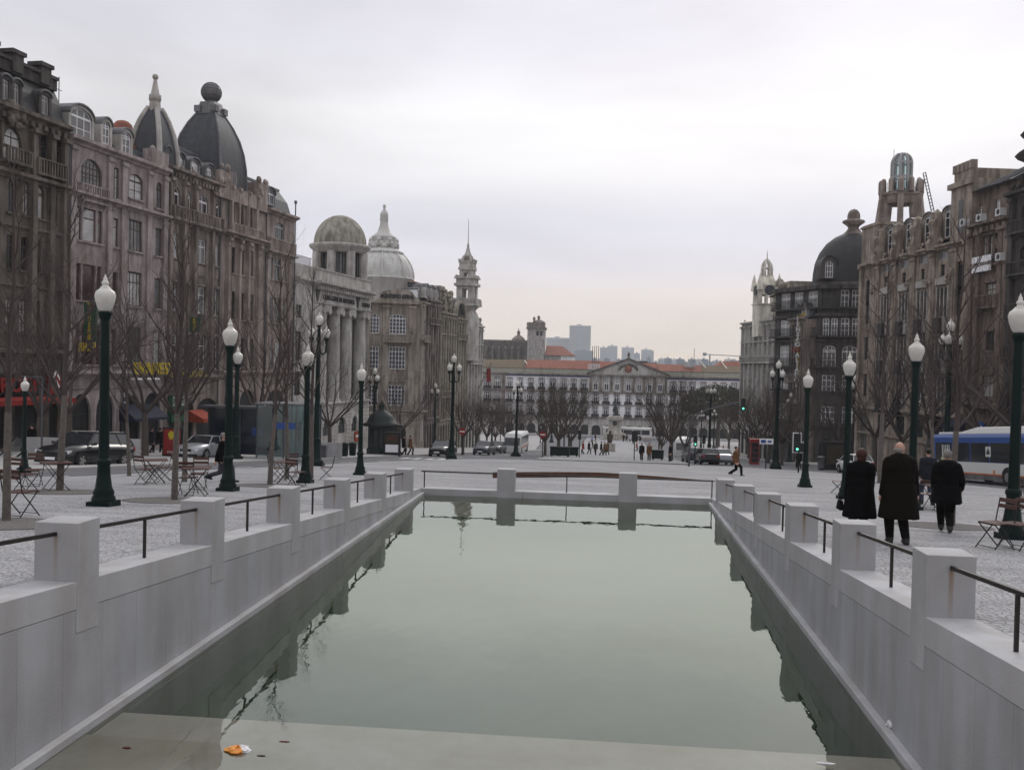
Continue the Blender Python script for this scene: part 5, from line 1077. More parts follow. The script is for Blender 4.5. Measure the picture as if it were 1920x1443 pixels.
# ---------------- left 7: far row of narrow fronts
def row_house(px0,px1,pyt,mats,label,floors,colsn,roof='mansard',arch=0,side='L',seed=1,fr='frame_grey',gnd=True,extra=None,pil=True,gls=None,roofh=2.6,depth=12,name='town_house',strips=False):
    b=Bld(name,label,side,px0,px1,pyt,depth=depth); xm=(px0+px1)/2; zc=b.z(xm,pyt); q=random.Random(seed)
    W=b.w; n=colsn; pw=W/n; fh=(zc-4.8)/floors; wl=[]; gl_=[]
    for f in range(floors):
        z0=4.8+fh*f+fh*.22; z1=4.8+fh*(f+1)-fh*.18
        for i in range(n):
            c_=pw*(i+.5); hw=pw*(.24 if not strips else .2); wl.append((c_-hw,c_+hw,z0,z1)+((min(hw,.5),) if (arch and f==floors-1) else ()))
    for i in range(n): c_=pw*(i+.5); hw=pw*.33; gl_.append((c_-hw,c_+hw,0,3.7,min(hw,.7)))
    b.wall(0,W,-1.5,zc,wl+gl_); b.wins(wl,fr=fr,gls=gls or ['glass','glass_mid','curtain','glass'],nx=2)
    for w_ in gl_: b.window(*w_[:4],arch=w_[4],fr='frame_green',gl='dark_inside',nx=2)
    b.shell(-1.5,zc); b.course(zc-.2,.45,.55); b.dentils(zc-.5,.3,.3,.6,0,W); b.course(4.2,.35,.5); b.course(4.8+fh*(floors-1)-.1,.3,.4)
    for w_ in wl: b.sill(*w_[:3]); 
    if pil:
        for i in range(n+1): b.pil(min(max(pw*i,.25),W-.25),4.6,zc-.3,.3 if strips else .4,.35 if strips else .25)
    for i in range(n):
        if q.random()<.6: b.orn(pw*(i+.5),zc+.3,.4,5,seed+i,y=-.1)
    f=q.randrange(1,floors); b.balcony(.3,W-.3,4.8+fh*f+.1,.6,.85,q.random()<.5,mats)
    if roof=='mansard':
        b.mansard(0,W,zc+.25,zc+roofh,.3,2,'slate',.6,m2='tile_red')
        for i in range(n):
            if i%2==0 or n<4: c_=pw*(i+.5); b.dormer(c_-.55,c_+.55,zc+.5,zc+min(2.2,roofh-.2),.2,2,.25,'stone_grey','frame_white','glass_mid')
    if extra: extra(b,zc)
    b.finish(mats); return b
row_house(800,824,566,'stone_brown','narrow brown stone front next to the scaled dome with white attic windows',5,5,seed=4,fr='frame_white',strips=True)
def pyl(b,zc):
    for px0,px1,pt in ((826,834,540),(837,845,551)):
        x0,x1=b.u(px0,zc+2),b.u(px1,zc+2); T_=MB(); zt_=b.z(px0,pt); T_.hexa([(x0-.4,0,zc),(x1+.4,0,zc),(x1+.4,3,zc),(x0-.4,3,zc),(x0,0,zt_),(x1,0,zt_),(x1,2.6,zt_),(x0,2.6,zt_)]); T_.box(x0-.3,x1+.3,-.3,2.9,zt_-.4,zt_); T_.box(x0,x1,0,2.6,zt_,zt_+.4)
        for k in range(5): T_.ball(((x0+x1)/2+.5*math.sin(k*2),-.2,zc+1+k*.6),.5,0,7,4)
        T_.build('pylon','stone_lichen',b.root)
row_house(824.3,853,590,'stone_lichen','pale stone front crowned by two tall carved chimney-like pylons',5,6,roof='',seed=7,extra=pyl,strips=True)
def barrel(b,zc):
    x0,x1=b.u(855,zc),b.u(874,zc); cx=(x0+x1)/2; hw=(x1-x0)/2; H_=b.z(860,561)-zc; n=10
    T_=MB(); pr=[(cx-hw*math.cos(pi*i/n),zc+H_*math.sin(pi*i/n)**.75) for i in range(n+1)]; T_.prism([(x0,zc-.2)]+pr+[(x1,zc-.2)],.4,7); T_.build('dome','slate_dark',b.root)
    T_=MB(); T_.prism([(x-(x-cx)*-.08,z) for x,z in pr]+[(cx+(x-cx)*.8,zc+(z-zc)*.85) for x,z in pr[::-1]],-.1,.5); T_.build('gable_rim','stone_lichen',b.root)
row_house(853.3,877,600,'stone_lichen','stone front with a dark barrel-shaped gable roof before the slender tower',5,5,roof='',seed=9,extra=barrel)
def tower_left(b,zc):
    p0=b.hit(880,590); base=b.root
    cx=b.u(877,zc); cy=3.5; pw=b.root.matrix_basis@Vector((cx,cy,0)); 
    for _ in range(4):
        pw=MWt@Vector((cx,cy,0)); dx=atY(876,540,pw.y).x-pw.x; cx+=dx*.115; cy+=-dx*1.0
    pw=MWt@Vector((cx,cy,0)); s=pw.y/1800
    def Z(py): r_=ray(876,py); return r_[2]/r_[1]*pw.y-b.zb
    T_=MB(); T_.lathe([(24*s,zc-6),(24*s,Z(597)),(21*s,Z(589)),(17*s,Z(582)),(22*s,Z(577)),(25*s,Z(575)),(25*s,Z(573))],16,cx,cy); T_.build('tower_base','stone_grey',b.root)
    def stage(py0,py1,hw,sz,nm,deck=1.25):
        T_=MB(); h=hw*s; z0,z1=Z(py0),Z(py1)
        for sx in (-1,1):
            for sy in (-1,1): T_.box(cx+sx*h-sx*.62*sz,cx+sx*h,cy+sy*h-sy*.62*sz,cy+sy*h,z0,z1)
        T_.box(cx-h*.95,cx+h*.95,cy-h*.95,cy+h*.95,z1-.5,z1)
        T_.box(cx-h*deck,cx+h*deck,cy-h*deck,cy+h*deck,z1,z1+.45); T_.box(cx-h*1.05,cx+h*1.05,cy-h*1.05,cy+h*1.05,z1+.45,z1+1.25); T_.box(cx-h*deck,cx+h*deck,cy-h*deck,cy+h*deck,z1+1.25,z1+1.5)
        for i in range(5):
            for sx in (-1,1): T_.ball((cx+h*(i/2-1),cy+sx*h*1.05,z1+1.7),.22,0,6,4)
        T_.build(nm,'stone_grey',b.root)
    T_=MB(); h=22*s; T_.box(cx-h*1.08,cx+h*1.08,cy-h*1.08,cy+h*1.08,Z(574),Z(574)+.3); T_.box(cx-h*1.02,cx+h*1.02,cy-h*1.02,cy+h*1.02,Z(560)-.25,Z(560))
    for i in range(17):
        for sx in (-1,1): T_.box(cx-h+i*h/8-.08,cx-h+i*h/8+.08,cy+sx*h-.1,cy+sx*h+.1,Z(574),Z(560)-.2); T_.box(cx+sx*h-.1,cx+sx*h+.1,cy-h+i*h/8-.08,cy-h+i*h/8+.08,Z(574),Z(560)-.2)
    T_.build('balustrade','stone_grey',b.root)
    stage(573,537,16.5,1.6,'tower_stage'); stage(526,507,12.5,1.3,'tower_stage',1.15)
    T_=MB(); T_.lathe([(12.5*s,Z(500)),(10*s,Z(496)),(8.5*s,Z(492)),(9*s,Z(490))],12,cx,cy)
    for i in range(4): a_=pi/4+i*pi/2; T_.tube([(cx+12*s*math.cos(a_),cy+12*s*math.sin(a_),Z(502)),(cx+11*s*math.cos(a_),cy+11*s*math.sin(a_),Z(486)),(cx+8*s*math.cos(a_),cy+8*s*math.sin(a_),Z(480))],.3,.2,5)
    T_.lathe([(3*s,Z(492)),(3*s,Z(483)),(8*s,Z(482)),(7*s,Z(478)),(4.5*s,Z(472)),(2.5*s,Z(464)),(1.8*s,Z(462)),(2.4*s,Z(460)),(.9*s,Z(456)),(.1,Z(454))],10,cx,cy); T_.tube([(cx,cy,Z(456)),(cx,cy,Z(411))],.09,.04,4)
    T_.build('spire','stone_grey',b.root)
_b=None
def tl(b,zc):
    global MWt
    MWt=b.root.matrix_basis.copy(); tower_left(b,zc)
row_house(877.3,904.5,612,'stone_grey','pale grey stone building ending the left row, with a tall openwork tower',5,5,roof='mansard',roofh=1.6,seed=12,extra=lambda b,zc:(bpy.context.view_layer.update(),tl(b,zc)),fr='frame_white')
p=atY(873,660,168); s1=thing('sign',p,'small jagged orange and red sign high on the left row','sign'); B=MB(); random.seed(4)
B.prism([(-1.9,-.3),(-1.5,.7),(-1,.1),(-.5,.9),(0,.2),(.6,1.0),(1,.1),(1.7,.5),(1.9,-.7),(1,-.4),(.4,-1),(-.4,-.5),(-1.2,-.9)],-.1,.1); B.build('flame_panel','orange_awning',s1); B=MB(); B.prism([(-.3,-.5),(.1,.3),(1.6,0),(1.4,-.8)],-.16,-.1); B.build('red_panel','red_paint',s1)
p=atY(876,701,168); s1=thing('sign',p,'faded red square sign hanging on the left row below the orange one','sign'); B=MB(); B.box(-1.3,1.3,-.1,.1,-1.2,1.2); B.build('panel','tile_red',s1); B=MB(); B.box(-.8,.8,-.14,-.1,-.15,.15); B.box(-.8,-.5,-.14,-.1,-.7,.7);B.box(.5,.8,-.14,-.1,-.7,.7); B.build('mark','stone_tan',s1)
p=atY(914,712,165); s1=thing('flag',p,'red green flag hanging from a pole at the end of the left row','flag'); B=MB(); B.tube([(-1.5,0,-1.5),(0.6,0,3)],.07); B.build('pole','pipe',s1); B=MB(); B.grid([[(-.2+.15*i,.1*math.sin(i*2),2-.2*j*.9) for i in range(6)] for j in range(14)],0); B.build('cloth','red_paint',s1)

# ================================================================ right side
# ---------------- right 1: the big tan building with the lantern crown
b=Bld('office_building','big tan stone building with tall pilasters and a glass lantern on splayed stone legs','R',1613,1818,600,depth=16)
zc=b.z(1692,484); zat,zab=b.z(1692,488),b.z(1692,503); zst,zsb=b.z(1692,512),b.z(1692,531); zbt,zbb=b.z(1692,552),b.z(1692,601); zlt,zlb=b.z(1692,627),b.z(1692,673); zmt,zmb=b.z(1692,702),b.z(1692,748); zgc=b.z(1692,772); zgt,zgb=b.z(1692,781),b.z(1692,815); zpb=b.z(1692,820)
C4=[(1651,1667),(1685,1701),(1719,1737),(1756,1775)]
up=cols(b,C4,zbb); pc=[(x0+x1)/2 for x0,x1 in up]; pitch=(pc[3]-pc[0])/3; hw=[(x1-x0)/2 for x0,x1 in up]; HWm=sum(hw)/4
wl=[];wS=[];wB=[];wG=[]
for c_ in pc:
    wl.append((c_-HWm*.95,c_+HWm*.95,zab,zat)); wS.append((c_-.42,c_+.3,zsb,zst))
    for zb_,zt_ in ((zbb,zbt),(zlb,zlt),(zmb,zmt)): wB+=[(c_-HWm,c_-HWm*.45,zb_,zt_),(c_-HWm*.3,c_+HWm*.3,zb_,zt_),(c_+HWm*.45,c_+HWm,zb_,zt_)]
    wG.append((c_-HWm,c_+HWm,zgb,zgt))
Lx=b.u(1627,zsb); Rx=b.u(1799,zsb)
for X_ in (Lx,Rx):
    for zb_,zt_ in ((zbb,zbt),(zlb,zlt),(zmb,zmt),(zsb-1.5,zst)): wS.append((X_-.45,X_+.45,zb_,zt_))
    wG.append((X_-.8,X_+.8,.2,zgt))
b.wall(0,b.w,-1.5,zc,wl+wS+wB+wG); b.wins(wl,fr='frame_grey',gls=['glass_mid'],nx=3,nz=1); b.wins(wS,fr='frame_green',gls=['glass'],nx=1); b.wins(wB,fr='frame_green',gls=['glass','glass','glass_mid'],nx=1,nz=3,top=.2); b.wins(wG,fr='frame_green',gls=['glass_mid','glass'],nx=3,nz=2)
b.shell(-1.5,zc); b.course(zc-.15,.45,.5); b.course(zgc-.2,.4,.5); b.course(zpb-.3,.25,.25)
for c_ in pc:
    b.trim.box(c_-HWm-.2,c_+HWm+.2,-.28,.02,zat+.05,zat+.3); b.hood(c_-HWm,c_+HWm,zbt+.2); b.trim.box(c_-HWm-.1,c_+HWm+.1,-.2,.02,zbt+.3,zbt+.9,1); b.trim.box(c_-HWm,c_+HWm,-.12,.02,zlt+.1,zlt+1.0,1)
    for zb_,zt_ in ((zbb,zbt),(zlb,zlt),(zmb,zmt)):
        for q in (-1,1): b.trim.box(c_+q*HWm*.30,c_+q*HWm*.45,-.05,.1,zb_,zt_,1); b.trim.box(c_+q*HWm,c_+q*HWm*1.12,-.06,.05,zb_-.6,zt_+.2,1)
    for zb_ in (zbb,zlb,zmb):
        B=MB(); B.box(c_-HWm*.55,c_+HWm*.55,-.55,-.02,zb_-1.35,zb_-.1); B.box(c_-HWm*.65,c_+HWm*.65,-.65,-.02,zb_-1.45,zb_-1.3); B.build('balcony','black_iron',b.root)
        b.trim.box(c_-HWm-.1,c_-HWm*.6,-.25,.02,zb_-1.3,zb_-.05,1); b.trim.box(c_+HWm*.6,c_+HWm+.1,-.25,.02,zb_-1.3,zb_-.05,1)
    # heavy carved figures over each bay
    xx=c_-HWm*1.2; b.trim.prism([(-.9,zc-.1),(-1.0,zc+.5),(-.7,zc+1.0),(-.55,zc+1.6),(-.75,zc+2.1),(-.45,zc+2.6),(.1,zc+2.8),(.1,zc-.1)],xx-.38,xx+.38,0,axis='x'); b.trim.ball((xx,-.62,zc+2.35),.3,0,8,5); b.orn(xx,zc+.9,.4,6,int(c_*7),y=-.8)
    b.orn(c_,zc+.4,.5,6,int(c_),y=-.3)
edges=[(pc[i]+pc[i+1])/2 for i in range(3)]; edges=[edges[0]-pitch]+edges+[edges[2]+pitch]
for x in edges:
    b.pil(x,zgc+.2,zc-.2,pitch*.26,.16); b.pil(x-.0,zgc+.2,zst-.3,pitch*.13,.24,cap=False); b.orn(x,zst-1.1,.5,7,int(x*3),y=-.5)
    b.trim.box(x-pitch*.13,x+pitch*.13,-.1,.6,zc,zc+3.3); b.trim.lathe([(.01,zc+3.7),(pitch*.12,zc+3.3)],8,x,.25)
for x in (.35,b.w-.35): b.pil(x,0,zc+.2,.6,.3)
zm=b.z(1692,432); zdb,zdt=b.z(1692,457),b.z(1692,436)
b.mansard(b.u(1736,zc+3),b.w-2.6,zc+.3,zc+5.0,.5,3.2,'slate',.8,m2='zinc'); b.mansard(edges[0],b.u(1736,zc+3),zc+.3,zc+2.7,.5,2.6,'slate',.2,m2='zinc')
for c_ in pc: b.dormer(c_-.75,c_+.75,zc+1.0,zc+3.4,.35,2.4,.2,'stone_ochre','frame_white','glass',nz=3)
# left corner block & right pavilion
T_=MB(); x1=edges[0]; T_.box(.02,x1,-.1,6,zc,b.z(1622,424)); T_.box(-.1,x1+.1,-.25,6.1,b.z(1622,430),b.z(1622,426)); T_.build('corner_block','stone_ochre',b.root)
T_=MB(); x0=b.u(1786,zc+4); zt_=b.z(1800,350); T_.box(x0,b.w-.02,-.12,5,zc-.1,zt_); T_.box(x0-.3,b.w-.0,-.35,5.2,zt_-.1,zt_+.35)
T_.box(x0+.2,b.w-.2,0,4.8,zt_+.3,zt_+1.2)
for k in range(5): xx=x0+.3+(b.w-x0-.8)*k/4; T_.box(xx-.25,xx+.25,-.1,.4,zt_+1.2,zt_+1.9)
T_.box((x0+b.w)/2-.35,(x0+b.w)/2+.35,-.16,-.1,zc+.8,zt_-1.2,1); T_.build('pavilion',['stone_ochre','glass'],b.root)
# lantern crown
Zl=b.z(1690,415); cx=b.u(1684,zc+2); cy=5.2; bpy.context.view_layer.update(); MWr=b.root.matrix_basis.copy()
cx=b.cxat(1690,340,cx,cy)
pw=MWr@Vector((cx,cy,0)); s=pw.y/1800
def Z(py): r_=ray(1690,py); return r_[2]/r_[1]*pw.y-b.zb
T_=MB(); n=6
for i in range(n):
    a_=2*pi*i/n+R(-85); c0,s0=math.cos(a_),math.sin(a_); w_=.36; r0,r1=46*s,31*s; px_,py_=-s0,c0
    T_.hexa([(cx+r0*c0-px_*w_-c0*1.0,cy+r0*s0-py_*w_-s0*1.0,zc+1.2),(cx+r0*c0-px_*w_+c0*.6,cy+r0*s0-py_*w_+s0*.6,zc+.5),(cx+r0*c0+px_*w_+c0*.6,cy+r0*s0+py_*w_+s0*.6,zc+.5),(cx+r0*c0+px_*w_-c0*1.0,cy+r0*s0+py_*w_-s0*1.0,zc+.5),
             (cx+r1*c0-px_*w_*.8-c0*.8,cy+r1*s0-py_*w_*.8-s0*.8,Z(370)),(cx+r1*c0-px_*w_*.8+c0*.5,cy+r1*s0-py_*w_*.8+s0*.5,Z(370)),(cx+r1*c0+px_*w_*.8+c0*.5,cy+r1*s0+py_*w_*.8+s0*.5,Z(370)),(cx+r1*c0+px_*w_*.8-c0*.8,cy+r1*s0+py_*w_*.8-s0*.8,Z(370))])
T_.lathe([(30*s,Z(384)),(33*s,Z(376)),(34*s,Z(371)),(38*s,Z(368)),(38*s,Z(364)),(30*s,Z(364)),(.1,Z(364))],8,cx,cy,a0=pi/8+R(8),sm=False); T_.lathe([(.1,Z(384)),(30*s,Z(384))],8,cx,cy,a0=pi/8,sm=False)
T_.build('lantern_base','stone_tan',b.root)
T_=MB(); 
for i in range(12): a_=2*pi*i/12+.1; T_.lathe([(.29,Z(364)),(.29,Z(343)),(.2,Z(339)),(.02,Z(337))],8,cx+34*s*math.cos(a_),cy+34*s*math.sin(a_))
T_.build('battlement','stone_tan',b.root)
T_=MB()
for i in range(12):
    a_=2*pi*i/12+.1
    for k in range(1,6): aa=a_+k*2*pi/72; T_.tube([(cx+33*s*math.cos(aa),cy+33*s*math.sin(aa),Z(364)),(cx+33*s*math.cos(aa),cy+33*s*math.sin(aa),Z(346))],.03,.03,3)
T_.build('railing','black_iron',b.root)
T_=MB(); r_=16.5*s
T_.lathe([(r_,Z(364)),(r_,Z(306)),(r_*.95,Z(301)),(r_*.8,Z(295)),(r_*.5,Z(290.5)),(.02,Z(289))],16,cx,cy); gl_=T_.build('glass_lantern','lantern_glass' if 'lantern_glass' in M else 'shelter_glass',b.root)
T_=MB()
for i in range(8):
    a_=2*pi*i/8+.2; c0,s0=math.cos(a_)*1.02,math.sin(a_)*1.02; T_.tube([(cx+r_*c0,cy+r_*s0,Z(364)),(cx+r_*c0,cy+r_*s0,Z(306)),(cx+r_*c0*.95,cy+r_*s0*.95,Z(301)),(cx+r_*c0*.8,cy+r_*s0*.8,Z(295)),(cx+r_*c0*.5,cy+r_*s0*.5,Z(290)),(cx,cy,Z(288.5))],.16,.14,5)
for py in (360,333,306): T_.lathe([(r_*1.03,Z(py)-.12),(r_*1.06,Z(py)),(r_*1.03,Z(py)+.12)],24,cx,cy)
T_.tube([(cx-2,cy,Z(364)),(cx-2,cy,Z(272))],.05,.03,4)
T_.build('lantern_frame','concrete_pale',gl_)
T_=MB(); xa=b.cxat(1737,390,b.u(1733,zc+5),2.6); 
for k in (0,.5): T_.tube([(xa-.9+k,2.6,Z(362)),(xa+1.1+k,2.6,zc+4.3)],.05)
for k in range(12): t=k/12; T_.tube([(xa-.9+2*t,2.6,Z(362)*(1-t)+(zc+4.3)*t),(xa-.4+2*t,2.6,Z(362)*(1-t)+(zc+4.3)*t)],.035)
T_.build('ladder','pipe',b.root)
b.finish(['stone_ochre','stone_grey'],'stone_ochre')

# ---------------- right 0: the dark building with air conditioners and a banner
b=Bld('town_house','dark brown stone building with white air conditioners and a white banner, near the right edge','R',1818.5,1893,560,depth=14)
zc=b.z(1850,424); T1t,T1b=b.z(1850,443),b.z(1850,486); T2t,T2b=b.z(1855,531),b.z(1855,570); T3t,T3b=b.z(1855,622),b.z(1855,657); T4t,T4b=b.z(1855,704),b.z(1855,750); zg=b.z(1850,766); zgt=b.z(1850,792)
wl=[]
for zb_,zt_,L3 in ((T1b,T1t,[(1841,1850),(1853,1861),(1865,1873)]),(T2b,T2t,[(1847,1866)]),(T3b,T3t,[(1847,1863)]),(T4b,T4t,[(1840,1864)])):
    wl+=[(x0,x1,zb_,zt_) for x0,x1 in cols(b,L3+[(1822,1829),(1884,1891)],zb_)]
gr=[(b.u(1823,3),b.u(1832,3),.1,zgt-.6,.5),(b.u(1838,3),b.u(1864,3),.1,zgt,1.4),(b.u(1872,3),b.u(1887,3),.1,zgt-.4,.9)]
b.wall(0,b.w,-1.5,zc,wl+gr); b.wins(wl,fr='wood_dark',gls=['glass','curtain','blind','glass'],nx=2)
for w_ in gr: b.window(*w_[:4],arch=w_[4],fr='frame_green',gl='glass_blue',nx=3)
b.shell(-1.5,zc); b.course(zc-.1,.4,.6); b.dentils(zc-.5,.4,.4,.8); b.course(zg,.45,.6); b.course(b.z(1850,505),.35,.4)
for w_ in wl: b.sill(*w_[:3]); b.hood(w_[0],w_[1],w_[3])
for px in (1820,1835,1878,1892): b.pil(min(max(b.u(px,T2b),.35),b.w-.35),zg+.3,zc-.3,.6,.3)
for px in (1836,1877): b.orn(b.u(px,zc),zc-1.5,.5,6,px)
b.balcony(b.u(1836,T3t),b.u(1876,T3t),T2b-.2,.6,.9,True,'stone_umber'); b.balcony(b.u(1834,T4t),b.u(1870,T4t),T4b-.5,.6,.8,True,'stone_umber')
zr=b.z(1850,352); b.wall(0,b.w,zc,zr,[(x0,x1,zb_,zt_) for x0,x1,zb_,zt_ in [(b.u(1821,zc+1),b.u(1830,zc+1),b.z(1825,411),b.z(1825,386)),(b.u(1855,zc+1),b.u(1863,zc+1),b.z(1859,398),b.z(1859,373)),(b.u(1893,zc+1)-.9,b.w-.2,b.z(1890,392),b.z(1890,362))]],y=.5)
for x0,x1,zb_,zt_ in [(b.u(1821,zc+1),b.u(1830,zc+1),b.z(1825,411),b.z(1825,386)),(b.u(1855,zc+1),b.u(1863,zc+1),b.z(1859,398),b.z(1859,373))]: b.window(x0,x1,zb_,zt_,fr='frame_white',gl='blind',y=.5)
B=MB(); x0,x1=0.02,b.w; B.hexa([(x0,-.2,zr),(x1,-.2,zr),(x1,b.D,zr),(x0,b.D,zr),(x0+2,3.5,zr+1.9),(x1,3.5,zr+1.9),(x1,b.D-2,zr+1.9),(x0+2,b.D-2,zr+1.9)]); 
for k in range(9): xx=x0+1+k*(x1-x0-1)/9; B.tube([(xx,-.22,zr+.03),(min(xx+1.0,x1),3.4,zr+1.95)],.06,.06,4)
B.build('roof','zinc',b.root)
b.shell(zc,zr,y=.5,top=False)
for px,py in ((1818.5,418),(1850,409),(1887,398),(1887,482)):
    zz=b.z(px,py); x=b.u(px,zz); B=MB(); B.box(x-.36,x+.36,-.7,-.2,zz-.3,zz+.3); a_=B.build('air_conditioner','ac_white',b.root); B=MB(); B.lathe([(.27,-.0),(.27,.02)],14,0,0); 
    B=MB(); B.prism([(x+.06+.2*math.cos(2*pi*i/12),zz+.2*math.sin(2*pi*i/12)) for i in range(12)],-.72,-.70); B.build('fan_grille','black_iron',a_)
b.finish('stone_umber')
s1=thing('banner',b.root.location.copy(),'white banner with small lettering under the triple window of the dark building on the right','sign'); s1.rotation_euler=b.root.rotation_euler; zz=b.z(1851,495); P_=MB(); x0,x1=b.u(1833,zz),b.u(1869,zz); P_.box(x0,x1,-.5,-.44,zz-.62,zz+.62); P_.build('cloth','frame_white',s1); put(strokes(16,'stone_umber',.24,3),'lettering',s1,(x0+x1)/2,-.53,zz)
s1=thing('shop_sign',b.root.location.copy(),'round blue shop emblem over the arch above the bus','sign'); s1.rotation_euler=b.root.rotation_euler; zz=b.z(1849,803); x=b.u(1849,zz); P_=MB(); P_.prism([(x+.55*math.cos(2*pi*i/18),zz+.55*math.sin(2*pi*i/18)) for i in range(18)],-.5,-.4); P_.build('disc','bus_blue',s1); P_=MB(); P_.prism([(x-.35,zz-.2),(x+.05,zz-.05),(x-.15,zz+.25),(x+.38,zz+.15),(x+.1,zz+.0),(x+.3,zz-.3)],-.54,-.5); P_.build('mark','white_letter',s1)
a_=thing('awning',b.root.location.copy(),'dark blue awning left of the arch above the bus','awning'); a_.rotation_euler=b.root.rotation_euler; P_=MB(); z1_,z0_=b.z(1805,786),b.z(1805,800); P_.prism([(-1.5,z0_-.2),(-1.5,z0_),(-.45,z1_),(-.45,z0_-.2)],b.u(1795,z0_),b.u(1820,z0_),axis='x'); P_.build('cloth','blue_awning',a_)

# ---------------- right edge building with the swelling turret
b=Bld('town_house','blackened stone building with a curved turret cap at the far right edge','R',1893.5,2150,400,depth=14)
zc=b.z(1900,372); fh=(zc-5)/5; wl=[]
for f in range(5):
    for i in range(5):
        c_=2.2+i*(b.w-3)/5; wl.append((c_-.7,c_+.7,5+fh*f+.9,5+fh*(f+1)-.7,.3))
gr=[(c_-1,c_+1,0,4,1) for c_ in (3,7,11)]
gr=[g_ for g_ in gr if g_[1]<b.w]
b.wall(0,b.w,-1.5,zc,wl+gr); b.wins(wl,fr='wood_dark',gls=['glass','curtain','glass'])
for w_ in gr: b.window(*w_[:4],arch=w_[4],fr='frame_green',gl='dark_inside',nx=3)
b.shell(-1.5,zc); b.course(zc-.1,.5,.6)
for f in range(1,5): b.course(5+fh*f,.3,.35); b.balcony(.6,b.w-1,5+fh*f+.4,.6,.9,f%2==0,'stone_black')
for i in range(5): b.pil(.6+i*(b.w-1)/5,4.6,zc,.5,.3); b.orn(.6+i*(b.w-1)/5,zc+.4,.6,7,i)
r_=3.2; cx=b.u(1903,zc+3)+r_; T_=MB(); zt_=b.z(1915,250)
T_.lathe([(r_*.86,zc-.5),(r_*.86,zc+(zt_-zc)*.45),(r_*1.0,zc+(zt_-zc)*.52),(r_*1.22,zc+(zt_-zc)*.6),(r_*1.1,zc+(zt_-zc)*.66),(r_*.92,zc+(zt_-zc)*.68),(r_*.86,zc+(zt_-zc)*.85),(r_*1.12,zc+(zt_-zc)*.93),(r_*1.0,zc+(zt_-zc)*1.0),(r_*.7,zc+(zt_-zc)*1.12),(r_*.1,zc+(zt_-zc)*1.2)],18,cx,2.6); T_.build('turret','stone_black',b.root)
b.mansard(0,b.w,zc+.3,zc+3.3,.4,2.2,'slate_dark',.5)
b.finish('stone_black')

# ---------------- right 2: dark corner building with the black dome (stands beyond a side street, front towards us)
class Front(Bld):
    """a front that faces the camera: plane Y=const"""
    def __init__(s,name,label,Y,pl,pr,pyref,depth=12):
        s.Yc=Y; s.sg=1; s.k=1; p0=s.hit(pl,pyref); p1=s.hit(pr,pyref); s.X0=p0.x; s.w=p1.x-p0.x; s.zb=G(Y); s.D=depth
        s.root=thing(name,(p0.x,Y,s.zb),label,'building'); s.body=MB(); s.trim=MB(); s.nwin=0
    def hit(s,px,py): return atY(px,py,s.Yc)
    def u(s,px,z):
        py=600
        for _ in range(4):
            h=s.hit(px,py); py=Pj(h.x,h.y,z+s.zb)[1]
        return s.hit(px,py).x-s.X0
Yf=118
b=Front('corner_building','black domed dark stone corner building with white barred windows across the side street',Yf,1536,1650,640,depth=16)
zc=b.z(1570,541)
rows=((543,577,0),(596,631,0),(647,689,1),(703,736,0),(762,797,0)); wl=[]
# middle chamfer (1536-1568) and side-street front (1568-1650): chamfer drawn as the first wall
for pt,pb,ar_ in rows:
    zt_,zb_=b.z(1575,pt),b.z(1575,pb); L_=[(1576,1592),(1597,1612),(1618,1634)] if not ar_ and pt<700 else [(1578,1607),(1616,1634)]
    wl+=[(x0,x1,zb_,zt_)+((.7,) if ar_ else ()) for x0,x1 in cols(b,L_,zb_)]
uC=b.u(1570,8); gr=[(b.u(1580,2),b.u(1606,2),0,b.z(1590,826),1.2),(b.u(1614,2),b.u(1634,2),0,b.z(1590,826),1.0)]
b.wall(uC,b.w,-1.5,zc,wl+gr); 
for w_ in wl: b.window(*w_[:4],arch=w_[4] if len(w_)>4 else 0,fr='frame_white',gl='glass_mid' if w_[2]>4 else 'glass_mid',nx=2 if w_[1]-w_[0]<1.4 else 3,nz=3,bw=.11)
for w_ in gr: b.window(*w_[:4],arch=w_[4],fr='frame_green',gl='dark_inside',nx=2)
# chamfer: rotated sub front
wch=(b.u(1570,8)-b.u(1537,8)); th=R(22); lc=wch/math.cos(th)
sub=link(None,'corner_front',b.root,(uC-wch,wch*math.tan(th),0)); sub.rotation_euler=(0,0,-th)
cb=MB(); cl=[]
for (pt,pb,ar_),nn in zip(rows,(0,2,1,1,1)):
    zt_,zb_=b.z(1555,pt),b.z(1555,pb)
    if nn==2: cl+=[(lc*.12,lc*.46,zb_,zt_),(lc*.56,lc*.90,zb_,zt_)]
    elif nn==1: cl+=[(lc*.16,lc*.86,zb_,zt_)+((.6,) if ar_ else ())]
cg=[(lc*.1,lc*.9,0,b.z(1555,822),1.2)]
b.wall(0,lc,-1.5,zc,cl+cg,body=cb); cb.build('wall','stone_black',sub)
for w_ in cl: b.window(*w_[:4],arch=w_[4] if len(w_)>4 else 0,fr='frame_white',gl='glass_mid',nx=2 if w_[1]-w_[0]<1.4 else 3,nz=3,parent=sub,bw=.11)
b.window(*cg[0][:4],arch=1.2,fr='frame_green',gl='dark_inside',nx=3,parent=sub)
sub2=link(None,'avenue_front',b.root,(uC-wch,wch*math.tan(th),0)); l2=9.0; th2=R(64)
w2x=-math.cos(th2)*l2; w2y=math.sin(th2)*l2; sub2.location=(uC-wch+w2x,wch*math.tan(th)+w2y,0); sub2.rotation_euler=(0,0,-th2)
cb=MB(); c2=[]
for pt,pb,ar_ in rows:
    zt_,zb_=b.z(1555,pt),b.z(1555,pb); c2+=[(l2*.12,l2*.34,zb_,zt_),(l2*.42,l2*.62,zb_,zt_),(l2*.72,l2*.93,zb_,zt_)]
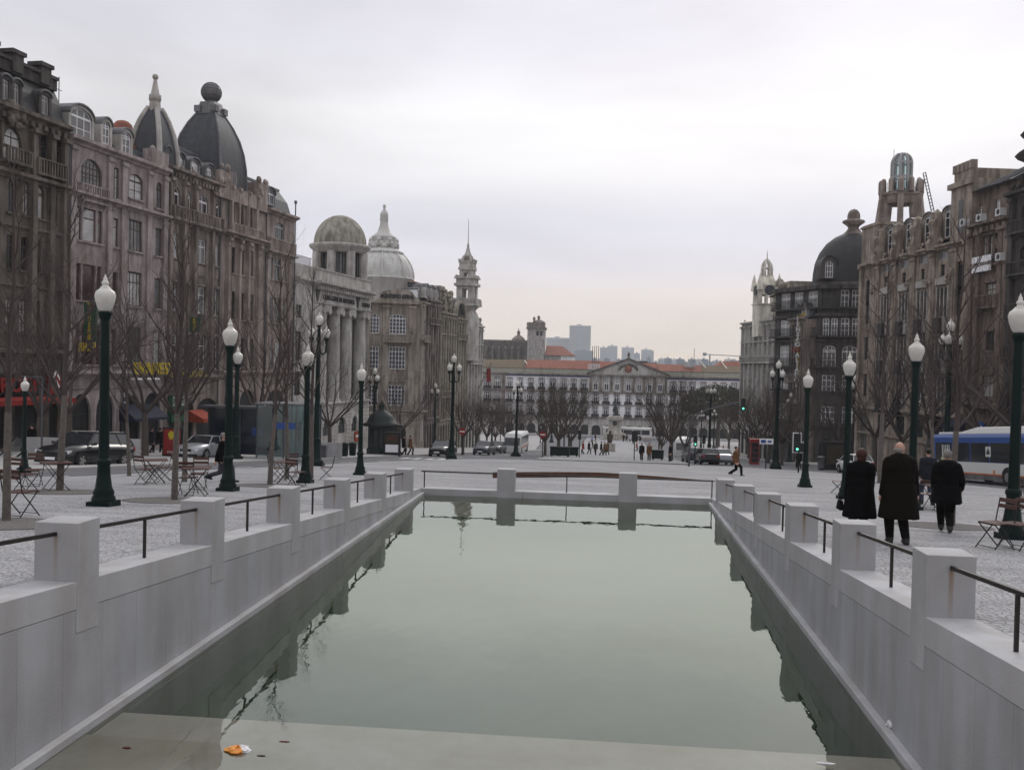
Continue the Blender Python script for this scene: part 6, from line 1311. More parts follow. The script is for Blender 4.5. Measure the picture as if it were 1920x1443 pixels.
b.wall(0,l2,-1.5,zc,c2,body=cb); cb.build('wall','stone_black',sub2)
for w_ in c2: b.window(*w_[:4],fr='frame_white',gl='curtain',nx=2,nz=3,parent=sub2,bw=.1)
def ring(z,h,pr,nm='cornice'):
    for (par,L_) in ((sub,lc),(sub2,l2)):
        t=MB(); t.box(-.05,L_+.05,-pr,.05,z,z+h); t.build(nm,'stone_black',par)
    b.trim.box(uC-.05,b.w,-pr,.05,z,z+h)
for py,h,pr in ((541,.5,.7),(578,.2,.7),(592,.3,.3),(632,.2,.8),(640,.25,.3),(690,.2,.7),(737,.25,.5),(800,.45,.8)): ring(b.z(1560,py),h,pr)
def irail(par,x0,x1,z,pr):
    t=MB(); k=int((x1-x0)/.14); t.box(x0,x1,-pr,-pr+.05,z+.95,z+1.0)
    for i in range(k+1): t.box(x0+(x1-x0)*i/k-.015,x0+(x1-x0)*i/k+.015,-pr+.01,-pr+.04,z,z+.96)
    t.build('railing','black_iron',par)
for py in (577,631,689): zz=b.z(1560,py)+.1; irail(b.root,uC,b.w-.2,zz,.68); irail(sub,0,lc,zz,.68); irail(sub2,0,l2,zz,.68)
b.body.poly([(uC-wch,wch*math.tan(th),zc),(uC,0,zc),(b.w,0,zc),(b.w,b.D,zc),(uC-wch+w2x,b.D,zc),(uC-wch+w2x,wch*math.tan(th)+w2y,zc)])
rD=(b.u(1597,zc+3)-b.u(1524,zc+3))*1.04; cyD=rD*.92+.3; cx=b.cxat(1598,500,b.u(1597,zc)+.3,cyD); zt_=b.zat(1598,440,cx,cyD); H_=zt_-zc; T_=MB(); rows_=[(1.0,.0),(1.0,.12),(.985,.3),(.94,.48),(.84,.66),(.68,.82),(.47,.94),(.30,1.0)]
T_.lathe([(rD*f,zc+.4+(H_-.4)*h_) for f,h_ in rows_],28,cx,rD*.92+.3); dm=T_.build('dome','slate_dark',b.root)
T_=MB(); 
def Zf(py): r_=ray(1598,py); return r_[2]/r_[1]*(Yf+cyD)-b.zb
s=(Yf+cyD)/1800; T_.lathe([(rD*.32,Zf(441)),(17*s,Zf(438)),(13*s,Zf(434)),(9*s,Zf(428)),(11*s,Zf(424)),(20*s,Zf(417)),(19*s,Zf(414)),(11*s,Zf(411)),(11.5*s,Zf(406)),(10*s,Zf(399)),(6*s,Zf(394)),(.1,Zf(392))],16,cx,rD*.92+.3); T_.build('finial','stone_brown',dm)
zb_,zt_=b.z(1557,519),b.z(1557,487); b.dormer(b.u(1550,zb_),b.u(1565,zb_),zb_,zt_,.9,4,.6,'stone_black','frame_white','glass_mid',nx=3,nz=3,roof='slate_dark',fw=.5)
T_=MB(); T_.lathe([(rD*1.06,zc),(rD*1.06,zc+.5),(rD*1.0,zc+.9)],28,cx,rD*.92+.3); T_.build('dome_base','stone_black',b.root)
b.finish('stone_black')
s1=thing('hotel_sign',atY(1497,660,121),'tall vertical hotel sign with white letters and a small red word on a yellow frame','sign'); H1=atY(1497,596,121).z-atY(1497,729,121).z
B=MB(); B.box(-.1,.45,-.02,.06,-H1*.47,H1*.52); B.build('panel','bus_orange' if False else 'yellow_board',s1) if 'yellow_board' in M else None
B=MB(); B.box(.35,.6,-.12,.12,-H1*.55,H1*.55); B.box(.5,2.2,-.1,.1,H1*.53,H1*.56); B.box(.5,2.2,-.1,.1,-H1*.56,-H1*.53); B.build('frame','yellow_letter',s1)
T='PENSAO'; st_=H1/14.2
for i,ch in enumerate(T): put(letters(ch,'white_letter',st_*1.2,.05,bold=.03),'letter',s1,-.15,-.15,H1*.5-st_*(i+.6))
put(letters('DOS','red_paint',st_*1.1,.05,bold=.02),'lettering',s1,-.2,-.2,H1*.5-st_*6.7)
for i,ch in enumerate('ALIADOS'): put(letters(ch,'white_letter',st_*1.2,.05,bold=.03),'letter',s1,-.15,-.15,H1*.5-st_*(i+7.7))
row_house(1476,1513,600,'stone_brown','darker old stone front behind the vertical hotel sign, red tiled roof edge',5,6,side='R',seed=21,roof='mansard',roofh=2.0,fr='frame_white')
def rtower(b,zc):
    global MWt
    bpy.context.view_layer.update(); MWt=b.root.matrix_basis.copy(); cx=b.w*.5; cy=4
    for _ in range(8):
        pw=MWt@Vector((cx,cy,0)); dx=atY(1435,540,pw.y).x-pw.x; v=MWt.to_3x3().inverted()@Vector((dx,0,0)); cx+=v.x; cy+=v.y*.3
    pw=MWt@Vector((cx,cy,0)); s=pw.y/1800
    def Z(py): r_=ray(1435,py); return r_[2]/r_[1]*pw.y-b.zb
    T_=MB(); h=19*s
    T_.box(cx-h,cx+h,cy-h,cy+h,zc-2,Z(571))
    for sx in (-1,1):
        for sy in (-1,1):
            T_.box(cx+sx*h,cx+sx*h*.72,cy+sy*h,cy+sy*h*.72,Z(571),Z(553)); T_.tube([(cx+sx*h*.93,cy+sy*h*.93,Z(545)),(cx+sx*h*.93,cy+sy*h*.93,Z(528)),(cx+sx*h*.93,cy+sy*h*.93,Z(514))],[.5,.35,.03],None,6)
        for k in (-.25,.25): T_.box(cx+k*h-.16,cx+k*h+.16,cy+sx*h*.9-.16,cy+sx*h*.9+.16,Z(571),Z(553)); T_.box(cx+sx*h*.9-.16,cx+sx*h*.9+.16,cy+k*h-.16,cy+k*h+.16,Z(571),Z(553))
    T_.box(cx-h*1.0,cx+h*1.0,cy-h*1.0,cy+h*1.0,Z(553),Z(536)); T_.box(cx-h*1.1,cx+h*1.1,cy-h*1.1,cy+h*1.1,Z(572),Z(570)); T_.box(cx-h*1.08,cx+h*1.08,cy-h*1.08,cy+h*1.08,Z(537),Z(535))
    T_.lathe([(18*s,Z(536)),(17*s,Z(528)),(12*s,Z(519)),(9.5*s,Z(517))],12,cx,cy)
    for i in range(6):
        a_=2*pi*i/6+.3; c0,s0=math.cos(a_),math.sin(a_); T_.tube([(cx+8.5*s*c0,cy+8.5*s*s0,Z(518)),(cx+8.5*s*c0,cy+8.5*s*s0,Z(503)),(cx+7.5*s*c0,cy+7.5*s*s0,Z(496)),(cx+4*s*c0,cy+4*s*s0,Z(490)),(cx+1*s*c0,cy+1*s*s0,Z(487))],.22,.15,5)
    T_.lathe([(9.5*s,Z(504)),(9.5*s,Z(502)),(8*s,Z(502))],12,cx,cy); T_.lathe([(2*s,Z(489)),(1.2*s,Z(484)),(.6*s,Z(480)),(1.4*s,Z(478)),(.5*s,Z(476)),(.05,Z(470))],8,cx,cy)
    tw=T_.build('clock_tower','stone_cream',b.root)
    for sx,sy in ((0,-1),(-1,0),(1,0)):
        T_=MB(); pts=[(.7*math.cos(2*pi*i/16),Z(545)+.7*math.sin(2*pi*i/16)) for i in range(16)]
        if sy: T_.prism([(cx+x,z) for x,z in pts],cy-h-.12,cy-h+.02)
        else: T_.prism([(cy+x,z) for x,z in pts],cx+sx*h-.1,cx+sx*h+.12,axis='x')
        T_.build('clock_face','slate',tw)
    T_=MB(); 
    for k in range(9): T_.ball((b.w-3.5+.7*math.sin(k*2.1),.3,zc+.5+k*.55),1.1-.06*k,0,8,5)
    T_.hexa([(b.w-5,-.3,zc),(b.w-1,-.3,zc),(b.w-1,5,zc),(b.w-5,5,zc),(b.w-4,.8,zc+5),(b.w-1.5,.8,zc+5),(b.w-1.5,4,zc+5),(b.w-4,4,zc+5)]); T_.build('gable','stone_lichen',b.root)
row_house(1394,1475.5,603,'stone_grey','ornate pale stone building ending the right row, with a cream openwork clock tower',5,9,side='R',seed=25,roof='',fr='frame_white',extra=rtower,strips=True)

# ================================================================ the long palace closing the square
Yp=256
b=Front('palace','long white palace with grey stone central block, pediment, arched windows and tiled roof',Yp,880,1425,760,depth=22)
zT=b.z(1180,706); z1t,z1b=b.z(1180,714.5),b.z(1180,733); zk1=b.z(1180,736); z2t,z2b=b.z(1180,740),b.z(1180,757); zk2=b.z(1180,760); z3t,z3b=b.z(1180,764.5),b.z(1180,781); zk3=b.z(1180,783)
uc0,uc1=b.u(1106,20),b.u(1252,20); cxs=[1117.5,1137.5,1157.5,1179,1199,1218.5,1238]; lw=[1096,1076.5,1057,1036.5,1016,996,976,956]; rw=[1263,1281,1299.5,1319,1338.5,1357,1376.5,1395,1412]; el=[933,915,897]
hw=.62
allw=[]
for k,px in enumerate(cxs+lw+rw+el):
    x=b.u(px,16); allw+=[(x-hw,x+hw,z1b,z1t,.55,0),(x-hw,x+hw,z2b,z2t,0,1),(x-hw,x+hw,z3b,z3t,0,2)]
grd=[(b.u(px,2)-1.1,b.u(px,2)+1.1,0,z3b-2.4,.9) for px in cxs+lw+rw]
hol=[(w_[0],w_[1],w_[2],w_[3],w_[4]) if w_[4] else w_[:4] for w_ in allw]
ulow=b.u(945,16)
b.wall(0,ulow,-1.5,zT,[w_ for w_ in hol if w_[1]<ulow]+[g_ for g_ in grd if g_[1]<ulow],m=1)
for x0,x1 in ((ulow,uc0),(uc1,b.w)):
    h1=[w_ for w_ in hol if x0<w_[0]<x1 and w_[2]>zk3-.1]; b.wall(x0,x1,zk3,zT-.5,h1,m=0); b.wall(x0,x1,-1.5,zk3,[g_ for g_ in grd if x0<g_[0]<x1],m=1); b.wall(x0,x1,zT-.5,zT,(),m=2)
h1=[w_ for w_ in hol if uc0<w_[0]<uc1]; b.wall(uc0,uc1,zk1,zT,[w_ for w_ in h1 if w_[2]>zk1-.2],m=1,y=-.35); b.wall(uc0,uc1,zk3,zk1,[w_ for w_ in h1 if w_[2]<zk1],m=0,y=-.35); b.wall(uc0,uc1,-1.5,zk3,[g_ for g_ in grd if uc0<g_[0]<uc1],m=1,y=-.35)
b.shell(-1.5,zT,m=1)
for w_ in allw:
    cen=uc0<w_[0]<uc1; y_=-.35 if cen else 0
    b.window(*w_[:4],arch=w_[4],fr='frame_white',gl='glass_mid' if random.Random(w_[0]).random()<.2 else 'glass',nx=2,nz=2,y=y_,dep=.12,bw=.14)
    a,c_,d_,e_=w_[:4]; f_=.16
    if cen and w_[5]==0: continue
    if not cen or w_[5]>0:
        b.trim.box(a-f_,a,y_-.09,y_+.05,d_-.1,e_+.25); b.trim.box(c_,c_+f_,y_-.09,y_+.05,d_-.1,e_+.25); b.trim.box(a-f_,c_+f_,y_-.12,y_+.05,e_+.02,e_+.3)
    b.trim.box(a-.45,c_+.45,y_-.6,y_+.05,d_-.28,d_-.08); b.trim.box(a-.4,c_+.4,y_-.57,y_-.5,d_-.08,d_+.55,1)
for g_ in grd: b.window(*g_[:4],arch=g_[4],fr='frame_green',gl='dark_inside',nx=2,y=-.35 if uc0<g_[0]<uc1 else 0,dep=.2)
for x0,x1,y_ in ((0,uc0,0),(uc0,uc1,-.35),(uc1,b.w,0)):
    b.trim.box(x0,x1,y_-.4,y_+.03,zk1-.25,zk1+.1); b.trim.box(x0,x1,y_-.2,y_+.03,zk2-.1,zk2+.1); b.trim.box(x0,x1,y_-.45,y_+.03,zk3-.3,zk3+.02); b.trim.box(x0,x1,y_-.7,y_+.05,zT,zT+.35)
for x in [uc0+.35,uc1-.35]+[b.u((cxs[i]+cxs[i+1])/2,20) for i in range(6)]: b.trim.box(x-.3,x+.3,-.5,-.33,zk1+.1,zT)
for px in (945,): b.trim.box(b.u(px,16)-.5,b.u(px,16)+.5,-.15,.05,-1,zT)
ap=b.z(1180,673.5); T_=MB(); x0,x1=uc0-.8,uc1+.8; xm=(x0+x1)/2; T_.prism([(x0,zT+.35),(x1,zT+.35),(xm,ap)],-.3,1.2); pd=T_.build('pediment','stone_grey_palace' if 'stone_grey_palace' in M else 'stone_grey',b.root)
T_=MB(); d_=Vector((xm-x0,0,ap-zT-.35)).normalized()
for sgn in (-1,1):
    xe=x0 if sgn<0 else x1; T_.hexa([(xe,-.8,zT+.3),(xm,-.8,ap-.1),(xm,1.3,ap-.1),(xe,1.3,zT+.3),(xe,-.8,zT+.75),(xm,-.8,ap+.4),(xm,1.3,ap+.4),(xe,1.3,zT+.75)])
T_.lathe([(.35,ap+.3),(.2,ap+.8),(.4,ap+1.2),(.3,ap+1.6),(.02,ap+1.9)],8,xm,.2); T_.build('cornice','stone_dark',pd)
T_=MB(); T_.ball((xm,-.35,ap-2.6),1.0,0,10,6,sy=.3); pc_=T_.build('crest','tile_red',pd); T_=MB()
for i in range(10): a_=pi*.1+i*pi*.8/9; T_.ball((xm+2.4*math.cos(a_),-.35,ap-3.1+1.6*math.sin(a_)),.42,0,6,4,sy=.4)
T_.build('garland','stone_dark',pd)
def slope(x0,x1,zr0,zr1,m1,m2,ym=8,name='roof'):
    T_=MB(); zb1=zT+.35; T_.poly([(x0,-.6,zb1),(x1,-.6,zb1),(x1,3.2,zb1+1.2),(x0,3.2,zb1+1.2)],1); T_.poly([(x0,3.2,zb1+1.2),(x1,3.2,zb1+1.2),(x1,ym,zr1),(x0,ym,zr0)],0); T_.poly([(x0,ym,zr0),(x1,ym,zr1),(x1,b.D,zb1),(x0,b.D,zb1)],0)
    T_.box(x0,x1,3.1,3.3,zb1+1.15,zb1+1.35,1)
    return T_.build(name,[m1,m2],b.root)
def ZR(px,py): r_=ray(px,py); return r_[2]/r_[1]*(Yp+8)-b.zb
slope(0,b.u(983,22),ZR(900,673.5),ZR(983,674),'tile_old','roof_moss'); slope(b.u(983.5,22),uc0+3,ZR(984,674),ZR(1110,676),'tile_red','roof_moss'); slope(uc0+3,uc1-3,ZR(1125,677),ZR(1230,681),'tile_red','roof_moss'); slope(uc1-3,b.u(1320,22),ZR(1240,682),ZR(1320,685),'tile_red','roof_moss'); slope(b.u(1320.5,22),b.w,ZR(1320,685),ZR(1410,687),'tile_old','roof_moss')
T_=MB(); x0,x1=b.u(1338,22),b.u(1425,22); zr=ZR(1360,677); T_.hexa([(x0,6,zT+2),(x1,6,zT+2),(x1,20,zT+2),(x0,20,zT+2),(x0+3.5,10,zr),(x1-2,10,zr),(x1-2,16,zr),(x0+3.5,16,zr)]); T_.build('hip_roof','tile_red',b.root)
T_=MB(); x0,x1=b.u(1287,22),b.u(1306,22); T_.poly([(x0,4.4,zT+2.9),(x1,4.4,zT+2.9),(x1,6.4,zT+4.1),(x0,6.4,zT+4.1)]); T_.build('skylight','zinc',b.root)
for px in (983,1322,1362):
    x=b.u(px,22); T_=MB(); T_.tube([(x-.6,8,ZR(px,676)+.1),(x+.6,3.2,zT+2.75)],.16,.16,4); T_.build('roof_ridge','stone_cream',b.root)
for px,py,w_ in ((1201,679,1.3),(1219,682,1.3)): 
    x=b.u(px-3,22); T_=MB(); T_.box(x-.0,x+2.7,9,10.5,ZR(px,py)-3,ZR(px,py)+.3); T_.build('chimney','slate_dark',b.root)
T_=MB(); x0,x1=b.u(1104,22),b.u(1125,22); z_=ZR(1115,692)-.2; T_.box(x0,x1,2.6,2.9,z_+1.3,z_+1.6)
for i in range(8): xx=x0+(x1-x0)*i/7; T_.box(xx-.09,xx+.09,2.6,2.9,z_,z_+1.5)
T_.box(x0,x1,2.6,2.9,z_,z_+.25); T_.build('roof_balustrade','whitewash',b.root)
for px in (1111,1114.7,1118.4,1122.2): x=b.u(px,24); T_=MB(); T_.tube([(x,4,z_),(x,4,ZR(px,649))],.11,.08,5); T_.build('flagpole','pipe',b.root)
T_=MB(); x=b.u(1307.5,22); T_.tube([(x,9,ZR(1307,690)),(x,9,ZR(1307,653))],.07); T_.build('aerial','pipe',b.root)
M['stone_palace']=M['stone_grey']; b.body.build('wall',['whitewash','stone_palace','azulejo'],b.root); b.trim.build('stone_trim',['stone_brown','black_iron'],b.root)

# ================================================================ beyond the palace: cathedral and far towers
def far_box(name,label,px0,px1,pt,Y,m='far_white',pb=690,depth=18,floors=0,band='far_glass',cat='building',group=None,wnum=8):
    z0=-18; x0=atY(px0,pt,Y).x; x1=atY(px1,pt,Y).x; zt_=atY((px0+px1)/2,pt,Y).z
    r=thing(name,((x0+x1)/2,Y,z0),label,cat,group=group); w_=(x1-x0)/2; h=zt_-z0
    B=MB(); B.box(-w_,w_,0,depth,0,h); B.build('wall',m,r)
    if floors:
        fh=3.4*Y/1500 if Y>1000 else 3.4; B=MB(); z=h-1.2*fh; n=0
        while z>h*.35 and n<floors: B.box(-w_*.96,w_*.96,-.25*Y/1000,.0,z,z+fh*.42); z-=fh; n+=1
        B.build('window_band',band,r)
    B=MB(); B.box(-w_*.3,w_*.1,depth*.3,depth*.6,h,h+2.2*Y/1500); B.build('roof_housing',m,r)
    return r
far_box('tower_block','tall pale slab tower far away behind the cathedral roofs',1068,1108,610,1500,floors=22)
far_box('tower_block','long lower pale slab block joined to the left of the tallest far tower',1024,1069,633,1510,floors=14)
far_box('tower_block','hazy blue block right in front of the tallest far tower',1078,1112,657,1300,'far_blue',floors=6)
gh='hazy apartment towers on the horizon'
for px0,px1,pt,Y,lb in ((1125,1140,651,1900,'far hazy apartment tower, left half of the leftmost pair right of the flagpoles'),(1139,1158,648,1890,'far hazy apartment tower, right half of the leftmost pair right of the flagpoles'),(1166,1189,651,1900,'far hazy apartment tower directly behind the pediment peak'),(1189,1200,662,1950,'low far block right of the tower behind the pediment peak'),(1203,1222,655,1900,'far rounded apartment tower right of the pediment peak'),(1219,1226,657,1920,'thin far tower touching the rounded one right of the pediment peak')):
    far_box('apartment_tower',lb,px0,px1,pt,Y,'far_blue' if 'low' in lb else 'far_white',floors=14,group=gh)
random.seed(11)
for k in range(26):
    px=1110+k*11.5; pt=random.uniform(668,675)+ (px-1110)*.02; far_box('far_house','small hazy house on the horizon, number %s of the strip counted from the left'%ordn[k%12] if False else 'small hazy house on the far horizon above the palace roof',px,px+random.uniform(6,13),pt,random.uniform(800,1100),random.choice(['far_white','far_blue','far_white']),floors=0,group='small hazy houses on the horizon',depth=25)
cp=atY(1331,664,700); r=thing('construction_crane',(cp.x,700,-18),'small far crane silhouette above the palace roof on the right','crane'); B=MB(); B.tube([(0,0,0),(0,0,cp.z+18)],.5); B.build('mast','far_blue',r); B=MB(); B.tube([(-5,0,cp.z+18),(24,0,cp.z+17)],.3); B.box(-5,-2.5,-1,1,cp.z+16.8,cp.z+19); B.build('jib','far_blue',r)
# cathedral: long nave, square tower with bulbous cap, red roofed wing
Yc=430
b=Front('cathedral','dark old cathedral on the hill with a square tower, pinnacles and a red roofed wing',Yc,903,1076,660,depth=26); b.zb=-18; b.root.location.z=-18
zn=b.z(950,640); x1=b.u(990,zn); B=MB(); B.box(0,x1,4,24,0,zn)
B.build('nave','stone_dark',b.root); B=MB()
for i in range(26): B.box(x1*i/26,x1*i/26+.9,3.8,4.4,zn,zn+.8)
B.build('crenellation','stone_brown',b.root)
for i in range(7): B=MB(); xx=1+x1*i/7; B.hexa([(xx,0,zn-22),(xx+1.2,0,zn-22),(xx+1.2,4,zn-22),(xx,4,zn-22),(xx,2.6,zn-3),(xx+1.2,2.6,zn-3),(xx+1.2,4,zn-2),(xx,4,zn-2)]); B.build('buttress','stone_dark',b.root)
xl=b.u(967.5,zn); B=MB(); B.lathe([(3.2,zn),(3.0,zn+1.6),(1.9,zn+2.6),(.8,zn+3.3),(.6,zn+4),(.9,zn+4.6),(.3,zn+5.4),(.05,zn+6.6)],12,xl,12); B.build('cupola','stone_brown',b.root)
xt0,xt1=b.u(988.5,zn),b.u(1021,zn); zt_=b.z(1005,617); xm=(xt0+xt1)/2; hw=(xt1-xt0)/2
zw1,zw0=b.z(1005,620),b.z(1005,629); 
b.wall(xt0,xt1,0,zt_,[(xm+hw*.02,xm+hw*.3,zw0,zw1,.6),(xm+hw*.45,xm+hw*.73,zw0,zw1,.6)],y=0,rev=1.2); B=b.body; B.poly([(xt0,0,0),(xt0,0,zt_),(xt0,2*hw,zt_),(xt0,2*hw,0)]); B.poly([(xt1,0,zt_),(xt1,0,0),(xt1,2*hw,0),(xt1,2*hw,zt_)]); B.poly([(xt0,0,zt_),(xt1,0,zt_),(xt1,2*hw,zt_),(xt0,2*hw,zt_)])
B.build('tower','stone_cathedral',b.root)
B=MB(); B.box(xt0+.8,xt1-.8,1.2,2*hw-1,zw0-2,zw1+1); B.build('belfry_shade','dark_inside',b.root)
B=MB(); B.box(xt0-.5,xt1+.5,-.5,2*hw+.5,zt_,zt_+.9); B.box(xt0+.5,xt1-.5,.5,2*hw-.5,zt_+.9,b.z(1005,604)); B.lathe([(hw*.75,b.z(1005,604)),(hw*.68,b.z(1005,602)),(hw*.4,b.z(1005,599.5)),(.6,b.z(1005,598.5)),(.5,b.z(1005,596)),(.8,b.z(1005,594)),(.1,b.z(1005,590))],14,xm+.8,hw)
for px,pt in ((989.5,603),(1020,603),(1001,593),(1019,606)): x=b.u(px,zt_); B.lathe([(.55,zt_+.9),(.45,b.z(px,pt)-1.4),(.75,b.z(px,pt)-1.0),(.1,b.z(px,pt))],8,x,.6)
B.build('tower_cap','stone_brown',b.root)
xr0,xr1=b.u(1022,zn),b.u(1076,zn); ze=b.z(1050,664); zr=b.z(1030,647); B=MB(); B.hexa([(xr0,1,ze-.5),(xr1+.6,1,ze-.5),(xr1+.6,20,ze-.5),(xr0,20,ze-.5),(xr0,10,zr),(b.u(1052,zn),10,zr),(b.u(1052,zn),12,zr),(xr0,12,zr)]); B.build('wing_roof','tile_red',b.root)
B=MB(); xw=b.u(1052,zn); B.box(xw,xr1,2,19,0,ze-.5); B.build('wing_wall','whitewash',b.root); B=MB(); B.box(xr0,xw-.01,2,19,0,ze-.5); B.build('wing_wall','stone_cathedral',b.root)
for px in (1057.5,1068): x=b.u(px,zn); B=MB(); B.prism([(x-.95,ze-6.5),(x-.95,ze-4),(x,ze-2.4),(x+.95,ze-4),(x+.95,ze-6.5)],1.8,2.05); B.build('window','stone_dark',b.root)
b.trim=MB()
# ================================================================ chairs and tables
def bistro_chair():
    r=thing('folding_chair',(0,0,0),'x','chair')
    mb=MB()
    for i in range(5): mb.box(-.2,.2,-.20+i*.085,-.20+i*.085+.07,.445,.462)
    mb.build('seat','slat_wood',r)
    mb=MB(); mb.hexa([(-.2,.235,.70),(.2,.235,.70),(.2,.255,.70),(-.2,.255,.70),(-.2,.25,.765),(.2,.25,.765),(.2,.27,.765),(-.2,.27,.765)]); mb.hexa([(-.2,.255,.80),(.2,.255,.80),(.2,.275,.80),(-.2,.275,.80),(-.2,.27,.87),(.2,.27,.87),(.2,.29,.87),(-.2,.29,.87)]); mb.build('backrest','slat_wood',r)
    for x in (-.205,.205):
        mb=MB(); mb.tube([(x,.285,.87),(x,.20,.46),(x,-.24,0)],.011,.011,4); mb.tube([(x*.9,-.20,.44),(x*.9,.24,0)],.011,.011,4); mb.build('leg','black_iron',r)
    mb=MB(); mb.tube([(-.2,-.2,.045),(.2,-.2,.045)],.008,.008,4); mb.tube([(-.18,.2,.045),(.18,.2,.045)],.008,.008,4); mb.tube([(-.2,-.2,.44),(.2,-.2,.44)],.01,.01,4); mb.build('stretcher','black_iron',r)
    return r
def bistro_table():
    r=thing('folding_table',(0,0,0),'x','table'); mb=MB(); mb.box(-.33,.33,-.33,.33,.70,.722); mb.build('table_top','slat_wood',r)
    for y in (-.27,.27):
        mb=MB(); mb.tube([(-.26,y,0),(.26,y,.70)],.012,.012,4); mb.tube([(.26,y,0),(-.26,y,.70)],.012,.012,4); mb.build('leg','black_iron',r)
    mb=MB(); mb.tube([(-.25,-.27,.05),(-.25,.27,.05)],.009,.009,4); mb.tube([(.25,-.27,.05),(.25,.27,.05)],.009,.009,4); mb.build('stretcher','black_iron',r)
    return r
ch=bistro_chair(); tb_=bistro_table(); index(ch); index(tb_); fc=ft=True
for px,pb,rz,lb in ((272,908,2.8,'folding chair facing right, left side of the table between the two nearest left lamps'),(282,898,2.2,'folding chair directly behind the left chair of the group between the nearest left lamps'),(307,903,-.9,'folding chair partly behind a slim trunk between the nearest left lamps'),
    (352,928,3.3,'folding chair beside the table just left of the second green lamp'),(372,918,.2,'folding chair behind the table left of the second green lamp'),(38,968,3.0,'folding chair seen from behind at the left edge by a slim trunk'),(47,924,2.9,'folding chair with slatted back in the left edge group'),(62,912,.3,'folding chair behind the others in the left edge group'),
    (520,902,2.4,'folding chair left of the small table near the third lamp'),(545,895,.1,'folding chair behind the small table near the third lamp'),(556,912,2.8,'folding chair leaning at the foot of the third lamp'),(612,899,-1.35,'folding chair standing alone right of the third lamp'),
    (1570,924,-1.8,'folding chair seen side on behind the couple in long coats'),(1738,955,2.9,'folding chair between the elderly man and the walking man'),(1866,1028,-1.15,'folding chair nearest at the right edge, left one of the pair'),(1904,1030,-.95,'folding chair nearest at the right edge, right one of the pair'),(1915,962,.4,'folding chair behind the right edge lamp'),(1908,945,2.5,'folding chair farthest behind the right edge lamp')):
    p=gp(px,pb)
    if fc: fc=False; ch.location=p; ch.rotation_euler=(0,0,rz); ch['label']=lb; ch['group']='wooden folding chairs on the square'
    else: clone(ch,p,rz,lb,None,'wooden folding chairs on the square')
for px,pb,rz,lb in ((292,906,.5,'small folding table among the chairs between the nearest left lamps'),(368,930,.3,'small folding table just left of the second green lamp'),(105,919,.8,'small folding table by the slim tree in the left edge group'),(536,906,.2,'small folding table near the third left lamp'),(1755,957,.4,'small folding table beside the walking man in the dark coat')):
    p=gp(px,pb)
    if ft: ft=False; tb_.location=p; tb_.rotation_euler=(0,0,rz); tb_['label']=lb; tb_['group']='small folding tables on the square'
    else: clone(tb_,p,rz,lb,None,'small folding tables on the square')

# ================================================================ people
def remesh(mb,vox,name,mats,pick=None,sm=3):
    me=mb.mesh(name+'_draft',['skin']); o=bpy.data.objects.new(name,me); C.objects.link(o)
    m=o.modifiers.new('r','REMESH'); m.mode='VOXEL'; m.voxel_size=vox; m.use_smooth_shade=True
    s=o.modifiers.new('s','SMOOTH'); s.factor=.5; s.iterations=sm
    bpy.context.view_layer.update(); n=bpy.data.meshes.new_from_object(o.evaluated_get(bpy.context.evaluated_depsgraph_get())); n.name=name
    C.objects.unlink(o); bpy.data.objects.remove(o); n.materials.clear()
    for q in mats: n.materials.append(M[q])
    if pick: n.polygons.foreach_set('material_index',[pick(p.center) for p in n.polygons])
    n.polygons.foreach_set('use_smooth',[True]*len(n.polygons)); return n
def limb(mb,a,b,r0,r1,n=10,ra=None):
    a=Vector(a);b=Vector(b); mb.tube([a,a.lerp(b,.33),a.lerp(b,.66),b],[r0,r0*.95+r1*.02,r0*.45+r1*.55,r1],None,n); mb.ball(a,r0,n=n,k=6); mb.ball(b,r1,n=n,k=6)
def ik(h,f,l1,l2,fw):
    d=f-h; L_=min(d.length,l1+l2-.002); a=(l1*l1-l2*l2+L_*L_)/(2*L_); hh=math.sqrt(max(0,l1*l1-a*a)); dn=d.normalized(); p=(fw-dn*fw.dot(dn)).normalized(); return h+dn*a+p*hh
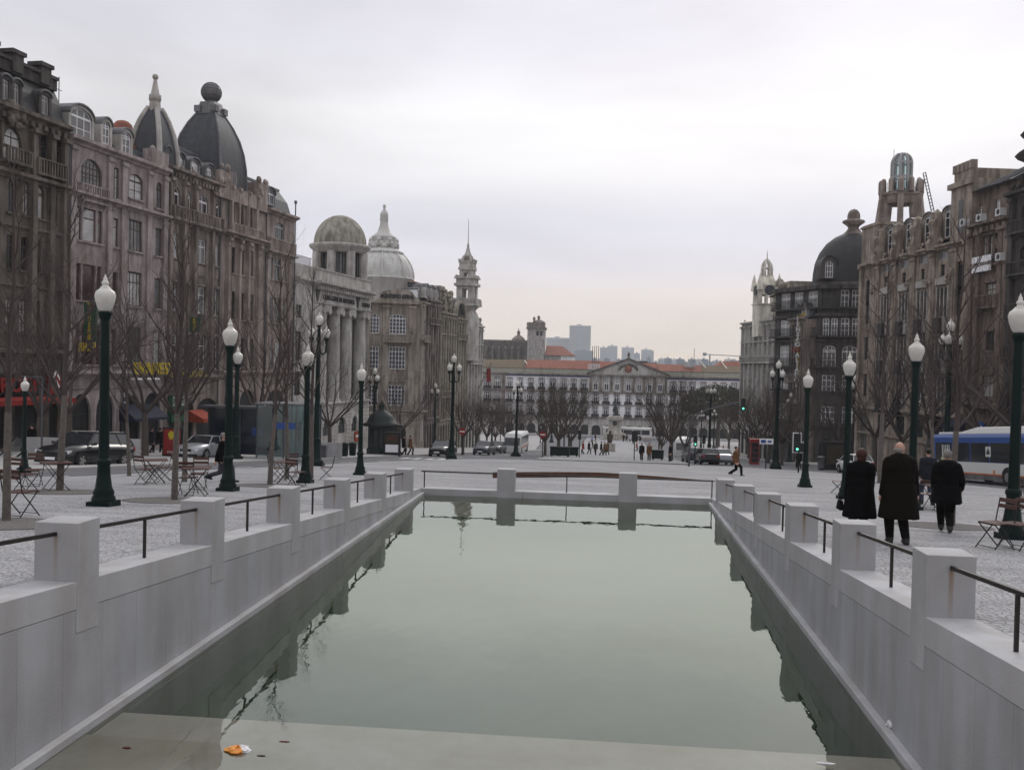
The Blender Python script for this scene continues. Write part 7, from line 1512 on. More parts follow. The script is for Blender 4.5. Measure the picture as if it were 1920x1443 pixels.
def person(loc,rz,label,H=1.75,feet=((-.10,.0),(.10,.0)),lift=(0,0),hands=((-.24,.05,.80),(.24,.05,.80)),coat='long',cm='coat_black',tm='trouser_dark',hair='hair_dark',hairtype='short',headturn=0,lean=0,vox=.016,group=None,fat=1.,skirt=False,sitting=False):
    r=thing('person',loc,label,'person',rz,group); k=H/1.75; Fw=Vector((0,1,0))
    st=abs(feet[0][1]-feet[1][1]); pz=.93-.22*(st/1.0)**2*.9; P=Vector((0,0,pz)); ch_=Vector((0,lean,pz+.42)); nk=Vector((0,lean*1.3,pz+.57)); hd=Vector((0,lean*1.3+.02,pz+.70))
    mb=MB(); mb.ball(P,.16*fat,sx=1.05,sy=.8,sz=.8); mb.ball(P.lerp(ch_,.5),.15*fat,sx=1,sy=.75,sz=1.3); mb.ball(ch_,.185,sx=1.02,sy=.66,sz=.9); limb(mb,ch_+Vector((0,0,.1)),nk+Vector((0,0,.05)),.062,.055)
    # head: skull, jaw, nose, ears
    R_=Matrix.Rotation(headturn,3,'Z')
    def hp(x,y,z): return hd+R_@Vector((x,y,z))
    def hb(x,y,z,r_,sx=1,sy=1,sz=1):
        c=hp(x,y,z); q=MB(); q.ball((0,0,0),r_,n=12,k=8,sx=sx,sy=sy,sz=sz); n0=len(mb.v); mb.v+=[tuple(c+R_@Vector(v)) for v in q.v]; mb.f+=[tuple(i+n0 for i in f) for f in q.f]; mb.m+=q.m; mb.s+=q.s
    hb(0,-.012,.045,.088,.88,1.06,1.08); hb(0,.03,-.035,.062,.86,1.0,1.1); hb(0,.105,.01,.016,.8,1.1,1.8); hb(.078,-.005,.0,.02,.5,1,1.5); hb(-.078,-.005,.0,.02,.5,1,1.5); hb(0,.088,-.045,.02,1.4,.6,.5); hb(0,.085,.043,.03,2.0,.6,.4)
    sh=[]
    for i,sx in enumerate((-1,1)):
        hip=P+Vector((sx*.09,0,-.03)); ft_=Vector((feet[i][0],feet[i][1],.085+lift[i])); kn=ik(hip,ft_,.44,.43,Fw)
        limb(mb,hip,kn,.098*fat,.080*fat**.5); limb(mb,kn,ft_+Vector((0,-.01,-.01)),.080*fat**.5,.066); toe=ft_+Vector((0,.15,-.045 if lift[i]<.05 else -.10)); heel=ft_+Vector((0,-.06,-.045)); limb(mb,heel,toe,.046,.036)
        S_=ch_+Vector((sx*.185,0,.07)); Hn=Vector(hands[i]); Hn.z+=pz-.93; el=ik(S_,Hn,.30,.27,Vector((sx*.25,-1,0)).normalized())
        limb(mb,S_,el,.055,.042); limb(mb,el,Hn,.042,.028); dd=(Hn-el).normalized(); sd_=dd.cross(Vector((sx,0,0))).normalized() if abs(dd.x)<.9 else Vector((0,1,0))
        limb(mb,Hn,Hn+dd*.075,.030,.028)
        for q in range(4):
            b0=Hn+dd*.08+sd_*(-.027+.018*q); b1=b0+dd*(.04,.045,.043,.034)[q]+Vector((-sx*.006,0,0)); b2=b1+dd*.03+Vector((-sx*.016,0,0)); mb.tube([b0,b1,b2],[.0095,.009,.007],None,5)
        t0=Hn+dd*.03+sd_*.03; mb.tube([t0,t0+sd_*.025+dd*.03,t0+sd_*.028+dd*.055],[.012,.010,.008],None,5)
        sh.append((S_,el,Hn,hip,kn,ft_))
    zs=nk.z+.0; hz=[s_[5].z+.02 for s_ in sh]
    def pick(c):
        if c.z>nk.z-.01: return 0
        for s_ in sh:
            if (c-s_[2]).length<.21 and (c-s_[2]).dot((s_[2]-s_[1]).normalized())>-.012: return 0
            if (c-s_[5]).length<.24 and c.z<s_[5].z+.035: return 2
        return 1
    me=remesh(mb,vox,'body',['skin',tm,'shoe'],pick); me.transform(Matrix.Scale(k,4)); bo=link(me,'body',r)
    # coat
    if coat:
        mb=MB(); c1=P.lerp(ch_,.5); mb.ball(ch_+Vector((0,0,.0)),.215*fat,sx=1.05,sy=.74,sz=.85); mb.ball(c1,.19*fat,sx=1.05,sy=.85,sz=1.2); mb.ball(P,.195*fat,sx=1.08,sy=.85,sz=.9)
        mb.ball(nk+Vector((0,-.005,-.035)),.088,sy=.95,sz=.5)
        for i,s_ in enumerate(sh):
            limb(mb,s_[0]+Vector((0,0,.005)),s_[1],.078*fat,.066); limb(mb,s_[1],s_[2]-(s_[2]-s_[1]).normalized()*.02,.066,.050)
            limb(mb,nk+Vector((0,0,-.05)),s_[0],.07,.078)
        hem={'long':pz-.47,'mid':pz-.26,'short':pz-.10}[coat]; fl={'long':1.3,'mid':1.15,'short':1.02}[coat]; fy=max(.85,1+st*.55) if coat=='long' else max(.85,.9+st*.35)
        nn=24; rows=[]
        for j in range(7):
            t=j/6; z=(pz+.12)*(1-t)+hem*t; rx=.205*fat*(1+(fl-1)*t); ry=.165*fat*(1+(fl*fy-1)*t)
            rows.append([(rx*math.cos(2*pi*i/nn)*(1+.035*t*math.sin(i*2.6+1)),ry*math.sin(2*pi*i/nn)*(1+.05*t*math.sin(i*3.3)),z+.012*t*math.sin(i*1.7)) for i in range(nn)])
        mb.grid(rows,0,True,closed=True); mb.poly(rows[0]); mb.poly(rows[-1][::-1])
        me=remesh(mb,vox*1.1,'coat',[cm],None,7); me.transform(Matrix.Scale(k,4)); link(me,'coat',r)
    # hair
    if hairtype:
        q=MB(); 
        def hh(x,y,z,r_,sx,sy,sz):
            c=hp(x,y,z); b_=MB(); b_.ball((0,0,0),r_,n=14,k=9,sx=sx,sy=sy,sz=sz); n0=len(q.v); q.v+=[tuple((c+R_@Vector(v))*k) for v in b_.v]; q.f+=[tuple(i+n0 for i in f) for f in b_.f]; q.m+=b_.m; q.s+=b_.s
        if hairtype=='short': hh(0,-.028,.062,.094,.93,1.02,1.03)
        elif hairtype=='bob': hh(0,-.035,.055,.108,.98,1.0,1.08); hh(0,-.055,-.03,.085,1.05,.75,1.0)
        elif hairtype=='bald': hh(0,-.05,-.0,.086,.98,.80,.68)
        q.build('hair',hair,r)
    eye=MB()
    for sx in (-1,1): c=hp(sx*.031,.078,.02)*k; eye.ball(c,.0125*k,n=8,k=5)
    eye.build('eyes','eye_dark',bo)
    return r
w1=person(gp(1610,1012),R(-3),'woman with short reddish hair and long black coat walking left of the elderly man',1.66,feet=((-.09,.12),(.09,-.14)),hands=((-.26,.02,.82),(.22,.10,.85)),coat='long',cm='coat_black',tm='coat_black',hair='hair_red',hairtype='bob',headturn=.1,vox=.014,fat=1.22)
w2=person(gp(1683,1020),R(2),'tall elderly man with bald crown and grey hair in a long dark coat walking away',1.80,feet=((-.12,.06),(.12,-.05)),hands=((-.30,.02,.86),(.32,.06,.86)),coat='long',cm='coat_brown',tm='trouser_dark',hair='hair_grey',hairtype='bald',headturn=-.95,vox=.014,fat=1.32)
w3=person(gp(1738,946),R(4),'man with dark hair, navy jacket and blue jeans walking away behind the elderly man',1.76,feet=((-.11,.16),(.11,-.18)),hands=((-.22,.14,.92),(.22,.14,.92)),coat='short',cm='coat_navy',tm='jeans',hair='hair_dark',hairtype='short',vox=.018,fat=1.05)
w4=person(gp(1772,997),R(-14),'stout man in a loose black coat walking away on the right, one elbow out',1.76,feet=((-.06,.26),(.06,-.34)),lift=(0,.06),hands=((-.24,.16,.95),(.30,.12,.96)),coat='mid',cm='coat_black',tm='trouser_dark',hair='hair_grey',hairtype='short',vox=.014,fat=1.3)
# handbag of the woman
p=gp(1610,1012); hbg=thing('handbag',p+Vector((-.33,.08,.66)),'small black handbag held by the woman in the long black coat','handbag'); q=MB(); q.hexa([(-.05,-.15,-.12),(.05,-.15,-.12),(.05,.15,-.12),(-.05,.15,-.12),(-.03,-.09,.06),(.03,-.09,.06),(.03,.09,.06),(-.03,.09,.06)]); bevel(q.build('bag','coat_black',hbg),.02); q=MB(); q.tube([(0,-.07,.06),(0,-.04,.14),(0,.04,.14),(0,.07,.06)],.008,.008,5); q.build('handle','coat_black',hbg)
person(gp(414,903),R(-82),'man in dark jacket and grey trousers striding right behind the second green lamp',1.72,feet=((-.07,-.46),(.07,.44)),lift=(.10,0),hands=((-.22,.22,.92),(.2,-.12,.85)),coat='short',cm='coat_black',tm='trouser_grey',hair='hair_grey',hairtype='short',lean=.05)
person(gp(1379,891),R(-115),'man in a rusty brown jacket striding right across the square beyond the pool',1.72,feet=((-.07,-.36),(.07,.38)),lift=(.04,0),hands=((-.26,.10,.88),(.24,.05,.88)),coat='short',cm='coat_tan',tm='trouser_dark',hair='hair_dark',hairtype='short',vox=.02,fat=1.15)
def far(px,pb,rz,label,cm='coat_black',tm='trouser_dark',coat='mid',hair='hair_dark',H=1.72,Y=None,group=None,st=.2,ht='short'):
    p=gp(px,pb) if Y is None else gpd(px,Y,pb)
    return person(p,rz,label,H,feet=((-.09,st),(.09,-st)),coat=coat,cm=cm,tm=tm,hair=hair,hairtype=ht,vox=.032,group=group)
far(1498,868,.3,'person in dark clothes walking on the right pavement by the domed corner building',Y=80)
far(1552,868,2.9,'person in dark clothes left of the poster kiosk before the domed corner building',Y=86)
far(1577,872,.2,'person in dark clothes right of the poster kiosk before the domed corner building',Y=84)
far(284,852,-.5,'person in blue jacket walking on the left pavement beside a thick tree trunk',cm='coat_navy',tm='trouser_dark',Y=62)
far(300,848,0,'person in black standing left of the red advertising panel',Y=64)
far(60,836,1.2,'person in black behind the granite parapet at the far left',Y=46)
far(749,850,1.5,'person in pale top beside the poster stand near the domed kiosk',cm='coat_white',Y=81)
far(757,850,-1,'person in dark coat in the middle of the group by the domed kiosk',Y=82)
far(769,850,-1.6,'person in brown coat at the right end of the group by the domed kiosk',cm='coat_tan',Y=83)
far(1203,860,3.0,'person in dark coat walking beside one in brown, right of the statue',Y=92,coat='mid')
far(1217,860,3.1,'person in brown coat walking right beside the dark coated one, right of the statue',cm='coat_tan',Y=92)
far(1257,859,2.2,'dark clad person bending forward at the foot of the large right median tree',Y=93)
gc='people walking in the distance on the square'
cc=['coat_black','coat_red','coat_white','coat_tan','coat_green','coat_navy','coat_blue']; cn=['black','red','white','brown','green','navy','blue']
for k,(px,pb,ci,lb) in enumerate(((1093,851,1,'leftmost of the group before the small brown statue'),(1104,851,0,'second from the left in the group before the small brown statue'),(1117,853,4,'in the middle of the group before the small brown statue'),(1127,853,0,'just left of the brown coats before the small brown statue'),(1133,853,3,'nearest the small brown statue'),(1139,852,3,'rightmost of the group before the small brown statue'),
    (1110,828,6,'far off in the left part of the open square'),(1116,826,0,'far off beside the one in blue in the open square'),(1111,834,4,'walking alone between the two groups of the open square'),(1169,826,0,'far off just right of the statue pedestal'),(1175,826,5,'far off, second right of the statue pedestal'),(1181,826,2,'far off, third right of the statue pedestal'),(1187,828,0,'far off before the long white bus'),(1194,833,1,'walking alone in front of the far bus'),(1200,827,0,'far off at the right end of the long white bus'),
    (1344,842,5,'on the right pavement beyond the parked cars'),(1356,843,1,'by the parked cars on the right'))):
    p=gp(px,pb) if pb>845 else gpd(px,{826:215,828:205,827:210,834:178,833:175,842:150,843:145}[pb]); far(px,pb,random.Random(k).uniform(-3,3),'distant person in %s %s'%(cn[ci],lb),cm=cc[ci],Y=p.y,group=gc,ht='short')

# ================================================================ vehicles
def car(name,label,loc,rz,paint='car_black',kind='sedan',cat='car',L_=4.55,W_=1.76,Hh=1.45,group=None,plate=True):
    r=thing(name,loc,label,cat,rz,group); hw=W_/2; l2=L_/2
    st=[(-l2,.50,.80,.80),(-l2+.12,.28,.90,.93),(-l2+.6,.20,.96,1.0),(-1.3,.19,.985,1.0),(-.3,.19,.985,1.0),(.75,.19,.97,1.0),(1.1,.19,.93,.995),(l2-.6,.20,.86,.97),(l2-.15,.24,.74,.88),(l2,.34,.62,.74)]
    if kind in('estate','hatch','van'): st[0]=(-l2,.45,.92,.9); st[1]=(-l2+.12,.28,.97,.96)
    s_=Hh/1.45; B=MB(); rows=[]
    for y,zb_,zt_,f in st:
        w_=hw*f; zb_*=s_; zt_*=s_; rows.append([(-w_*.9,y,zb_),(-w_,y,zb_+(zt_-zb_)*.22),(-w_,y,zb_+(zt_-zb_)*.66),(-w_*.93,y,zt_-.02),(-w_*.5,y,zt_+.03),(0,y,zt_+.045),(w_*.5,y,zt_+.03),(w_*.93,y,zt_-.02),(w_,y,zb_+(zt_-zb_)*.66),(w_,y,zb_+(zt_-zb_)*.22),(w_*.9,y,zb_)])
    B.grid(rows,0,True,closed=True); B.poly(rows[0]); B.poly(rows[-1][::-1])
    zb_=.94*s_; zr=Hh
    yr={'sedan':(-1.75,-.95),'estate':(-l2+.12,-l2+.5),'hatch':(-l2+.2,-l2+.55),'van':(-l2+.05,-l2+.15)}[kind]; yf=(1.05,.35) if kind!='van' else (l2-.6,l2-1.2)
    tw=hw*.74; bw_=hw*.93
    body=B
    # roof with thickness
    rr=[]
    for y,z in ((yf[1]+.08,zr-.05),(yf[1]-.25,zr),((yf[1]+yr[1])/2,zr+.015),(yr[1]+.25,zr),(yr[1],zr-.045)): rr.append([(-tw,y,z-.045),(-tw*.85,y,z),(0,y,z+.02),(tw*.85,y,z),(tw,y,z-.045)])
    B.grid(rr,0,True)
    for sx in (-1,1):
        for (ya,yb) in ((yf[0],yf[1]+.08),(yr[0],yr[1]),(-.35,-.38)): B.tube([(sx*bw_,ya,zb_-.02),(sx*tw,yb,zr-.045)],.035,.03,5)
        if kind in('estate','van'): B.tube([(sx*bw_,yr[0]+.95,zb_-.02),(sx*tw,yr[1]+.75,zr-.045)],.03,.03,4)
        if kind=='estate': B.tube([(sx*tw*.93,yf[1]-.1,zr+.03),(sx*tw*.93,yr[1]+.1,zr+.03)],.022,.022,4)
    B.build('body',paint,r)
    g=MB(); 
    g.poly([(-bw_*.95,yf[0],zb_),(bw_*.95,yf[0],zb_),(tw*.95,yf[1]+.06,zr-.05),(-tw*.95,yf[1]+.06,zr-.05)]); g.poly([(-bw_*.95,yr[0],zb_),(-tw*.95,yr[1],zr-.05),(tw*.95,yr[1],zr-.05),(bw_*.95,yr[0],zb_)])
    for sx in (-1,1): g.poly([(sx*bw_,yf[0],zb_-.02),(sx*tw,yf[1],zr-.05),(sx*tw,yr[1],zr-.05),(sx*bw_,yr[0],zb_-.02)][::sx])
    g.build('window','car_glass',r)
    for sx in (-1,1):
        for y in (l2-.88,-l2+.88):
            q=MB(); R0=.32; 
            n_=20; q.prism([(y+R0*math.cos(2*pi*i/n_),R0+R0*math.sin(2*pi*i/n_)) for i in range(n_)],sx*hw-.2*sx,sx*(hw+.012),axis='x'); w_=q.build('wheel','tyre',r)
            q=MB(); q.prism([(y+.21*math.cos(2*pi*i/n_),R0+.21*math.sin(2*pi*i/n_)) for i in range(n_)],sx*(hw+.010),sx*(hw+.022),axis='x')
            q.build('rim','rim',w_); q=MB()
            for i in range(5): a=2*pi*i/5; q.prism([(y+.06*math.cos(a)+.11*math.cos(a)+.05*math.cos(2*pi*j/6),R0+.17*math.sin(a)+.05*math.sin(2*pi*j/6)) for j in range(6)],sx*(hw+.0205),sx*(hw+.026),axis='x')
            q.build('rim_gap','tyre',w_)
            q=MB(); q.prism([(y+(R0+.07)*math.cos(pi*i/12),R0-.02+(R0+.07)*math.sin(pi*i/12)) for i in range(13)],sx*(hw-.03),sx*(hw+.004),axis='x'); q.build('wheel_arch','tyre',r)
        q=MB(); zh=.63*s_; q.hexa([(sx*hw*.48,l2-.14,zh-.06),(sx*hw*.88,l2-.22,zh-.05),(sx*hw*.88,l2-.4,zh-.05),(sx*hw*.48,l2-.3,zh-.05),(sx*hw*.48,l2-.10,zh+.06),(sx*hw*.90,l2-.24,zh+.10),(sx*hw*.90,l2-.42,zh+.10),(sx*hw*.48,l2-.26,zh+.07)]); q.v=[(x,y+.10,z) for x,y,z in q.v]; q.build('headlight','headlight',r)
        q=MB(); q.box(sx*hw*.62,sx*hw*.93,-l2-.02,-l2+.2,.68*s_,.86*s_); q.build('tail_light','tail_red',r)
        q=MB(); q.hexa([(sx*(hw-.02),yf[0]-.28,zb_-.03),(sx*(hw+.17),yf[0]-.28,zb_),(sx*(hw+.17),yf[0]-.14,zb_),(sx*(hw-.02),yf[0]-.14,zb_-.03),(sx*(hw-.02),yf[0]-.28,zb_+.08),(sx*(hw+.17),yf[0]-.28,zb_+.11),(sx*(hw+.17),yf[0]-.14,zb_+.11),(sx*(hw-.02),yf[0]-.14,zb_+.08)]); q.build('mirror',paint,r)
        for yy in (.9,-.35): q=MB(); q.box(sx*(hw-.004),sx*(hw+.003),yy-.008,yy+.008,.3,zb_-.03); q.build('door_gap','tyre',r)
    q=MB(); q.box(-hw*.42,hw*.42,l2-.05,l2+.012,.47*s_,.62*s_); q.build('grille','tyre',r)
    q=MB(); q.box(-.26,.26,l2+.0,l2+.03,.34,.45); q.build('number_plate','frame_white',r)
    q=MB(); q.box(-hw*.8,hw*.8,l2-.12,l2+.008,.22,.32); q.build('bumper_intake','tyre',r)
    return r
RL=R(180)-R(7)
def onroad(px,Y,py=850): p=gpd(px,Y,py); p.z-=.13; return p
def tilt(o,sg=-1): o.rotation_mode='XYZ'; o.rotation_euler.x=R(4.4)*sg; return o
v=car('estate_car','dark estate car with roof rails and shiny rims driving on the left road',onroad(160,40.5),RL,'car_black','estate',L_=4.7,W_=1.84,Hh=1.52); tilt(v,1)
v=car('parked_car','silver grey sedan on the left road between the red panel and the striding man',onroad(385,57),RL,'car_silver','sedan'); tilt(v,1)
for px,Y,pt,kd,lb in ((830,88,'car_black','hatch','dark car on the left road beside the tall triple lamp'),(908,103,'car_grey','sedan','dark grey car on the left road in the middle distance, frontmost of three'),(931,118,'car_grey','hatch','grey car right behind the frontmost dark grey one'),(946,127,'car_white','hatch','white car between the grey car and the far minibus')):
    tilt(car('parked_car',lb,onroad(px,Y),R(180)-R(5),pt,kd,Hh=1.5),1)
for px,Y,pt,kd,lb in ((1299,99,'car_grey','hatch','dark car on the right road, leftmost of three'),(1325,91,'car_black','hatch','large dark car on the right road behind the tall lamp, middle of three'),(1352,92,'car_silver','sedan','silver sedan on the right road, rightmost of three')):
    tilt(car('parked_car',lb,onroad(px,Y),R(4),pt,kd,Hh=1.5),-1)
tilt(car('parked_car','small white car just behind the woman in the long black coat',onroad(1603,74),R(8),'car_white','hatch',L_=3.8,W_=1.6),-1)
for px,Y,lb,sgn in ((968,128,'white minibus coming down the left road in the distance',1),(1280,142,'white minibus with orange stripes on the right road in the distance',-1)):
    r=thing('minibus',onroad(px,Y),lb,'bus',R(180)-R(4)); B=MB(); rows=[]
    for y,zt_,w_ in ((-3.6,2.5,1.0),(-3.4,2.75,1.12),(2.9,2.75,1.12),(3.3,2.2,1.1),(3.6,1.2,1.05)): rows.append([(-w_,y,.35),(-w_,y,zt_*.9),(-w_*.85,y,zt_),(w_*.85,y,zt_),(w_,y,zt_*.9),(w_,y,.35)])
    B.grid(rows,0,False,closed=True); B.poly(rows[0]); B.poly(rows[-1][::-1]); B.build('body','bus_white',r)
    B=MB(); B.poly([(-.98,3.63,1.25),(.98,3.63,1.25),(1.0,3.34,2.25),(-1.0,3.34,2.25)]); B.box(-1.13,-1.115,-3.2,2.8,1.35,2.3); B.box(1.115,1.13,-3.2,2.8,1.35,2.3); B.build('window','car_glass',r)
    B=MB(); B.box(-1.0,-.7,3.55,3.66,.75,.95); B.build('headlight','headlight',r); B=MB(); B.box(.7,1.0,3.55,3.66,.75,.95); B.build('headlight','headlight',r)
    B=MB(); B.box(-1.14,1.14,-3.5,3.0,.85,1.0); B.build('stripe','bus_orange',r)
    for sx in (-1,1):
        for y in (-2.3,2.4): B=MB(); B.prism([(y+.42*math.cos(2*pi*i/14),.42+.42*math.sin(2*pi*i/14)) for i in range(14)],sx*.9,sx*1.14,axis='x'); B.build('wheel','tyre',r)
# city bus
def bus(name,label,loc,rz,LB=12.,main='bus_blue',low='bus_white',pod=True):
    r=thing(name,loc,label,'bus',rz); h=2.95; hw=1.25; l=LB/2
    B=MB(); B.prism([(-hw,.95),(-hw,2.75),(-hw*.93,h),(hw*.93,h),(hw,2.75),(hw,.95)],-l,l); bevel(B.build('body',main,r),.05)
    B=MB(); B.box(-hw-.006,hw+.006,-l+.02,l-.02,.62,1.27); B.build('lower_panel',low,r)
    B=MB(); B.box(-hw+.02,hw-.02,-l+.05,l-.05,.26,.60); B.build('skirt','concrete_pale' if main=='bus_white' else 'zinc',r)
    B=MB(); B.box(-hw-.012,hw+.012,-l+.1,l-.1,.55,.64); B.build('stripe','bus_orange',r)
    for k in range(5):
        y0=-l+.6+k*(LB-1.2)/5; 
        for sx in (-1,1): B=MB(); B.box(sx*(hw-.01),sx*(hw+.014),y0,y0+(LB-1.2)/5-.14,1.30,2.42); B.build('window','car_glass',r)
    B=MB(); B.box(-hw*.9,hw*.9,l-.01,l+.02,1.2,2.6); B.build('windscreen','car_glass',r); B=MB(); B.box(-hw*.9,hw*.9,-l-.02,-l+.01,1.5,2.5); B.build('rear_window','car_glass',r)
    if pod: B=MB(); B.hexa([(-hw*.85,-l+1.2,h),(hw*.85,-l+1.2,h),(hw*.85,l-2.6,h),(-hw*.85,l-2.6,h),(-hw*.75,-l+2.0,h+.42),(hw*.75,-l+2.0,h+.42),(hw*.75,l-5.2,h+.42),(-hw*.75,l-5.2,h+.42)]); B.box(-hw*.8,hw*.8,l-4.2,l-.6,h-.01,h+.14); bevel(B.build('roof_pod','bus_white',r),.05)
    for sx in (-1,1):
        for y in (-l+3.0,l-2.8): 
            B=MB(); B.prism([(y+.5*math.cos(2*pi*i/18),.5+.5*math.sin(2*pi*i/18)) for i in range(18)],sx*.95,sx*(hw+.018),axis='x'); w_=B.build('wheel','tyre',r); B=MB(); B.prism([(y+.26*math.cos(2*pi*i/14),.5+.26*math.sin(2*pi*i/14)) for i in range(14)],sx*(hw+.017),sx*(hw+.03),axis='x'); B.build('rim','rim',w_)
            B=MB(); B.prism([(y+.62*math.cos(pi*i/12),.45+.62*math.sin(pi*i/12)) for i in range(13)],sx*(hw-.1),sx*(hw+.0085),axis='x'); B.build('wheel_arch','tyre',r)
    return r
p=Vector((23.4,59.2,G(59.2)-.13)); bs=bus('city_bus','blue and white city bus with white roof pod passing on the right road',p,R(8)); tilt(bs,-1)
# marks on the side that faces the square
B=MB(); B.box(-1.275,-1.262,-1.3,-.75,1.62,2.2); ps=B.build('notice','bus_white',bs); B=MB(); B.box(-1.28,-1.274,-1.2,-.85,1.75,1.95); B.box(-1.28,-1.274,-1.1,-.95,1.95,2.1); B.build('symbol','black_letter',ps)
B=MB()
for k in range(3): 
    y=4.3-k*.45; B.hexa([(-1.282,y,.62),(-1.268,y,.62),(-1.268,y-.5,.62),(-1.282,y-.5,.62),(-1.282,y+.25,1.5),(-1.268,y+.25,1.5),(-1.268,y-.1,1.5),(-1.282,y-.1,1.5)])
B.build('leaf_graphic',mat('lime',(.38,.45,.12),.5,.1,5).name,bs)
B=MB(); 
for k in range(5): y=4.35-k*.22; B.hexa([(-1.29,y,1.3),(-1.27,y,1.3),(-1.27,y-.12,1.3),(-1.29,y-.12,1.3),(-1.29,y+.06,2.3),(-1.27,y+.06,2.3),(-1.27,y+.0,2.3),(-1.29,y+.0,2.3)])
B.build('white_graphic','bus_white',bs)
B=MB(); B.box(-1.275,-1.262,-1.75,-1.55,.66,.86); B.build('indicator','indicator',bs)
p=onroad(1176,228,820); p.z=G(228)+.0; bus('city_bus','long white bus with dark windows parked across the square behind the statue',p,R(90),11.5,'bus_white','bus_white',False)

# ================================================================ statues, signs, kiosks
p=gpd(1152,226,824); r=thing('equestrian_statue',p,'dark bronze rider on horseback on a tall pale stone pedestal far down the avenue','statue')
B=MB(); B.box(-3.2,3.2,-3.2,3.2,-.4,.5); B.box(-2.5,2.5,-2.5,2.5,.5,1.5); B.hexa([(-1.9,-1.9,1.5),(1.9,-1.9,1.5),(1.9,1.9,1.5),(-1.9,1.9,1.5),(-1.45,-1.5,2.4),(1.45,-1.5,2.4),(1.45,1.5,2.4),(-1.45,1.5,2.4)]); B.box(-1.4,1.4,-1.5,1.5,2.4,4.7); B.box(-1.9,1.9,-2,2,4.7,5.1); B.box(-1.55,1.55,-1.7,1.7,5.1,5.5); B.build('pedestal','limestone',r)
B=MB(); B.prism([(.55*math.cos(2*pi*i/14),3.9+.55*math.sin(2*pi*i/14)) for i in range(14)],-1.6,-1.48); B.build('medallion','bronze',r)
mb=MB(); z0=5.5
mb.ball((0,0,z0+1.75),.62,sx=.8,sy=1.6,sz=.95); mb.ball((0,-.9,z0+1.75),.52,sx=.85); mb.ball((0,.85,z0+1.85),.5,sx=.85)
limb(mb,(0,-.95,z0+1.95),(0,-1.45,z0+2.75),.36,.22); limb(mb,(0,-1.45,z0+2.8),(0,-1.95,z0+2.45),.2,.12)
for x,y,k in ((-.25,-.95,0),(.25,-1.1,.35),(-.27,.95,0),(.27,1.1,0)): limb(mb,(x,y,z0+1.4),(x,y-k+.05,z0+.75),.17,.10); limb(mb,(x,y-k+.05,z0+.75),(x,y-k*.4,z0+.12),.09,.09)
limb(mb,(0,1.3,z0+2.0),(0,1.65,z0+.9),.14,.06)
limb(mb,(0,0,z0+2.2),(0,.0,z0+3.1),.28,.26); mb.ball((0,-.02,z0+3.55),.2); mb.ball((0,-.02,z0+3.78),.24,sx=1.6,sy=.7,sz=.5); limb(mb,(.3,0,z0+3.0),(.6,-.3,z0+2.6),.11,.09); limb(mb,(-.3,0,z0+3.0),(-.45,-.45,z0+2.6),.11,.09)
for sx in (-1,1): limb(mb,(sx*.25,0,z0+2.2),(sx*.5,-.25,z0+1.55),.15,.11); limb(mb,(sx*.5,-.25,z0+1.55),(sx*.48,0,z0+1.0),.1,.08)
link(remesh(mb,.05,'horse_and_rider',['bronze'],None,2),'horse_and_rider',r)
p=gpd(1143,168,846); r=thing('statue',p,'small brown seated figure on a pale stone block left of the equestrian statue','statue')
B=MB(); B.box(-.95,.95,-.9,.9,-.3,1.55); B.box(-1.1,1.1,-1.05,1.05,-.3,.15); B.build('pedestal','limestone',r)
mb=MB(); mb.ball((0,0,2.0),.55,sx=.85,sy=.9,sz=1.0); mb.ball((0,0,2.7),.46,sx=.85,sy=.75,sz=1.3); mb.ball((.02,-.05,3.45),.24,sz=1.2); limb(mb,(-.35,0,3.0),(-.4,-.3,2.3),.15,.12); limb(mb,(.35,0,3.0),(.42,-.3,2.3),.15,.12); link(remesh(mb,.05,'figure',['bronze_brown'],None,2),'figure',r)
def post_sign(name,label,px,pb,Y,ptop,build,cat='sign',r0=.05,m='lamp_green'):
    p=gpd(px,Y,pb); h=atY(px,ptop,Y).z-p.z; r=thing(name,p,label,cat); B=MB(); B.tube([(0,0,-.3),(0,0,h)],r0,r0,7); B.build('pole',m,r); build(r,h); return r
def noentry(r,h):
    B=MB(); B.prism([(.36*math.cos(2*pi*i/20),h-.3+.36*math.sin(2*pi*i/20)) for i in range(20)],-.09,-.06); d=B.build('disc','red_paint',r); B=MB(); B.box(-.25,.25,-.11,-.09,h-.36,h-.24); B.build('bar','white_letter',d)
post_sign('road_sign','red no entry sign at the near left end of the median',1017,853,98,809,noentry)
post_sign('road_sign','red no entry sign on the left pavement among the reddish trees',866,845,96,803,noentry)
def tlight(r,h,lit=True,x=0,z=None):
    z=h if z is None else z; B=MB(); B.box(x-.16,x+.16,-.22,.05,z-.95,z); hd_=B.build('signal_head','black_iron',r)
    for k in range(3): B=MB(); B.prism([(x+.075*math.cos(2*pi*i/12),z-.17-.3*k+.075*math.sin(2*pi*i/12)) for i in range(12)],-.235,-.22); B.build('lens','green_light' if (k==2 and lit) else 'dark_inside',hd_)
def tl1(r,h): tlight(r,h,True)
post_sign('traffic_light','dark traffic light on a post behind the globe lamps right of the median tree',1303,853,88,816,tl1,'traffic light')
def tl1b(r,h): tlight(r,h,False)
post_sign('traffic_light','dark unlit traffic light on a post right of the parked dark cars post',1319,850,100,814,tl1b,'traffic light')
post_sign('traffic_light','dark traffic light on a thin post at the near right end of the left median',1086,855,98,806,tl1b,'traffic light')
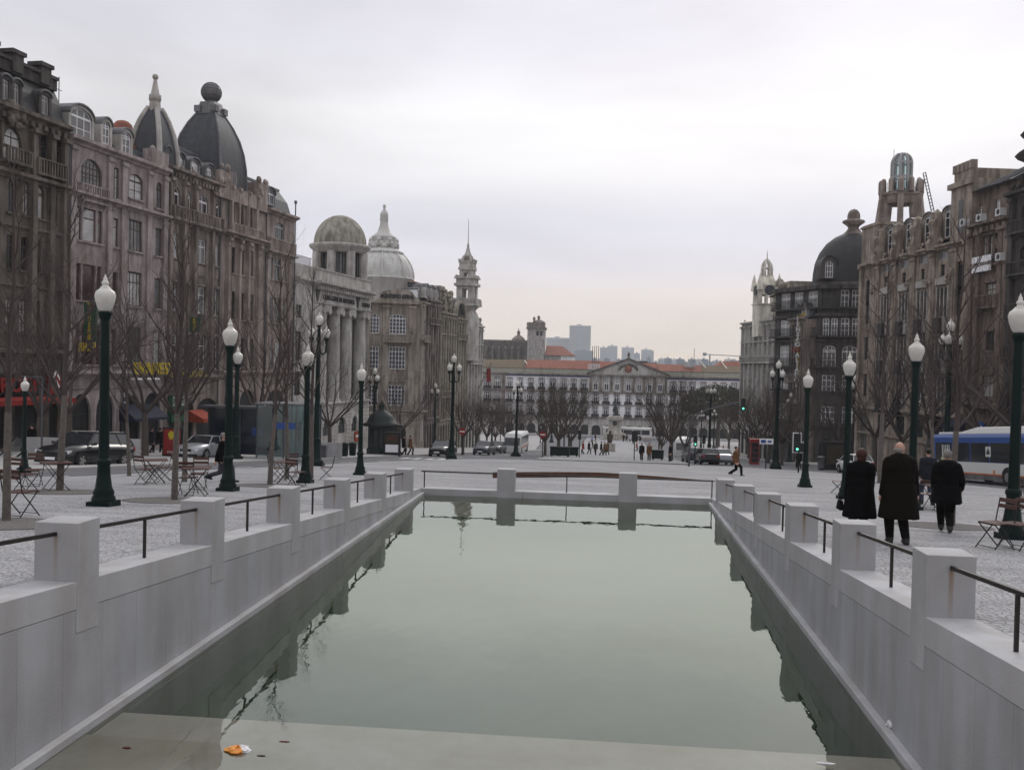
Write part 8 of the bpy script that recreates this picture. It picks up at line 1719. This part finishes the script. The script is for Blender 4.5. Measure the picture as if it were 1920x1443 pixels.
def tl2(r,h):
    B=MB(); B.prism([(-.42,h-1.35),(-.42,h),(.15,h),(.15,h-.62),(.62,h-.62),(.62,h-1.35)],-.02,.02); B.build('border','frame_white',r); B=MB(); B.prism([(-.37,h-1.30),(-.37,h-.05),(.10,h-.05),(.10,h-.67),(.57,h-.67),(.57,h-1.30)],-.06,.04); bb=B.build('backboard','black_iron',r); B=MB(); B.prism([(-.12+.08*math.cos(2*pi*i/12),h-1.1+.08*math.sin(2*pi*i/12)) for i in range(12)],-.09,-.06); B.build('lens','green_light',bb)
post_sign('traffic_light','lit green traffic light with white edged black board before the domed corner building',1497,872,66,811,tl2,'traffic light')
def info(r,h): B=MB(); B.box(-.55,.55,-.05,.0,h-.45,h); d=B.build('board','frame_white',r); B=MB(); B.box(-.45,-.05,-.07,-.05,h-.35,h-.1); B.box(.1,.4,-.07,-.05,h-.3,h-.15); B.build('mark','bus_blue',d)
post_sign('street_sign','small white and blue direction board under the reddish trees on the right',1436,862,80,822,info)
def blk(r,h): B=MB(); B.box(-.28,.28,-.12,.12,h-1.0,h); B.build('panel','black_iron',r)
post_sign('street_sign','black panel sign on a thin post in front of the far bus',1189,859,93,808,blk)
p=gpd(1292,74,853); r=thing('traffic_light',p,'lit green traffic light hanging from a long curved arm before the reddish trees','traffic light'); zA=atY(1393,760,74); z1_=atY(1300,782,74); B=MB(); B.tube([(0,0,-.3),(0,0,z1_.z-p.z-.6),(.25,0,z1_.z-p.z),(1.2,0,atY(1325,768,74).z-p.z),(zA.x-p.x,0,zA.z-p.z+.35)],[.08,.07,.06,.05,.04],None,7); B.build('pole','pipe',r); tlight(r,0,True,zA.x-p.x,zA.z-p.z+.55)
p=gpd(1414,92,857); r=thing('phone_box',p,'red phone box under the reddish trees on the right pavement','phone box'); B=MB(); B.box(-.42,.42,-.42,.42,0,.15)
for x in (-.4,.33):
    for y in (-.4,.33): B.box(x,x+.08,y,y+.08,.15,2.1)
for k in range(5): B.box(-.4,.4,-.4,-.37,.15+k*.47,.2+k*.47)
B.box(-.46,.46,-.46,.46,2.1,2.4); B.build('frame','red_paint',r); B=MB(); B.box(-.36,.36,-.36,.36,.15,2.1); B.build('pane','glass',r)
def bench(px,Y,w_,lb):
    r=thing('planter_box',gpd(px,Y,845),lb,'planter'); B=MB(); B.box(-w_/2,w_/2,-.35,.35,.15,1.0); B.box(-w_/2-.05,w_/2+.05,-.4,.4,.95,1.05); B.build('box','lamp_green',r); B=MB(); B.box(-w_/2+.1,-w_/2+.25,-.3,.3,-.2,.15); B.build('foot','black_iron',r); B=MB(); B.box(w_/2-.25,w_/2-.1,-.3,.3,-.2,.15); B.build('foot','black_iron',r)
bench(1050,99,2.0,'low dark green box at the foot of the left median trees'); bench(1074,103,1.2,'shorter dark green box right of the long one at the left median trees'); bench(1233,99,1.2,'low dark green box at the foot of the right median trees')
# red advertising panel
p=gpd(324,56,852); r=thing('advertising_panel',p,'red illuminated advertising panel with a yellow figure on the left pavement','advertising panel'); B=MB(); B.box(-.62,.62,-.14,.14,-.2,1.75); bevel(B.build('frame','black_iron',r),.02)
B=MB(); B.box(-.53,.53,-.165,-.14,.12,1.66); ps=B.build('poster','red_paint',r); B=MB(); B.prism([(-.12,1.0),(-.25,1.35),(-.1,1.55),(.1,1.5),(.22,1.3),(.05,1.05)],-.18,-.165); B.build('figure','yellow_letter',ps); put(strokes(5,'white_letter',.13,8),'lettering',ps,0,-.18,.28)
# poster stand and domed kiosk
p=gpd(735,80,848); r=thing('poster_stand',p,'dark poster stand with a red and white poster right of the domed kiosk','advertising panel'); B=MB(); B.box(-.72,.72,-.12,.12,-.2,1.95); B.build('frame','black_iron',r); B=MB(); B.box(-.55,.55,-.145,-.12,.25,.9); B.build('poster','frame_white',r); B=MB(); B.box(-.55,.55,-.145,-.12,1.0,1.75); q=B.build('poster','bronze_brown',r); put(strokes(5,'red_paint',.2,4),'lettering',q,0,-.16,1.4)
p=gpd(714,83,850); r=thing('kiosk',p,'dark green octagonal kiosk with a pointed domed roof before the savings bank','kiosk'); B=MB(); B.lathe([(1.25,-.3),(1.25,.5),(1.15,.55),(1.15,2.5)],8,a0=pi/8,sm=False); B.build('wall','frame_green',r)
B=MB(); B.lathe([(1.15,2.45),(1.65,2.5),(1.7,2.62),(1.3,2.8),(1.15,3.2),(.8,3.6),(.35,3.85),(.2,4.1),(.26,4.25),(.02,4.7)],16); B.build('roof','dark_green',r)
for i in range(8): a=i*pi/4; B=MB(); B.box(-.36,.36,-1.09,-1.075,.7,2.2); q=B.build('window','glass',r); q.rotation_euler=(0,0,a)
p=gpd(1563,84,868); r=thing('poster_stand',p,'poster stand with an orange brown poster before the arches of the domed corner building','advertising panel'); B=MB(); B.box(-1.0,1.0,-.15,.15,-.2,2.3); B.build('frame','black_iron',r); B=MB(); B.box(-.6,.85,-.18,-.15,.35,2.0); B.build('poster','bronze_brown',r)
# glass shelter
p=gpd(532,58,852); r=thing('glass_shelter',p,'greenish glass shelter over the metro entrance on the left pavement','shelter'); h=atY(532,756,58).z-p.z
for x0,x1,y in ((-1.7,-.1,0),(.05,1.55,0),(-1.7,1.55,2.4)): B=MB(); B.box(x0,x1,y-.01,y+.01,.1,h-.15); B.build('pane','shelter_glass',r)
B=MB()
for x in (-1.75,-.03,1.6):
    for y in (0,2.4): B.box(x-.04,x+.04,y-.04,y+.04,-.2,h)
B.build('frame','pipe',r); B=MB(); B.box(-1.9,1.75,-.3,2.7,h-.1,h); B.build('roof','zinc',r); B=MB(); B.box(-.7,.7,-.06,-.02,h-1.6,h-1.2); B.build('panel','bus_blue',r)
p=gpd(455,60,852); r=thing('glass_shelter',p,'dark blue tinted bus shelter left of the greenish glass one','shelter'); h2=atY(455,760,60).z-p.z
B=MB(); B.box(-2.3,1.9,-.01,.01,.15,h2-.2); B.build('pane',mat('blue_glass',(.012,.02,.035),.1,.2,1,spec=.6).name,r); B=MB()
for x in (-2.3,-.2,1.9): B.box(x-.05,x+.05,-.05,.05,-.2,h2)
B.box(-2.5,2.1,-1.2,.3,h2-.12,h2); B.build('frame','pipe',r); B=MB(); B.box(.6,1.3,-.05,-.02,1.4,1.9); B.build('panel','bus_blue',r)
# granite parapets of the metro stairs
def parapet(name,lb,pts,h,cat='wall'):
    r=thing(name,(pts[0][0],pts[0][1],G(pts[0][1])),lb,cat); 
    for a,b_ in zip(pts[:-1],pts[1:]):
        a=Vector(a);b_=Vector(b_); d=(b_-a).normalized(); n_=Vector((-d.y,d.x))*.12; o=Vector((pts[0][0],pts[0][1])); q=[a-n_,b_-n_,b_+n_,a+n_]; g0=G(pts[0][1])
        B=MB(); B.hexa([(v.x-o.x,v.y-o.y,G(v.y)-g0-.3) for v in q]+[(v.x-o.x,v.y-o.y,G(v.y)-g0+h) for v in q]); bevel(B.build('panel','concrete_pale',r),.015)
    return r
a=gpd(48,44);b_=gpd(150,46);c_=gpd(260,50)
parapet('parapet','long pale granite parapet of the metro stairs behind the dark estate car',[(a.x,a.y),(b_.x,b_.y),(c_.x,c_.y)],1.05)
a=gpd(505,63);b_=gpd(560,63.5);c_=gpd(640,66)
parapet('parapet','pale granite parapet of the metro stairs left of the columned bank',[(a.x,a.y),(b_.x,b_.y),(c_.x,c_.y)],1.05)
p=gpd(604,64.4); r=thing('utility_box',(p.x,p.y,p.z),'grey ribbed utility box against the granite parapet','utility box'); B=MB(); B.box(-.42,.42,-.45,-.1,0,.92); bevel(B.build('cabinet','zinc',r),.02); B=MB(); 
for k in range(6): B.box(-.36,.36,-.465,-.45,.12+k*.13,.18+k*.13)
B.build('vent','pipe',r)
# escalator handrails at the left edge
p=gpd(28,46); r=thing('escalator',p,'curved black escalator handrails at the far left behind the chairs','escalator'); 
for dx in (-.5,.5):
    B=MB(); pts=[(dx-1.2,.0,-.6),(dx-.2,0,.15),(dx+.3,0,.75),(dx+.55,0,1.0),(dx+.85,0,.95),(dx+.95,0,.6),(dx+.8,0,.3)]; B.tube(pts,.045,.045,6); B.build('handrail','black_iron',r); B=MB(); B.poly([(x,0.0,z-.03) for x,_,z in pts]); B.build('balustrade','shelter_glass',r)
# pole with an arm and litter bins
p=gpd(78,44); z1_=atY(80,708,44).z-p.z; r=thing('camera_pole',p,'thin grey pole with a short horizontal arm at the far left','pole'); B=MB(); B.tube([(0,0,-.2),(0,0,z1_)],.05,.045,7); B.tube([(0,0,z1_),(-1.15,0,z1_+.05)],.035,.03,6); B.build('pole','pipe',r)
for px,Y,lb in ((646,70,'dark green litter bin right of the granite parapet'),(661,73,'small dark litter bin beside the bank arches'),(1540,82,'grey litter bin before the domed corner building')):
    r=thing('litter_bin',gpd(px,Y),lb,'litter bin'); B=MB(); B.lathe([(.26,0.05),(.30,.9),(.33,.92),(.33,.98),(.1,1.05)],12); B.build('bin','lamp_green' if px<1000 else 'zinc',r); B=MB(); B.lathe([(.2,-.1),(.2,.06)],10); B.build('foot','black_iron',r)
# haze over the far side of the river
B=MB(); B.box(-900,1000,-70,2150,-60,60); hz=B.build('haze','whitewash'); tag(hz,kind='stuff')
m=bpy.data.materials.new('haze_air'); m.use_nodes=True; n=m.node_tree.nodes; l=m.node_tree.links
for q in list(n):
    if q.type!='OUTPUT_MATERIAL': n.remove(q)
v=n.new('ShaderNodeVolumePrincipled'); v.inputs['Color'].default_value=(.90,.94,1,1); v.inputs['Density'].default_value=.00022; v.inputs['Anisotropy'].default_value=.2; l.new(v.outputs[0],n['Material Output'].inputs['Volume'])
hz.data.materials.clear(); hz.data.materials.append(m)
